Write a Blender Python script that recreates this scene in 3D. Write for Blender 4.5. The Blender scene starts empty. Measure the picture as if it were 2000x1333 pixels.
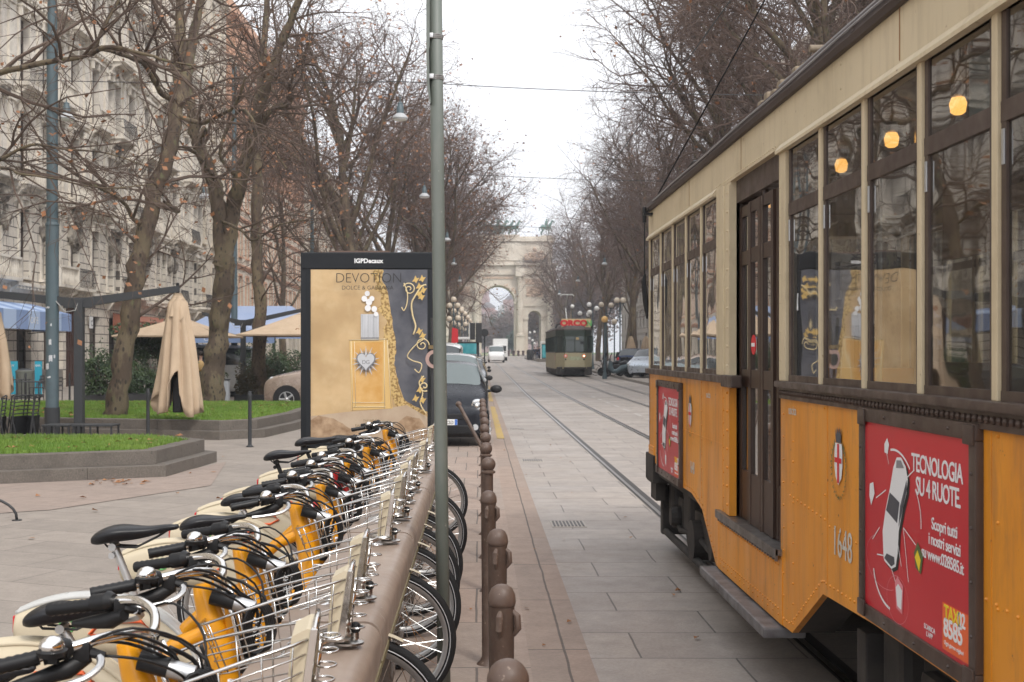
import bpy, bmesh, math, random
from mathutils import Vector, Matrix
R = math.radians
rnd = random.Random(7)
sc = bpy.context.scene
COL = sc.collection

# ---------------------------------------------------------------- camera
EYE = 1.7; F = 2400.0; VX = 935.0; VY = 688.0
cam_d = bpy.data.cameras.new('camera'); cam = bpy.data.objects.new('camera', cam_d); COL.objects.link(cam)
cam.location = (0, 0, EYE); cam.rotation_euler = (R(90), 0, 0)
cam_d.sensor_width = 36.0; cam_d.lens = 36.0 * F / 2000.0
cam_d.shift_x = (1000 - VX) / 2000.0; cam_d.shift_y = (VY - 666.5) / 2000.0
cam_d.clip_start = 0.05; cam_d.clip_end = 5000
cam_d.dof.use_dof = True; cam_d.dof.focus_distance = 6.5; cam_d.dof.aperture_fstop = 9.0
sc.camera = cam

# ---------------------------------------------------------------- sky and light
SUN_EL, SUN_AZ = 50, 150
w = bpy.data.worlds.new('World'); sc.world = w; w.use_nodes = True
nt = w.node_tree; nt.nodes.clear()
sky = nt.nodes.new('ShaderNodeTexSky'); sky.sky_type = 'NISHITA'; sky.sun_disc = False
sky.sun_elevation = R(SUN_EL); sky.sun_rotation = R(SUN_AZ); sky.dust_density = 4.0; sky.air_density = 1.0
hs = nt.nodes.new('ShaderNodeHueSaturation'); hs.inputs['Saturation'].default_value = 0.12
mx = nt.nodes.new('ShaderNodeMix'); mx.data_type = 'RGBA'; mx.inputs[0].default_value = 0.72
mx.inputs[7].default_value = (9.4, 9.5, 9.9, 1)      # the even cloud layer
bgn = nt.nodes.new('ShaderNodeBackground'); bgn.inputs[1].default_value = 0.14
won = nt.nodes.new('ShaderNodeOutputWorld')
nt.links.new(sky.outputs[0], hs.inputs['Color']); nt.links.new(hs.outputs[0], mx.inputs[6])
nt.links.new(mx.outputs[2], bgn.inputs[0]); nt.links.new(bgn.outputs[0], won.inputs[0])
sd = bpy.data.lights.new('sun', 'SUN'); sun = bpy.data.objects.new('sun', sd); COL.objects.link(sun)
sd.energy = 1.5; sd.angle = R(14); sd.color = (1.0, 0.95, 0.88)
sun.rotation_euler = (R(90 - SUN_EL), 0, R(30))
sun.location = (0, 0, 60)
sc.view_settings.view_transform = 'Standard'; sc.view_settings.look = 'None'
sc.view_settings.exposure = 0.36; sc.view_settings.gamma = 1.0
sc.cycles.max_bounces = 6; sc.cycles.transparent_max_bounces = 16
sc.cycles.use_denoising = True
sc.cycles.volume_bounces = 0

# ---------------------------------------------------------------- helpers
def gz(Y):
    "ground height: the avenue rises very gently towards the arch"
    return 0.0 if Y < 50 else 0.005 * (min(Y, 270) - 50)
def at(x, y, Y):
    s = F / Y
    return Vector(((x - VX) / s, Y, EYE - (y - VY) / s))

class MB:
    def __init__(s): s.v = []; s.f = []; s.m = []; s.mi = 0; s.M = None
    def add(s, vs, fs):
        n = len(s.v)
        if s.M is not None: vs = [tuple(s.M @ Vector(p)) for p in vs]
        s.v.extend([tuple(p) for p in vs]); s.f.extend([tuple(i + n for i in f) for f in fs])
        s.m.extend([s.mi] * len(fs)); return s
    def box(s, a, b):
        x0, y0, z0 = a; x1, y1, z1 = b
        return s.add([(x0,y0,z0),(x1,y0,z0),(x1,y1,z0),(x0,y1,z0),(x0,y0,z1),(x1,y0,z1),(x1,y1,z1),(x0,y1,z1)],
                     [(0,3,2,1),(4,5,6,7),(0,1,5,4),(1,2,6,5),(2,3,7,6),(3,0,4,7)])
    def cbox(s, a, b, c=0.01):
        "box with chamfered edges"
        x0,y0,z0 = a; x1,y1,z1 = b
        c = min(c, (x1-x0)*.45, (y1-y0)*.45, (z1-z0)*.45)
        bm = bmesh.new(); bmesh.ops.create_cube(bm, size=1)
        for v in bm.verts: v.co = Vector(((x0+x1)/2+v.co.x*(x1-x0), (y0+y1)/2+v.co.y*(y1-y0), (z0+z1)/2+v.co.z*(z1-z0)))
        bmesh.ops.bevel(bm, geom=bm.edges[:], offset=c, segments=2, affect='EDGES', profile=0.6)
        bm.verts.index_update()
        s.add([v.co[:] for v in bm.verts], [[v.index for v in f.verts] for f in bm.faces]); bm.free(); return s
    def tube(s, pts, r, n=8, cap=True, closed=False, sm=0):
        pts = [Vector(p) for p in pts]; m = len(pts)
        if sm:
            P = []; Q = []; rl = r if isinstance(r, (list, tuple)) else [r]*m
            for i in range(m-1):
                p0, p1, p2, p3 = pts[max(i-1,0)], pts[i], pts[i+1], pts[min(i+2,m-1)]
                for k in range(sm):
                    t = k/sm; P.append(.5*((2*p1)+(p2-p0)*t+(2*p0-5*p1+4*p2-p3)*t*t+(3*p1-p0-3*p2+p3)*t**3)); Q.append(rl[i]+(rl[i+1]-rl[i])*t)
            pts = P+[pts[-1]]; r = Q+[rl[-1]]; m = len(pts)
        rs = r if isinstance(r, (list, tuple)) else [r] * m
        vs = []; fs = []; up = None
        for i, p in enumerate(pts):
            if closed: t = pts[(i+1) % m] - pts[(i-1) % m]
            else: t = pts[min(i+1, m-1)] - pts[max(i-1, 0)]
            if t.length < 1e-9: t = Vector((0,0,1))
            t.normalize()
            if up is None:
                up = Vector((0,0,1)) if abs(t.z) < .9 else Vector((1,0,0))
            a = up - t * up.dot(t)
            if a.length < 1e-6: a = t.orthogonal()
            a.normalize(); up = a; b = t.cross(a)
            for k in range(n):
                th = 2*math.pi*k/n; q = p + (a*math.cos(th) + b*math.sin(th)) * rs[i]
                vs.append((q.x, q.y, q.z))
        for i in range(m if closed else m-1):
            i2 = (i+1) % m
            for k in range(n):
                k2 = (k+1) % n
                fs.append((i*n+k, i*n+k2, i2*n+k2, i2*n+k))
        if cap and not closed:
            fs.append(tuple(reversed(range(n)))); fs.append(tuple((m-1)*n + k for k in range(n)))
        return s.add(vs, fs)
    def cyl(s, a, b, r, r2=None, n=16, cap=True):
        return s.tube([a, b], [r, r if r2 is None else r2], n, cap)
    def lathe(s, prof, o=(0,0,0), n=20, axis='z'):
        "prof: list of (r, h) from bottom to top"
        vs = []; fs = []
        for r, h in prof:
            for k in range(n):
                th = 2*math.pi*k/n; a, b = r*math.cos(th), r*math.sin(th)
                p = (a, b, h) if axis == 'z' else ((a, h, -b) if axis == 'y' else (h, a, b))
                vs.append((p[0]+o[0], p[1]+o[1], p[2]+o[2]))
        m = len(prof)
        for i in range(m-1):
            for k in range(n):
                k2 = (k+1) % n; fs.append((i*n+k, i*n+k2, (i+1)*n+k2, (i+1)*n+k))
        fs.append(tuple(reversed(range(n)))); fs.append(tuple((m-1)*n+k for k in range(n)))
        return s.add(vs, fs)
    def sphere(s, c, r, n=14, m=9, sx=1, sy=1, sz=1):
        vs = [(c[0], c[1], c[2]-r*sz)]; fs = []
        for i in range(1, m):
            ph = -math.pi/2 + math.pi*i/m
            for k in range(n):
                th = 2*math.pi*k/n
                vs.append((c[0]+r*sx*math.cos(ph)*math.cos(th), c[1]+r*sy*math.cos(ph)*math.sin(th), c[2]+r*sz*math.sin(ph)))
        vs.append((c[0], c[1], c[2]+r*sz)); L = len(vs)-1
        for k in range(n): fs.append((0, 1+(k+1)%n, 1+k))
        for i in range(m-2):
            for k in range(n):
                k2 = (k+1)%n; fs.append((1+i*n+k, 1+i*n+k2, 1+(i+1)*n+k2, 1+(i+1)*n+k))
        for k in range(n): fs.append((L, 1+(m-2)*n+k, 1+(m-2)*n+(k+1)%n))
        return s.add(vs, fs)
    def prism(s, poly, d, h0, h1):
        "2-D polygon extruded. d='x': poly=(y,z), 'y': poly=(x,z), 'z': poly=(x,y)"
        def P(p, h): return {'x': (h, p[0], p[1]), 'y': (p[0], h, p[1]), 'z': (p[0], p[1], h)}[d]
        n = len(poly)
        vs = [P(p, h0) for p in poly] + [P(p, h1) for p in poly]
        fs = [tuple(range(n)), tuple(n + i for i in reversed(range(n)))]
        for i in range(n):
            j = (i+1) % n; fs.append((i, i+n, j+n, j))
        return s.add(vs, fs)
    def build(s, name, mat, parent=None, smooth=False, fix=True):
        if parent is not None:
            o_ = Vector((0,0,0)); p = parent
            while p is not None: o_ += p.location; p = p.parent
            vs = [(a[0]-o_.x, a[1]-o_.y, a[2]-o_.z) for a in s.v] if o_.length > 0 else s.v
        else: vs = s.v
        me = bpy.data.meshes.new(name); me.from_pydata(vs, [], s.f)
        mats = mat if isinstance(mat, (list, tuple)) else [mat]
        for m in mats: me.materials.append(m)
        if len(mats) > 1: me.polygons.foreach_set('material_index', s.m)
        if fix and len(s.f) < 30000:
            bm = bmesh.new(); bm.from_mesh(me); bmesh.ops.recalc_face_normals(bm, faces=bm.faces[:]); bm.to_mesh(me); bm.free()
        if smooth:
            me.polygons.foreach_set('use_smooth', [True]*len(me.polygons))
            if smooth != 'all': me.set_sharp_from_angle(angle=R(38))
        me.update()
        o = bpy.data.objects.new(name, me); COL.objects.link(o)
        if parent is not None: o.parent = parent
        return o

def tag(o, label=None, cat=None, group=None, kind=None):
    if label: o['label'] = label
    if cat: o['category'] = cat
    if group: o['group'] = group
    if kind: o['kind'] = kind
    return o
def empty(name, loc, label, cat, group=None, rz=0):
    o = bpy.data.objects.new(name, None); COL.objects.link(o); o.location = loc
    o.rotation_euler = (0, 0, rz); o.empty_display_size = .2
    return tag(o, label, cat, group)
def kids(o): return [c for c in bpy.data.objects if c.parent is o]
_kidmap = {}
def copy_tree(o, parent=None):
    key = o.name
    if key not in _kidmap: _kidmap[key] = kids(o)
    c = o.copy(); COL.objects.link(c); c.parent = parent
    for ch in _kidmap[key]: copy_tree(ch, c)
    return c
def struct(o): o['kind'] = 'structure'; return o

# ---------------------------------------------------------------- materials
def newmat(name):
    m = bpy.data.materials.new(name); m.use_nodes = True
    t = m.node_tree; b = t.nodes['Principled BSDF']; return m, t, b
def N(t, typ, **kw):
    n = t.nodes.new(typ)
    for k, v in kw.items():
        if k in n.inputs: n.inputs[k].default_value = v
        else: setattr(n, k, v)
    return n
def coords(t, mode='obj', scale=(1,1,1), rot=(0,0,0)):
    if mode == 'world': src = N(t, 'ShaderNodeNewGeometry').outputs['Position']
    else: src = N(t, 'ShaderNodeTexCoord').outputs['Object']
    mp = N(t, 'ShaderNodeMapping'); mp.inputs['Scale'].default_value = scale; mp.inputs['Rotation'].default_value = rot
    t.links.new(src, mp.inputs[0]); return mp.outputs[0]
def c4(c): return (c[0], c[1], c[2], 1)
def mixc(t, fac, a, b, blend='MIX'):
    m = N(t, 'ShaderNodeMix', data_type='RGBA', blend_type=blend)
    for sock, v in ((0, fac), (6, a), (7, b)):
        if hasattr(v, 'is_linked'): t.links.new(v, m.inputs[sock])
        else: m.inputs[sock].default_value = v if sock == 0 else c4(v)
    return m.outputs[2]
def noise(t, vec, scale, detail=4, rough=.55):
    n = N(t, 'ShaderNodeTexNoise'); n.inputs['Scale'].default_value = scale
    n.inputs['Detail'].default_value = detail; n.inputs['Roughness'].default_value = rough
    t.links.new(vec, n.inputs['Vector']); return n.outputs['Fac']
def ramp(t, fac, a, b):
    r = N(t, 'ShaderNodeMapRange'); r.inputs[1].default_value = a; r.inputs[2].default_value = b
    t.links.new(fac, r.inputs[0]); return r.outputs[0]
def bump(t, b, h, strength=.3, dist=.01):
    n = N(t, 'ShaderNodeBump'); n.inputs['Strength'].default_value = strength; n.inputs['Distance'].default_value = dist
    t.links.new(h, n.inputs['Height']); t.links.new(n.outputs[0], b.inputs['Normal'])
def M(name, col, rough=.6, metal=0, col2=None, nscale=6, lo=.4, hi=.7, bmp=0, bscale=40, rvar=0, mode='obj', spec=None, coat=0, sc3=(1,1,1), dirt=None, dscale=2.2, damt=.5):
    m, t, b = newmat(name)
    b.inputs['Base Color'].default_value = c4(col); b.inputs['Roughness'].default_value = rough
    b.inputs['Metallic'].default_value = metal
    if spec is not None: b.inputs['Specular IOR Level'].default_value = spec
    if coat: b.inputs['Coat Weight'].default_value = coat; b.inputs['Coat Roughness'].default_value = .08
    vec = coords(t, mode, sc3) if (col2 or bmp or rvar or dirt) else None
    out = None
    if col2:
        out = mixc(t, ramp(t, noise(t, vec, nscale), lo, hi), col, col2)
    if dirt:
        d = ramp(t, noise(t, vec, dscale, 8, .7), .52, .72)
        mm = N(t, 'ShaderNodeMath', operation='MULTIPLY'); t.links.new(d, mm.inputs[0]); mm.inputs[1].default_value = damt
        out = mixc(t, mm.outputs[0], out if out else col, dirt)
    if out: t.links.new(out, b.inputs['Base Color'])
    if bmp: bump(t, b, noise(t, vec, bscale, 6), bmp, .004)
    if rvar:
        rr = N(t, 'ShaderNodeMapRange'); rr.inputs[1].default_value = .3; rr.inputs[2].default_value = .7
        rr.inputs[3].default_value = max(0, rough - rvar); rr.inputs[4].default_value = min(1, rough + rvar)
        t.links.new(noise(t, vec, nscale*1.7), rr.inputs[0]); t.links.new(rr.outputs[0], b.inputs['Roughness'])
    return m
def glass(name, tint=(.85,.88,.86), rough=.02, ior=1.5, dirt=.06, back=None):
    "thin pane: see-through plus mirror by angle, a little dust"
    m = bpy.data.materials.new(name); m.use_nodes = True; t = m.node_tree; t.nodes.clear()
    o = N(t, 'ShaderNodeOutputMaterial'); tr = N(t, 'ShaderNodeBsdfTransparent'); tr.inputs[0].default_value = c4(tint)
    g = N(t, 'ShaderNodeBsdfGlossy'); g.inputs['Roughness'].default_value = rough; g.inputs[0].default_value = (1,1,1,1)
    fr = N(t, 'ShaderNodeFresnel'); ge = N(t, 'ShaderNodeNewGeometry'); mr = N(t, 'ShaderNodeMapRange'); mr.inputs[3].default_value = ior; mr.inputs[4].default_value = 1/ior
    t.links.new(ge.outputs['Backfacing'], mr.inputs[0]); t.links.new(mr.outputs[0], fr.inputs[0])
    vec = coords(t, 'obj')
    bn = N(t, 'ShaderNodeBump'); bn.inputs['Strength'].default_value = .14; bn.inputs['Distance'].default_value = .02
    t.links.new(noise(t, vec, 2.2, 1), bn.inputs['Height']); t.links.new(bn.outputs[0], g.inputs['Normal'])
    mm = N(t, 'ShaderNodeMath', operation='MULTIPLY'); mm.inputs[1].default_value = 2.0; mm.use_clamp = True
    t.links.new(fr.outputs[0], mm.inputs[0])
    mix = N(t, 'ShaderNodeMixShader'); t.links.new(mm.outputs[0], mix.inputs[0]); t.links.new(tr.outputs[0], mix.inputs[1]); t.links.new(g.outputs[0], mix.inputs[2])
    d = N(t, 'ShaderNodeBsdfDiffuse'); d.inputs[0].default_value = (.32,.3,.27,1)
    m2 = N(t, 'ShaderNodeMixShader'); dd = N(t, 'ShaderNodeMath', operation='MULTIPLY'); dd.inputs[1].default_value = dirt*2
    t.links.new(noise(t, vec, 3, 6), dd.inputs[0]); t.links.new(dd.outputs[0], m2.inputs[0])
    t.links.new(mix.outputs[0], m2.inputs[1]); t.links.new(d.outputs[0], m2.inputs[2]); t.links.new(m2.outputs[0], o.inputs[0])
    return m
def emit(name, col, strength):
    m, t, b = newmat(name); b.inputs['Base Color'].default_value = c4(col)
    b.inputs['Emission Color'].default_value = c4(col); b.inputs['Emission Strength'].default_value = strength; return m
def paving(name, c1, c2, cm, bw, rh, mortar=.008, offs=.5, rot=0, col3=None, rough=.75, mode='world', plane='xy', nvar=(.85,1.1), streak=False, gloss=0):
    m, t, b = newmat(name)
    pos = N(t, 'ShaderNodeNewGeometry').outputs['Position'] if mode == 'world' else N(t, 'ShaderNodeTexCoord').outputs['Object']
    if plane != 'xy':
        sx = N(t, 'ShaderNodeSeparateXYZ'); cx = N(t, 'ShaderNodeCombineXYZ'); t.links.new(pos, sx.inputs[0])
        t.links.new(sx.outputs['XYZ'.index(plane[0].upper())], cx.inputs[0]); t.links.new(sx.outputs['XYZ'.index(plane[1].upper())], cx.inputs[1]); base = cx.outputs[0]
    else: base = pos
    mp = N(t, 'ShaderNodeMapping'); mp.inputs['Rotation'].default_value = (0,0,rot); t.links.new(base, mp.inputs[0]); vec = mp.outputs[0]
    # slight warp so joints are not perfectly ruled
    br = N(t, 'ShaderNodeTexBrick'); br.offset = offs; br.squash = 1
    br.inputs['Scale'].default_value = 1; br.inputs['Brick Width'].default_value = bw; br.inputs['Row Height'].default_value = rh
    br.inputs['Mortar Size'].default_value = mortar; br.inputs['Mortar Smooth'].default_value = .3; br.inputs['Bias'].default_value = 0
    br.inputs['Color1'].default_value = c4(c1); br.inputs['Color2'].default_value = c4(c2); br.inputs['Mortar'].default_value = c4(cm)
    nz = N(t, 'ShaderNodeTexNoise'); nz.inputs['Scale'].default_value = 1.3; t.links.new(vec, nz.inputs['Vector'])
    vm = N(t, 'ShaderNodeVectorMath', operation='MULTIPLY_ADD'); t.links.new(nz.outputs['Color'], vm.inputs[0]); vm.inputs[1].default_value = (.03,.03,0); t.links.new(vec, vm.inputs[2])
    t.links.new(vm.outputs[0], br.inputs['Vector'])
    col = br.outputs['Color']
    n1 = noise(t, vec, .8, 6, .6); n2 = noise(t, vec, 45, 3, .6); n4 = noise(t, vec, 4.5, 5, .65)
    if col3: col = mixc(t, ramp(t, n1, .48, .62), col, col3)
    k = N(t, 'ShaderNodeMapRange'); k.inputs[1].default_value = .3; k.inputs[2].default_value = .7; k.inputs[3].default_value = nvar[0]; k.inputs[4].default_value = nvar[1]
    t.links.new(n4, k.inputs[0])
    k2 = N(t, 'ShaderNodeMapRange'); k2.inputs[1].default_value = .3; k2.inputs[2].default_value = .7; k2.inputs[3].default_value = .9; k2.inputs[4].default_value = 1.08
    t.links.new(n2, k2.inputs[0])
    mu = N(t, 'ShaderNodeMath', operation='MULTIPLY'); t.links.new(k.outputs[0], mu.inputs[0]); t.links.new(k2.outputs[0], mu.inputs[1])
    vs_ = N(t, 'ShaderNodeVectorMath', operation='SCALE'); t.links.new(col, vs_.inputs[0]); t.links.new(mu.outputs[0], vs_.inputs['Scale'])
    out = vs_.outputs[0]
    if streak:   # rain stains running down
        sv = N(t, 'ShaderNodeMapping'); sv.inputs['Scale'].default_value = (1.6,.12,1); t.links.new(vec, sv.inputs[0])
        out = mixc(t, ramp(t, noise(t, sv.outputs[0], 2.2, 6, .65), .56, .86), out, (.20,.18,.16))
    t.links.new(out, b.inputs['Base Color'])
    b.inputs['Roughness'].default_value = rough
    if gloss:
        rr = N(t, 'ShaderNodeMapRange'); rr.inputs[1].default_value = .35; rr.inputs[2].default_value = .65; rr.inputs[3].default_value = rough-gloss; rr.inputs[4].default_value = rough+.1
        t.links.new(n1, rr.inputs[0]); t.links.new(rr.outputs[0], b.inputs['Roughness'])
    ad = N(t, 'ShaderNodeMath', operation='MULTIPLY_ADD'); t.links.new(br.outputs['Fac'], ad.inputs[0]); ad.inputs[1].default_value = -1.0; t.links.new(n2, ad.inputs[2])
    bump(t, b, ad.outputs[0], .5, .006)
    return m

MT = dict(
 ground = paving('paving_grey', (.31,.268,.232), (.265,.23,.20), (.165,.142,.125), 1.1, .55, .006, .37, R(22), nvar=(.86,1.1)),
 pink = paving('paving_pink', (.325,.255,.215), (.295,.235,.20), (.18,.15,.13), .9, .6, .006, .5, R(22)),
 strip = paving('paving_strip', (.36,.27,.22), (.32,.26,.22), (.15,.125,.11), .34, 1.1, .008, .5, 0),
 kerbflat = paving('kerb_granite', (.335,.25,.20), (.30,.235,.195), (.13,.105,.09), .5, 1.4, .008, 0, 0),
 road = paving('road_slabs', (.365,.318,.28), (.31,.27,.24), (.15,.132,.12), .92, .62, .007, .43, 0, rough=.62, nvar=(.84,1.12), gloss=.2),
 roadfar = paving('road_far', (.31,.285,.265), (.275,.255,.235), (.20,.18,.165), 1.2, .7, .008, .43, 0, rough=.7),
 kerb = M('kerb_stone', (.30,.27,.24), .8, col2=(.22,.20,.18), mode='world', bmp=.3),
 granite = M('brown_granite', (.115,.098,.083), .75, col2=(.165,.142,.12), nscale=60, lo=.4, hi=.65, mode='world', bmp=.3, bscale=120, dirt=(.06,.052,.045), dscale=1.4, damt=.6),
 soil = M('soil', (.05,.04,.03), .95, mode='world'),
 turf = M('turf', (.075,.16,.02), .9, col2=(.12,.20,.03), nscale=5, mode='world', bmp=.6, bscale=90),
 grass = M('grass_blade', (.13,.24,.028), .6, col2=(.21,.30,.05), nscale=1.6, mode='world', dirt=(.12,.13,.04), dscale=1.1, damt=.8),
 iron = M('rail_iron', (.06,.052,.048), .45, .6, mode='world'),
 steel = M('bright_steel', (.55,.53,.5), .3, 1),
 chrome = M('chrome', (.80,.79,.77), .13, 1, rvar=.06, nscale=30),
 wire = M('chrome_wire', (.60,.59,.57), .22, 1.0),
 alu = M('aluminium', (.62,.62,.62), .38, .9),
 black = M('black_plastic', (.012,.012,.013), .48, rvar=.1, spec=.35),
 rubber = M('tyre_rubber', (.015,.015,.016), .75, spec=.3, bmp=.5, bscale=90),
 saddle = M('saddle_vinyl', (.010,.010,.012), .38, spec=.4, bmp=.15, bscale=160),
 yellow = M('bike_yellow', (.86,.36,.008), .3, coat=.4, dirt=(.5,.2,.02), dscale=8, damt=.25),
 redp = M('bike_red', (.62,.02,.02), .3, coat=.4),
 cream = M('cream_plastic', (.58,.50,.36), .5, dirt=(.5,.43,.3), dscale=5, damt=.35),
 clear = M('grey_fender', (.52,.52,.50), .35, rvar=.1),
 dock = M('dock_brown', (.29,.22,.175), .45, col2=(.33,.255,.205), nscale=4, bmp=.08, bscale=200, rvar=.12, dirt=(.22,.18,.15), dscale=3, damt=.45, mode='world'),
 dockdark = M('dock_dark', (.09,.068,.055), .6, mode='world', col2=(.07,.053,.043)),
 bollard = M('bollard_paint', (.105,.068,.052), .5, col2=(.145,.10,.078), nscale=10, bmp=.3, bscale=45, dirt=(.22,.175,.14), dscale=7, damt=.7),
 polegreen = M('pole_paint', (.135,.155,.135), .5, col2=(.17,.185,.165), nscale=5, bmp=.1, sc3=(1,1,.3), dirt=(.22,.22,.2), dscale=10, damt=.35),
 postblue = M('lamp_post_paint', (.075,.11,.125), .5, col2=(.095,.13,.145), nscale=3, bmp=.15, dirt=(.05,.06,.065), dscale=6, damt=.5),
 white = M('white_paint', (.78,.78,.77), .5),
 sticker = M('sticker_paper', (.6,.6,.6), .7, col2=(.4,.42,.45), nscale=20),
 dark = M('dark_metal', (.03,.03,.032), .5, rvar=.1),
 charcoal = M('charcoal_metal', (.035,.037,.04), .55),
 bboard = M('billboard_case', (.014,.016,.019), .5, rvar=.08, spec=.25),
 stone = paving('facade_stone', (.74,.68,.60), (.70,.64,.56), (.62,.565,.49), 1.3, .46, .010, .5, 0, plane='yz', rough=.85, streak=True),
 rustic = paving('facade_rustic', (.70,.64,.555), (.64,.58,.50), (.13,.11,.095), 1.15, .44, .028, .5, 0, plane='yz', rough=.85, streak=True),
 ornament = M('facade_ornament', (.70,.645,.56), .85, col2=(.42,.375,.32), nscale=1.6, lo=.48, hi=.7, mode='world', bmp=.8, bscale=9),
 brick = M('orange_render', (.60,.35,.235), .85, col2=(.55,.32,.21), nscale=.7, mode='world'),
 brickstone = M('pale_render', (.68,.61,.51), .85, col2=(.62,.55,.45), nscale=.5, mode='world', dirt=(.25,.21,.17), dscale=.6, damt=.4),
 plaster = M('grey_plaster', (.42,.38,.33), .85, col2=(.36,.33,.29), nscale=.4, mode='world', dirt=(.2,.18,.16), dscale=.5, damt=.4),
 pane = M('window_dark', (.012,.013,.014), .15, spec=.35),
 shutter = M('wood_dark', (.07,.05,.04), .6),
 frame_w = M('window_frame', (.42,.38,.32), .6),
 railing = M('wrought_iron', (.035,.033,.033), .5),
 marble = M('arch_marble', (.63,.57,.48), .7, col2=(.50,.43,.35), nscale=.35, mode='world', dirt=(.36,.29,.22), dscale=.5, damt=.6, bmp=.5, bscale=3),
 marbled = M('arch_relief', (.57,.42,.31), .8, col2=(.40,.31,.25), nscale=1.4, mode='world', bmp=1, bscale=2.5),
 marbleg = M('arch_weathered', (.20,.18,.16), .8, col2=(.42,.38,.33), nscale=1.0, mode='world'),
 bronze = M('verdigris_bronze', (.15,.27,.235), .7, col2=(.08,.15,.135), nscale=1.5, mode='world'),
 castle = M('castle_brick', (.34,.16,.13), .9, mode='world'),
 roofdark = M('castle_roof', (.11,.085,.08), .9, mode='world'),
 bark = None, twignear = M('twig_near', (.085,.058,.044), .9, col2=(.125,.088,.068), nscale=.8, mode='world'), twig = M('twig', (.125,.085,.068), .9, col2=(.18,.125,.10), nscale=.8, mode='world'),
 leafb = M('dead_leaf', (.30,.135,.06), .75, col2=(.19,.09,.045), nscale=3, mode='world'),
 canvas = M('beige_canvas', (.52,.395,.275), .9, col2=(.47,.35,.24), nscale=3, bmp=.3, bscale=20),
 blue = M('blue_canvas', (.24,.33,.54), .8, mode='world', col2=(.20,.29,.49), nscale=1),
 blue2 = M('light_blue_canvas', (.42,.53,.72), .8),
 palebl = M('pale_blue_canvas', (.35,.42,.58), .8, mode='world', col2=(.28,.36,.55), nscale=.5),
 teal = M('teal_board', (.03,.34,.48), .5),
 redbr = M('rust_canvas', (.27,.10,.06), .85, mode='world'),
 hedge = M('hedge_leaf', (.030,.055,.022), .55, col2=(.06,.095,.03), nscale=2, mode='world'),
)
def bark_mat():
    m, t, b = newmat('plane_bark')
    vec = coords(t, 'obj', (1,1,.45))
    c = mixc(t, ramp(t, noise(t, vec, 3.2, 5, .6), .46, .56), (.085,.060,.042), (.145,.112,.07))
    v = N(t, 'ShaderNodeTexVoronoi'); v.inputs['Scale'].default_value = 11; t.links.new(vec, v.inputs['Vector'])
    c = mixc(t, ramp(t, v.outputs['Distance'], .32, .2), c, (.04,.031,.025))
    c = mixc(t, ramp(t, noise(t, vec, 7, 4), .6, .72), c, (.12,.118,.058))
    t.links.new(c, b.inputs['Base Color']); b.inputs['Roughness'].default_value = .9
    bump(t, b, noise(t, vec, 14, 6), .8, .02); return m
MT['bark'] = bark_mat()
MT['barkdark'] = M('dark_bark', (.085,.066,.055), .9, col2=(.13,.11,.08), nscale=3, bmp=.8, bscale=12, sc3=(1,1,.4))
T_ = {
 'orange': M('tram_orange', (.79,.315,.024), .45, col2=(.71,.265,.02), nscale=1.6, lo=.38, hi=.62, dirt=(.30,.135,.05), dscale=3.0, damt=.75, bmp=.35, bscale=3.5, sc3=(1,1.6,.35), rvar=.14, coat=.1),
 'cream': M('tram_cream', (.66,.55,.37), .5, col2=(.60,.50,.33), nscale=1.5, dirt=(.36,.27,.16), dscale=2.4, damt=.4, rvar=.1, bmp=.06, bscale=4),
 'brown': M('tram_brown', (.062,.040,.031), .45, col2=(.085,.058,.046), nscale=6, rvar=.15),
 'wood': M('tram_varnished_wood', (.050,.026,.017), .4, col2=(.034,.019,.013), nscale=14, sc3=(3,3,.3)),
 'roof': M('tram_roof', (.075,.058,.053), .7, col2=(.10,.08,.073), nscale=3, bmp=.4, bscale=8),
 'under': M('tram_undergear', (.022,.019,.017), .75, col2=(.05,.042,.036), nscale=5, bmp=.3),
 'seatw': M('tram_bench_wood', (.20,.11,.05), .5),
 'glass': glass('tram_glass', (.46,.46,.43), dirt=.035),
 'lamp': emit('tram_lamp_lit', (1.0,.50,.12), 3.0),
 'adred': M('ad_red', (.58,.030,.040), .35, col2=(.50,.022,.034), nscale=1.2),
 'green': M('tram_green', (.022,.036,.027), .5, col2=(.03,.048,.034)),
 'lcream': M('tram_pale', (.40,.355,.225), .55, dirt=(.25,.2,.13), dscale=1.5),
}
def weather(m, streak, chip, amt=.5, sc=(1,7,.7), chs=26, lo=.64):
    "rain streaks running down and small chips in the paint"
    t = m.node_tree; b = t.nodes['Principled BSDF']; src = b.inputs['Base Color'].links[0].from_socket if b.inputs['Base Color'].links else tuple(b.inputs['Base Color'].default_value)[:3]
    v = coords(t, 'obj', sc); f = ramp(t, noise(t, v, 2.0, 6, .7), .50, .80)
    mm = N(t, 'ShaderNodeMath', operation='MULTIPLY'); t.links.new(f, mm.inputs[0]); mm.inputs[1].default_value = amt
    c = mixc(t, mm.outputs[0], src, streak)
    c = mixc(t, ramp(t, noise(t, coords(t, 'obj'), chs, 3, .6), lo, lo+.03), c, chip)
    t.links.new(c, b.inputs['Base Color'])
weather(T_['orange'], (.30,.125,.04), (.24,.11,.045), .5, lo=.70)
weather(T_['cream'], (.33,.24,.14), (.28,.17,.09), .45, lo=.70)
weather(MT['dock'], (.19,.145,.12), (.38,.33,.28), .4, (2,2,2), 30, .68)
weather(MT['granite'], (.07,.06,.05), (.05,.045,.04), .5, (1,1,1), 18, .68)
weather(MT['bollard'], (.07,.045,.035), (.24,.18,.14), .5, (6,6,1.5), 40, .67)
weather(MT['polegreen'], (.09,.10,.09), (.30,.29,.26), .4, (8,8,.6), 30, .69)
weather(MT['canvas'], (.36,.26,.17), (.36,.26,.17), .45, (2,2,.6), 12, .80)
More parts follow.
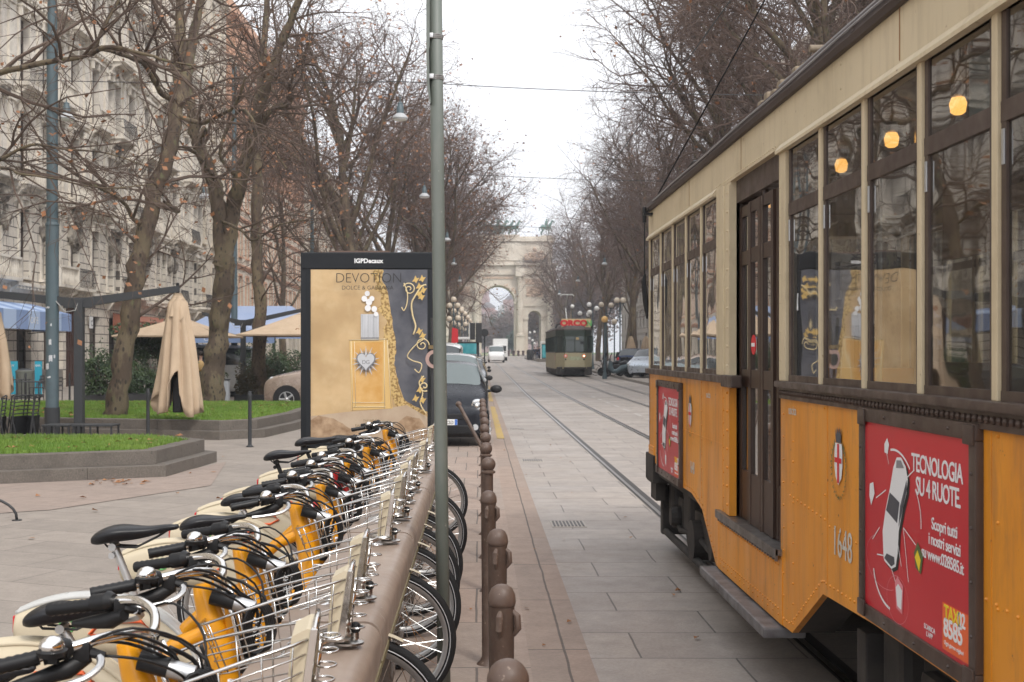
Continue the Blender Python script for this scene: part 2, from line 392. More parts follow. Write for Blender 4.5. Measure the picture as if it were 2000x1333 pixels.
INK = {k: M('ink_'+k, c, .5) for k, c in dict(white=(.8,.8,.8), black=(.02,.02,.02), red=(.65,.02,.03), yellow=(.85,.65,.03), gold=(.62,.42,.14), palegold=(.72,.58,.32),
    silver=(.52,.53,.55), dsilver=(.20,.20,.21), green=(.10,.14,.05), cream=(.75,.66,.45), orange=(.8,.14,.04), grey=(.25,.25,.26), amber=(.52,.27,.06), lamber=(.66,.44,.17), pink=(.75,.25,.28), sand=(.50,.39,.26), bluep=(.05,.15,.5), slate=(.075,.078,.092), dgold=(.20,.14,.06), lgreen=(.15,.5,.15)).items()}
def text(s, name, mat, parent, origin, size, ux=(1,0,0), uz=(0,0,1), align='LEFT', extr=.001, sx=1.0, spacing=1.0, bold=0.0):
    "flat lettering: ux = reading direction, uz = up; world-space origin of the base line"
    cu = bpy.data.curves.new(name, 'FONT'); cu.body = s; cu.size = size; cu.align_x = align; cu.extrude = extr; cu.space_character = spacing; cu.offset = bold
    cu.resolution_u = 3
    tmp = bpy.data.objects.new(name, cu); COL.objects.link(tmp)
    bpy.context.view_layer.update()
    me = bpy.data.meshes.new_from_object(tmp.evaluated_get(bpy.context.evaluated_depsgraph_get()))
    bpy.data.objects.remove(tmp); me.name = name
    ux = Vector(ux); uz = Vector(uz); un = ux.cross(uz); o_ = Vector(origin)
    p = parent
    while p is not None: o_ = o_ - p.location; p = p.parent
    for v in me.vertices:
        c = v.co.copy(); v.co = o_ + ux*c.x*sx + uz*c.y + un*c.z
    me.materials.clear(); me.materials.append(mat)
    o = bpy.data.objects.new(name, me); COL.objects.link(o); o.parent = parent; return o
def wall_openings(mb, axis, pos, u0, u1, z0, z1, holes, reveal, side=1):
    """sheet wall in plane axis=pos with rectangular holes (u0,u1,z0,z1) and reveals going inwards (side*reveal)"""
    us = sorted({u0, u1, *[h[0] for h in holes], *[h[1] for h in holes]}); zs = sorted({z0, z1, *[h[2] for h in holes], *[h[3] for h in holes]})
    us = [u for u in us if u0 <= u <= u1]; zs = [z for z in zs if z0 <= z <= z1]
    def P(u, z, d=0): return (pos + d, u, z) if axis == 'x' else (u, pos + d, z)
    for i in range(len(us)-1):
        run = None
        for j in range(len(zs)-1):
            cu, cz = (us[i]+us[i+1])/2, (zs[j]+zs[j+1])/2
            solid = not any(h[0] < cu < h[1] and h[2] < cz < h[3] for h in holes)
            if solid:
                if run is None: run = zs[j]
            if run is not None and (not solid or j == len(zs)-2):
                top = zs[j+1] if solid else zs[j]
                mb.add([P(us[i],run),P(us[i+1],run),P(us[i+1],top),P(us[i],top)], [(0,1,2,3)]); run = None
    d = side*reveal
    for a, b, c, e in holes:
        mb.add([P(a,c),P(b,c),P(b,e),P(a,e),P(a,c,d),P(b,c,d),P(b,e,d),P(a,e,d)], [(0,4,5,1),(1,5,6,2),(2,6,7,3),(3,7,4,0)])

# ================================================================ SETTING
def sheet(name, x0, x1, y0, y1, lift, mat, label=None):
    ys = [y for y in (y0, 50, 270, y1) if y0 <= y <= y1]; ys = sorted(set(ys))
    mb = MB()
    for a, b in zip(ys, ys[1:]): mb.add([(x0,a,gz(a)+lift),(x1,a,gz(a)+lift),(x1,b,gz(b)+lift),(x0,b,gz(b)+lift)], [(0,1,2,3)])
    return struct(mb.build(name, mat, fix=False))
sheet('ground', -900, 900, -60, 3000, 0, MT['ground'])
sheet('road', .62, 8.3, -40, 240, .004, MT['road'])
sheet('pavement', -.9, .28, -40, 60, .008, MT['strip'])
sheet('pavement', .28, .62, -40, 240, .008, MT['kerbflat'])
sheet('parking_lane', -2.6, .28, 60, 240, .006, MT['roadfar'])
mb = MB()
pk = [(-9,14.0),(-6.2,12.2),(-4.6,13.2),(-3.4,15.6),(-3.9,19.0),(-4.3,17.1),(-9,15)]
mb.add([(x,y,.006) for x,y in pk], [tuple(range(len(pk)))])
struct(mb.build('pavement', MT['pink'], fix=False))
# rails: a dark groove with a polished head beside it
for cx in (2.65, 6.02):
    for s in (-.72, .72):
        x = cx + s; mb = MB()
        for a, b in ((-40,50),(50,240)):
            for x0, x1, l, mi in ((x-.075,x+.06,.009,0),(x-.055,x-.015,.013,1)):
                mb.mi = mi
                mb.add([(x0,a,gz(a)+l),(x1,a,gz(a)+l),(x1,b,gz(b)+l),(x0,b,gz(b)+l)], [(0,1,2,3)])
        struct(mb.build('tram_rail', [MT['iron'], MT['steel']], fix=False))
# lane dashes between the tracks
mb = MB()
for k in range(26):
    y = 17 + k*2.6
    if y > 48: break
    mb.add([(4.25,y,.010),(4.36,y,.010),(4.36,y+1.2,.010),(4.25,y+1.2,.010)], [(0,1,2,3)])
struct(mb.build('road_marking', M('worn_white', (.55,.53,.5), .8, col2=(.33,.30,.28), nscale=8, mode='world'), fix=False))
# yellow kerb paint by the parking bay
mb = MB()
for a, b in ((24,38),(42,60)):
    mb.add([(.36,a,.014),(.50,a,.014),(.50,b,.014+gz(b)),(.36,b,.014+gz(b))], [(0,1,2,3)])
struct(mb.build('road_marking', M('worn_yellow', (.45,.30,.06), .8, col2=(.36,.28,.2), nscale=5, mode='world'), fix=False))
# dark slabs and patched joints in the paving near the tram
mb = MB()
for (x,y,dx,dy) in ((1.32,5.05,.75,.016),(1.32,4.4,.014,.65),(1.5,13.4,.6,.016)):
    mb.add([(x,y,.0085),(x+dx,y,.0085),(x+dx,y+dy,.0085),(x,y+dy,.0085)], [(0,1,2,3)])
struct(mb.build('road_joint', M('joint_dark', (.05,.042,.036), .9), fix=False))
# right-hand raised pavement
mb = MB()
for a, b in ((20,50),(50,270)):
    for x0, x1 in ((8.45, 60.0),):
        mb.add([(x0,a,gz(a)+.12),(x1,a,gz(a)+.12),(x1,b,gz(b)+.12),(x0,b,gz(b)+.12)], [(0,1,2,3)])
struct(mb.build('pavement', MT['ground'], fix=False))
mb = MB()
for a, b in ((20,50),(50,270)):
    mb.add([(8.3,a,gz(a)),(8.3,a,gz(a)+.14),(8.45,a,gz(a)+.14),(8.45,a,gz(a)+.1),(8.3,b,gz(b)),(8.3,b,gz(b)+.14),(8.45,b,gz(b)+.14),(8.45,b,gz(b)+.1)], [(0,1,5,4),(1,2,6,5),(2,3,7,6),(0,3,2,1)])
struct(mb.build('kerb', MT['kerb']))
# traffic island by the far tram stop
mb = MB(); y0, y1 = 150, 185
mb.prism([(7.2,150),(8.3,148),(8.3,190),(6.9,186)], 'z', gz(150), gz(185)+.2); struct(mb.build('kerb', MT['kerb']))
# park lawn round the arch
mb = MB()
mb.add([(-60,245,gz(245)+.03),(60,245,gz(245)+.03),(60,270,gz(270)+.03),(-60,270,gz(270)+.03)], [(0,1,2,3)])
mb.add([(-300,270,gz(270)+.03),(300,270,gz(270)+.03),(300,900,gz(270)+.03),(-300,900,gz(270)+.03)], [(0,1,2,3)])
struct(mb.build('park_lawn', MT['turf'], fix=False))

# drains in the gutter
def drain(x, y, n, label):
    mb = MB(); mb.box((x-.17, y-.22, .0), (x+.17, y+.22, .010))
    r = empty('drain_grate', (x, y, 0), label, 'drain', 'drain grates along the kerb line')
    mb.build('surround', M('drain_stone', (.40,.36,.32), .7), r)
    b = MB()
    for k in range(9): b.box((x-.15+k*.035, y-.18, .010), (x-.15+k*.035+.018, y+.18, .014))
    b.build('slot', MT['iron'], r)
drain(.88, 12.1, 0, 'striped cast drain grate nearest the camera at the road edge')
drain(.84, 19.2, 1, 'drain grate second along the kerb line past the tram tail')
drain(.84, 27.0, 2, 'small far drain grate in the gutter beside the parked dark car')

# raised lawns
def lawn(name, poly, h1, h2, grass_seed, ntuft, label, gl):
    "two-step granite kerb ring around a turf bed; poly counter-clockwise"
    root = empty('planter_kerb', (poly[0][0], poly[0][1], 0), label, 'planter', 'raised lawns edged with granite')
    c = Vector((sum(p[0] for p in poly)/len(poly), sum(p[1] for p in poly)/len(poly)))
    def inset(d):
        out = []; n = len(poly)
        for i in range(n):
            p0, p1, p2 = Vector(poly[i-1]), Vector(poly[i]), Vector(poly[(i+1)%n])
            e1 = (p1-p0).normalized(); e2 = (p2-p1).normalized(); n1 = Vector((-e1.y,e1.x)); n2 = Vector((-e2.y,e2.x))
            b = (n1+n2).normalized(); out.append(tuple(p1 + b*d/max(.3,b.dot(n1))))
        return out
    P0, P1, P2 = inset(0), inset(.17), inset(.40)
    for (A, B, z0, z1) in ((P0, P2, 0, h1), (P1, P2, h1, h2)):
        mb = MB(); n = len(A)
        for i in range(n):
            j = (i+1)%n
            L = (Vector(A[j])-Vector(A[i])).length; k = max(1, round(L/1.35))
            for q in range(k):
                t0 = q/k + (.0028/L if q else 0); t1 = (q+1)/k - (.0028/L if q < k-1 else 0)
                l = lambda U, W, t: (U[0]+(W[0]-U[0])*t, U[1]+(W[1]-U[1])*t)
                a0, a1, b1, b0 = l(A[i],A[j],t0), l(A[i],A[j],t1), l(B[i],B[j],t1), l(B[i],B[j],t0)
                c_ = .008
                dz = rnd.uniform(-.003,.003)
                vs = [(*a0,z0),(*a1,z0),(*b1,z0),(*b0,z0),(*a0,z1+dz-c_),(*a1,z1+dz-c_)]
                e = [(a0[0]+(b0[0]-a0[0])*.05, a0[1]+(b0[1]-a0[1])*.05), (a1[0]+(b1[0]-a1[0])*.05, a1[1]+(b1[1]-a1[1])*.05)]
                vs += [(*e[0],z1+dz),(*e[1],z1+dz),(*b1,z1+dz),(*b0,z1+dz)]
                mb.add(vs, [(0,1,5,4),(4,5,7,6),(6,7,8,9),(1,2,8,7,5),(0,4,6,9,3),(2,3,9,8)])
        mb.build('lower_step' if z0 == 0 else 'upper_step', MT['granite'], root)
    mb = MB(); mb.add([(x,y,h2-.03) for x,y in P2], [tuple(range(len(P2)))])
    struct(mb.build(gl, MT['turf'], fix=False))
    # blades
    r = random.Random(grass_seed); mb = MB(); xs = [p[0] for p in P2]; ys = [p[1] for p in P2]
    def inside(x, y):
        k = False; n = len(P2)
        for i in range(n):
            (xa,ya),(xb,yb) = P2[i], P2[i-1]
            if (ya > y) != (yb > y) and x < (xb-xa)*(y-ya)/(yb-ya)+xa: k = not k
        return k
    cnt = 0
    while cnt < ntuft:
        x, y = r.uniform(max(min(xs),-13), max(xs)), r.uniform(min(ys), max(ys))
        if not inside(x, y): continue
        cnt += 1
        for q in range(5):
            a = r.uniform(0, 6.28); hh = r.uniform(.03,.085); ww = r.uniform(.005,.009)*(1+y/25); px, py = x+r.uniform(-.05,.05), y+r.uniform(-.05,.05)
            dx, dy = math.cos(a)*ww, math.sin(a)*ww; lx, ly = r.uniform(-.03,.03), r.uniform(-.03,.03)
            mb.add([(px-dx,py-dy,h2-.035),(px+dx,py+dy,h2-.035),(px+lx,py+ly,h2-.03+hh)], [(0,1,2)])
    tag(mb.build('grass', MT['grass'], fix=False), kind='stuff')
lawn('a', [(-13,14.6),(-6.1,15.8),(-4.25,16.7),(-4.05,19.0),(-5.0,20.0),(-13,20.6)], .17, .36, 3, 17000, 'two-step brown granite edging round the nearer raised lawn', 'lawn')
lawn('b', [(-14,25.2),(-9,24.9),(-5.0,23.7),(-4.25,24.4),(-3.95,27.0),(-3.9,33.5),(-14,34)], .17, .36, 4, 20000, 'two-step granite edging of the farther raised lawn round the plane trees', 'lawn')
# fallen leaves
def leaf(mb, r, x, y, z, s):
    a = r.uniform(0,6.28); c, d = math.cos(a)*s, math.sin(a)*s
    mb.add([(x-c,y-d,z+r.uniform(0,.3)*s),(x+d*.7,y-c*.7,z+r.uniform(0,.8)*s),(x+c,y+d,z+r.uniform(0,.3)*s),(x-d*.7,y+c*.7,z+r.uniform(0,.8)*s)], [(0,1,2),(0,2,3)])
r = random.Random(5); mb = MB()
for k in range(90): leaf(mb, r, r.uniform(-11,-4.6), r.uniform(16.8,19.5), .37, r.uniform(.03,.06))
for k in range(240): leaf(mb, r, r.uniform(-12,-4.6), r.uniform(25,33), .37, r.uniform(.03,.07))
for k in range(60): leaf(mb, r, r.uniform(-8,-1.6), r.uniform(8,24), .012, r.uniform(.025,.05))
for k in range(40): leaf(mb, r, r.uniform(-.1,1.5), r.uniform(5,28), .014, r.uniform(.012,.028))
for k in range(30): leaf(mb, r, r.uniform(-5,-4.3), r.uniform(15.6,16.3), .012, r.uniform(.03,.05))
tag(mb.build('fallen_leaves', M('fallen_leaf', (.36,.17,.07), .8, col2=(.22,.10,.045), nscale=3, mode='world'), fix=False), 'dry brown leaves scattered over lawns and paving', 'leaves', kind='stuff')
# ================================================================ ORANGE TRAM
TX = 1.48; TXR = 3.82; YT = 10.66; YN = -3.1          # near side, far side, tail, nose
ZS, ZR, ZT, ZG = 1.56, 2.38, 2.70, 2.935                # sill, transom, window head, gutter
tram = empty('tram', (2.65, 4.0, 0), 'old orange and cream tram on the right with red taxi adverts and number 1648', 'tram')
def rivets(mb, pts, r=.007, x=TX, h=.006):
    for (y, z) in pts:
        mb.lathe([(r, -h*2), (r*.95, -h*.3), (r*.55, -h*.0+h*.1)][::-1] if False else [(r, h), (r*.95, 0), (r*.5, -h)], (x, y, z), 6, 'x')
def line(p, q, d):
    L = math.dist(p, q); n = max(1, int(L/d)); return [(p[0]+(q[0]-p[0])*i/n, p[1]+(q[1]-p[1])*i/n) for i in range(n+1)]
# lower skirt outline in (y, z), going from the tail to the nose, bottom edge
DR0, DR1 = 6.02, 7.20     # doorway
skirt = [(YT, .80), (9.6,.715), (8.55,.72), (8.15,.66), (7.66,.37)]
front = [(5.98,.37),(5.80,.375),(5.28,.66),(4.6,.68),(.9,.68),(.9,.30),(-.4,.30),(-.5,.68),(YN,.74)]
# rear orange panel (tail to the doorway)
mb = MB()
poly = [(YT, ZS-.04)] + skirt + [(DR1+.02,.37), (DR1+.02, ZS-.04)]
mb.prism(poly, 'x', TX, TX+.03)
bt = lambda y: 0
rv = line((YT-.05,.84),(9.6,.745),.07)+line((9.55,.745),(8.55,.75),.07)+line((8.5,.75),(8.12,.69),.05)+line((8.12,.69),(7.66,.42),.05)
rv += line((YT-.4,1.15),(8.5,1.14),.10)+line((8.15,1.50),(8.15,.74),.09)+line((7.42,1.5),(7.42,.45),.075)
rivets(mb, rv)
for y in (8.98, 8.17, 7.45): mb.box((TX-.002, y-.006, .72 if y>8 else .42), (TX, y+.006, ZS-.04))
mb.box((TX-.002, 7.45, 1.135),(TX,10.6,1.142))
mb.build('side_panel', T_['orange'], tram, smooth=True)
# below the doorway
mb = MB(); mb.prism([(7.56,.37),(7.56,.70),(DR0-.04,.70),(DR0-.04,.37)][::-1], 'x', TX-.004, TX+.03)
rivets(mb, line((7.5,.655),(6.05,.655),.05)+line((7.5,.44),(6.05,.44),.055)+line((7.5,.41),(6.05,.41),.11), x=TX-.004)
for y in (7.555,): mb.box((TX-.006,y-.006,.37),(TX-.004,y+.006,.70))
mb.build('door_apron', T_['orange'], tram, smooth=True)
mb = MB(); mb.box((TX-.03, DR0-.02, .705), (TX+.15, DR1+.33, .735)); mb.box((TX-.032, DR0-.02, .69), (TX-.02, DR1+.33, .737))
for k in range(26): mb.box((TX-.024, DR0+.01+k*.058, .672),(TX-.012, DR0+.03+k*.058,.69))
mb.build('door_sill', M('worn_steel', (.25,.24,.235), .4, .8, col2=(.12,.11,.1), nscale=12), tram)
mb = MB(); mb.cbox((TX-.09, 6.0, .30), (TX+.12, 7.75, .355), .012); mb.build('step_board', M('step_grey', (.20,.195,.20), .55, .3, col2=(.1,.09,.09), nscale=9), tram)
# front orange panel
mb = MB()
poly = [(DR0, ZS-.06), (DR0,.37)] + front + [(YN, ZS-.06)]
mb.prism(poly, 'x', TX, TX+.03)
rv = line((5.96,1.40),(5.96,.41),.035*3)+line((5.78,1.28),(5.78,.42),.095)
rv += line((5.80,.425),(5.30,.71),.045)+line((5.28,.715),(.95,.73),.055)+line((5.83,1.02),(5.25,.985),.06)+line((5.18,.965),(4.74,.95),.07)
rv += line((5.25,1.46),(5.25,.72),.3)+line((4.76,1.5),(4.76,.72),.105)+line((3.62,1.46),(3.62,.72),.12)+line((3.5,1.46),(3.5,.72),.24)+line((3.58,.98),(3.3,.97),.07)+line((3.3,1.2),(.95,1.2),.10)+line((5.95,.41),(5.85,.41),.04)
rivets(mb, rv, .0075)
for y in (5.22, 3.55, 2.2): mb.box((TX-.002, y-.005,.69),(TX,y+.005,ZS-.06))
mb.build('side_panel', T_['orange'], tram, smooth=True)
# cut-out soffit where the skirt rises over the bogie
mb = MB(); mb.prism([(5.80,.375),(5.28,.66),(5.28,.70),(5.84,.40)], 'x', TX+.03, TX+.20); mb.build('skirt_soffit', T_['under'], tram); mb = MB(); mb.prism([(8.15,.66),(7.66,.37),(7.66,.42),(8.12,.70)], 'x', TX+.03, TX+.20)
mb.build('skirt_soffit', T_['under'], tram)
# belt rails
mb = MB(); mb.cbox((TX-.035, 7.28, ZS-.045), (TX+.02, YT+.02, ZS), .008); mb.cbox((TX-.045, 7.0, ZS-.065),(TX+.02,7.30,ZS+.005),.01)
mb.build('belt_rail', T_['brown'], tram)
mb = MB(); mb.cbox((TX-.040, YN, ZS-.03), (TX+.02, DR0-.02, ZS), .006); mb.box((TX-.014, YN, ZS-.085),(TX+.0,DR0-.02,ZS-.03))
for k in range(int((DR0-YN)/.042)): mb.sphere((TX-.016, DR0-.05-k*.042, ZS-.055), .013, 6, 4)
mb.build('belt_rail', T_['brown'], tram, smooth=True)
# letterboard and drip mouldings
mb = MB(); mb.box((TX-.006, YN, ZT), (TX+.03, YT, ZG))
rivets(mb, line((7.6,ZT+.02),(6.1,ZT+.02),.045), .006, TX-.006)
for y in (5.0,3.6,2.2): rivets(mb, [(y,ZT+.07),(y,ZT+.17)], .006, TX-.006)
mb.build('letterboard', T_['cream'], tram)
RUST = M('rust_line', (.30,.17,.08), .8)
for y in (8.6, 6.9, 4.3, 1.9): mb = MB(); mb.box((TX-.0085, y-.003, ZT+.02),(TX-.006, y+.003, ZG-.01)); mb.build('letterboard_seam', RUST, tram)
for a, b in ((7.62, YT), (YN, 6.02)):
    mb = MB(); mb.prism([(TX-.030, ZT-.02),(TX-.006, ZT+.012),(TX-.006,ZT-.02)], 'y', a, b); mb.prism([(TX-.030,ZT-.035),(TX-.030,ZT-.02),(TX+.01,ZT-.02),(TX+.01,ZT-.035)], 'y', a, b)
    mb.build('drip_moulding', T_['cream'], tram)
# roof
mb = MB()
prof = [(TX-.03,ZG-.03),(TX-.045,ZG-.01),(TX-.038,ZG+.035),(TX+.10,ZG+.075),(TX+.5,ZG+.12),(2.65,ZG+.15),(TXR-.5,ZG+.12),(TXR-.10,ZG+.075),(TXR+.038,ZG+.035),(TXR+.03,ZG-.03)]
mb.prism(prof, 'y', YN-.1, YT+.05)
prof2 = [(TX+.02,ZG+.03),(TX+.03,ZG+.105),(TX+.18,ZG+.175),(TX+.55,ZG+.24),(2.65,ZG+.27),(TXR-.55,ZG+.24),(TXR-.18,ZG+.175),(TXR-.02,ZG+.105),(TXR-.02,ZG+.03)]
mb.prism(prof2, 'y', YN+.3, 6.15)
for k in range(9): mb.box((TX-.047, -2.8+k*1.5, ZG-.005), (TX-.040, -2.76+k*1.5, ZG+.03))
mb.build('roof', T_['roof'], tram, smooth=True)
mb = MB(); mb.tube([(TX-.050,y,ZG+.012+.004*math.sin(y*3)) for y in [YN+k*.4 for k in range(34)]], .0055, 6); mb.tube([(TX+.015,YN,ZG+.085),(TX+.015,6.1,ZG+.085)], .008, 6)
mb.build('roof_cable', M('cable_grey', (.30,.29,.30), .5), tram)
mb = MB()   # resistor box on the roof
for k in range(7): mb.cbox((1.78, 6.75+k*.17, ZG+.17), (2.3, 6.84+k*.17, ZG+.36+.02*(k%2)), .015)
mb.cbox((1.75, 6.6, ZG+.09), (2.35, 8.0, ZG+.17), .02); mb.cyl((1.75,6.5,ZG+.37),(2.3,6.5,ZG+.37),.02); mb.cyl((2.0,6.5,ZG+.1),(2.0,6.5,ZG+.37),.02)
mb.build('resistor_box', M('resistor_tan', (.28,.22,.15), .7, col2=(.18,.14,.10), nscale=9), tram)
for a_, b_, r_ in (((1.75,3.55,ZG+.15),(1.75,3.55,ZG+.62),.055),((1.9,5.5,ZG+.15),(1.9,5.5,ZG+.42),.045)): mb = MB(); mb.cyl(a_,b_,r_,n=12); mb.cyl((a_[0],a_[1],b_[2]-.04),b_,r_*1.25,n=12); mb.build('roof_vent', T_['brown'], tram)
mb = MB(); mb.tube([(1.95,8.05,ZG+.22),(1.85,8.5,ZG+.34),(1.8,8.9,ZG+.30),(1.75,9.15,ZG+.2)], .012, 6); mb.tube([(1.7,9.2,ZG+.2),(1.68,9.6,ZG+.25),(1.62,9.9,ZG+.15)],.012,6)
mb.build('roof_hose', MT['black'], tram)
# pantograph rope and its reel on the tail
mb = MB(); mb.tube([(2.65,7.5,5.3),(2.1,8.9,4.3),(TX+.02,10.4,3.0),(TX-.07,10.45,2.86)], .006, 5); mb.tube([(TX-.07,10.45,2.9),(TX-.07,10.45,2.35)],.006,5)
mb.cyl((TX-.07,10.45,2.93),(TX-.07,10.45,2.80),.018,n=8); mb.box((TX-.085,10.40,2.86),(TX,10.50,2.88)); mb.tube([(TX-.07,10.42,2.36),(TX-.085,10.40,2.30),(TX-.07,10.38,2.12),(TX-.06,10.36,1.98)],[.01,.02,.024,.008],6)
mb.build('trolley_rope', MT['black'], tram)
mb = MB()   # pantograph
mb.tube([(2.25,5.9,ZG+.3),(2.3,7.4,4.3),(2.35,5.9,5.35)],.02,6); mb.tube([(3.05,5.9,ZG+.3),(3.0,7.4,4.3),(2.95,5.9,5.35)],.02,6); mb.tube([(1.95,5.9,5.3),(2.1,5.9,5.4),(3.2,5.9,5.4),(3.35,5.9,5.3)],.02,6)
mb.build('pantograph', MT['dark'], tram)

# windows: posts and sashes
rear_posts = [10.62, 9.98, 9.36, 8.76, 8.16, 7.60]
front_posts = [5.90, 5.31, 4.71, 4.11, 3.51, 2.91, 2.31, 1.71, 1.11, .51, -.09]
def window(y0, y1, z0=ZS, shade=False, slot=True, x=TX):
    "y0 far edge, y1 near edge; upper and lower dark sashes with panes"
    f = MB(); t = .032; xs = x+.001
    f.box((xs, y1, ZT-.035), (xs+.012, y0, ZT)); f.box((xs, y1, ZR-.03), (xs+.014, y0, ZR+.03)); f.box((xs,y1,z0),(xs+.014,y0,z0+.03))
    for y in (y1, y0-t): f.box((xs+.002, y, z0+.03),(xs+.013,y+t,ZR-.03)); f.box((xs+.002, y, ZR+.03),(xs+.013,y+t,ZT-.035))
    w = f.build('window', T_['brown'], tram)
    g = MB()
    g.add([(xs+.010,y1+t,z0+.03),(xs+.010,y0-t,z0+.03),(xs+.010,y0-t,ZR-.03),(xs+.010,y1+t,ZR-.03)],[(0,1,2,3)])
    g.add([(xs+.008,y1+t,ZR+.03),(xs+.008,y0-t,ZR+.03),(xs+.008,y0-t,ZT-.035),(xs+.008,y1+t,ZT-.035)],[(0,1,2,3)])
    g.build('pane', T_['glass'], w, fix=False)
    if slot:
        c = MB(); c.box((xs-.004, y0-.026, ZR-.15),(xs+.001,y0-.012,ZR-.05)); c.build('catch', MT['alu'], w)
    if shade:
        b = MB(); zb = 2.02; b.box((xs+.05,y1+.03,zb),(xs+.06,y0-.03,ZR-.02)); b.box((xs+.048,y1+.03,zb-.02),(xs+.066,y0-.03,zb+.01)); b.build('half_drop_sash', T_['seatw'], w)
for i, (a, b) in enumerate(zip(rear_posts, rear_posts[1:])): window(a-.022, b+.022)
for i, (a, b) in enumerate(zip(front_posts, front_posts[1:])): window(a-.024, b+.024, shade=(i in (3,)))
for k, y in enumerate(rear_posts[:-1]+front_posts[1:]):
    mb = MB(); mb.cbox((TX-.008, y-.020, ZS), (TX+.012, y+.020, ZT-.02), .003); mb.build('window_post', T_['cream'], tram)
# broad posts beside the doorway
mb = MB(); mb.cbox((TX-.012, 7.38, ZS), (TX+.05, 7.60, ZT+.0), .006); rivets(mb, line((7.57,2.1),(7.57,1.7),.1), .005, TX-.012); mb.build('door_post', T_['cream'], tram)
mb = MB(); mb.box((TX-.004, 7.20, .74),(TX+.05,7.38,1.50)); mb.box((TX-.012,7.20,.74),(TX-.004,7.30,1.50)); rivets(mb, line((7.25,.80),(7.25,1.46),.10), .011, TX-.012, .009); mb.build('door_post', T_['orange'], tram, smooth=True)
mb = MB(); mb.box((TX-.004, 7.20, ZS+.005),(TX+.05,7.38,ZT)); mb.box((TX-.012,7.20,ZS+.005),(TX-.004,7.30,ZT-.02)); rivets(mb, line((7.25,ZS+.06),(7.25,ZT-.06),.105), .011, TX-.012, .009); mb.build('door_post', T_['cream'], tram, smooth=True)
mb = MB(); mb.cbox((TX-.010, 5.90, ZS), (TX+.05, 6.02, ZT+.0), .005); rivets(mb, line((5.99,ZS+.1),(5.99,2.5),.12), .005, TX-.010); mb.build('door_post', T_['cream'], tram)
# folding doors, set back a little
xd = TX+.035
mb = MB(); mb.box((TX+.02,DR0-.04,.735),(TX+.16,DR0,ZT)); mb.box((TX+.03,DR1,.735),(TX+.16,DR1+.05,ZT)); mb.box((TX+.03,DR0,ZT-.13),(TX+.10,DR1,ZT)); mb.tube([(TX+.05,DR1-.06,ZT-.12),(TX+.05,DR0+.06,ZT-.12)],.012,6)
mb.build('door_frame', T_['brown'], tram)
for i in range(4):
    a = DR0+.01 + i*.295; b = a+.285; x = xd + (.0 if i in (1,2) else .012)
    mb = MB(); e = .055
    zc = [.74, 1.02, 1.50, 1.60, 2.20, 2.30, ZT-.16]   # kick panel, lower pane, rail, pane, rail, top pane
    mb.box((x,a,.74),(x+.03,a+e,ZT-.16)); mb.box((x,b-e,.74),(x+.03,b,ZT-.16))
    for z0, z1 in ((.74,1.02),(1.50,1.60),(2.20,2.28),(ZT-.22,ZT-.16)): mb.box((x+.003,a+e,z0),(x+.027,b-e,z1))
    d = mb.build('door_leaf', T_['wood'], tram)
    g = MB()
    for z0, z1 in ((1.02,1.50),(1.60,2.20),(2.28,ZT-.22)): g.add([(x+.014,a+e,z0),(x+.014,b-e,z0),(x+.014,b-e,z1),(x+.014,a+e,z1)],[(0,1,2,3)])
    g.build('pane', T_['glass'], d, fix=False)
    if i in (0, 2):
        s = MB(); s.lathe([(.055,0),(.055,.004)], (x-.004,(a+b)/2,1.74), 20, 'x'); s.build('warning_sign', INK['red'], d)
        s = MB(); s.box((x-.008,(a+b)/2-.035,1.73),(x-.004,(a+b)/2+.035,1.75)); s.build('warning_bar', INK['white'], d)
mb = MB(); mb.cyl((TX+.06,6.60,.735),(TX+.06,6.60,ZT-.1),.017,n=10); mb.cyl((TX+.06,6.60,.735),(TX+.06,6.60,.765),.03,n=10); mb.build('door_rail', T_['brown'], tram)

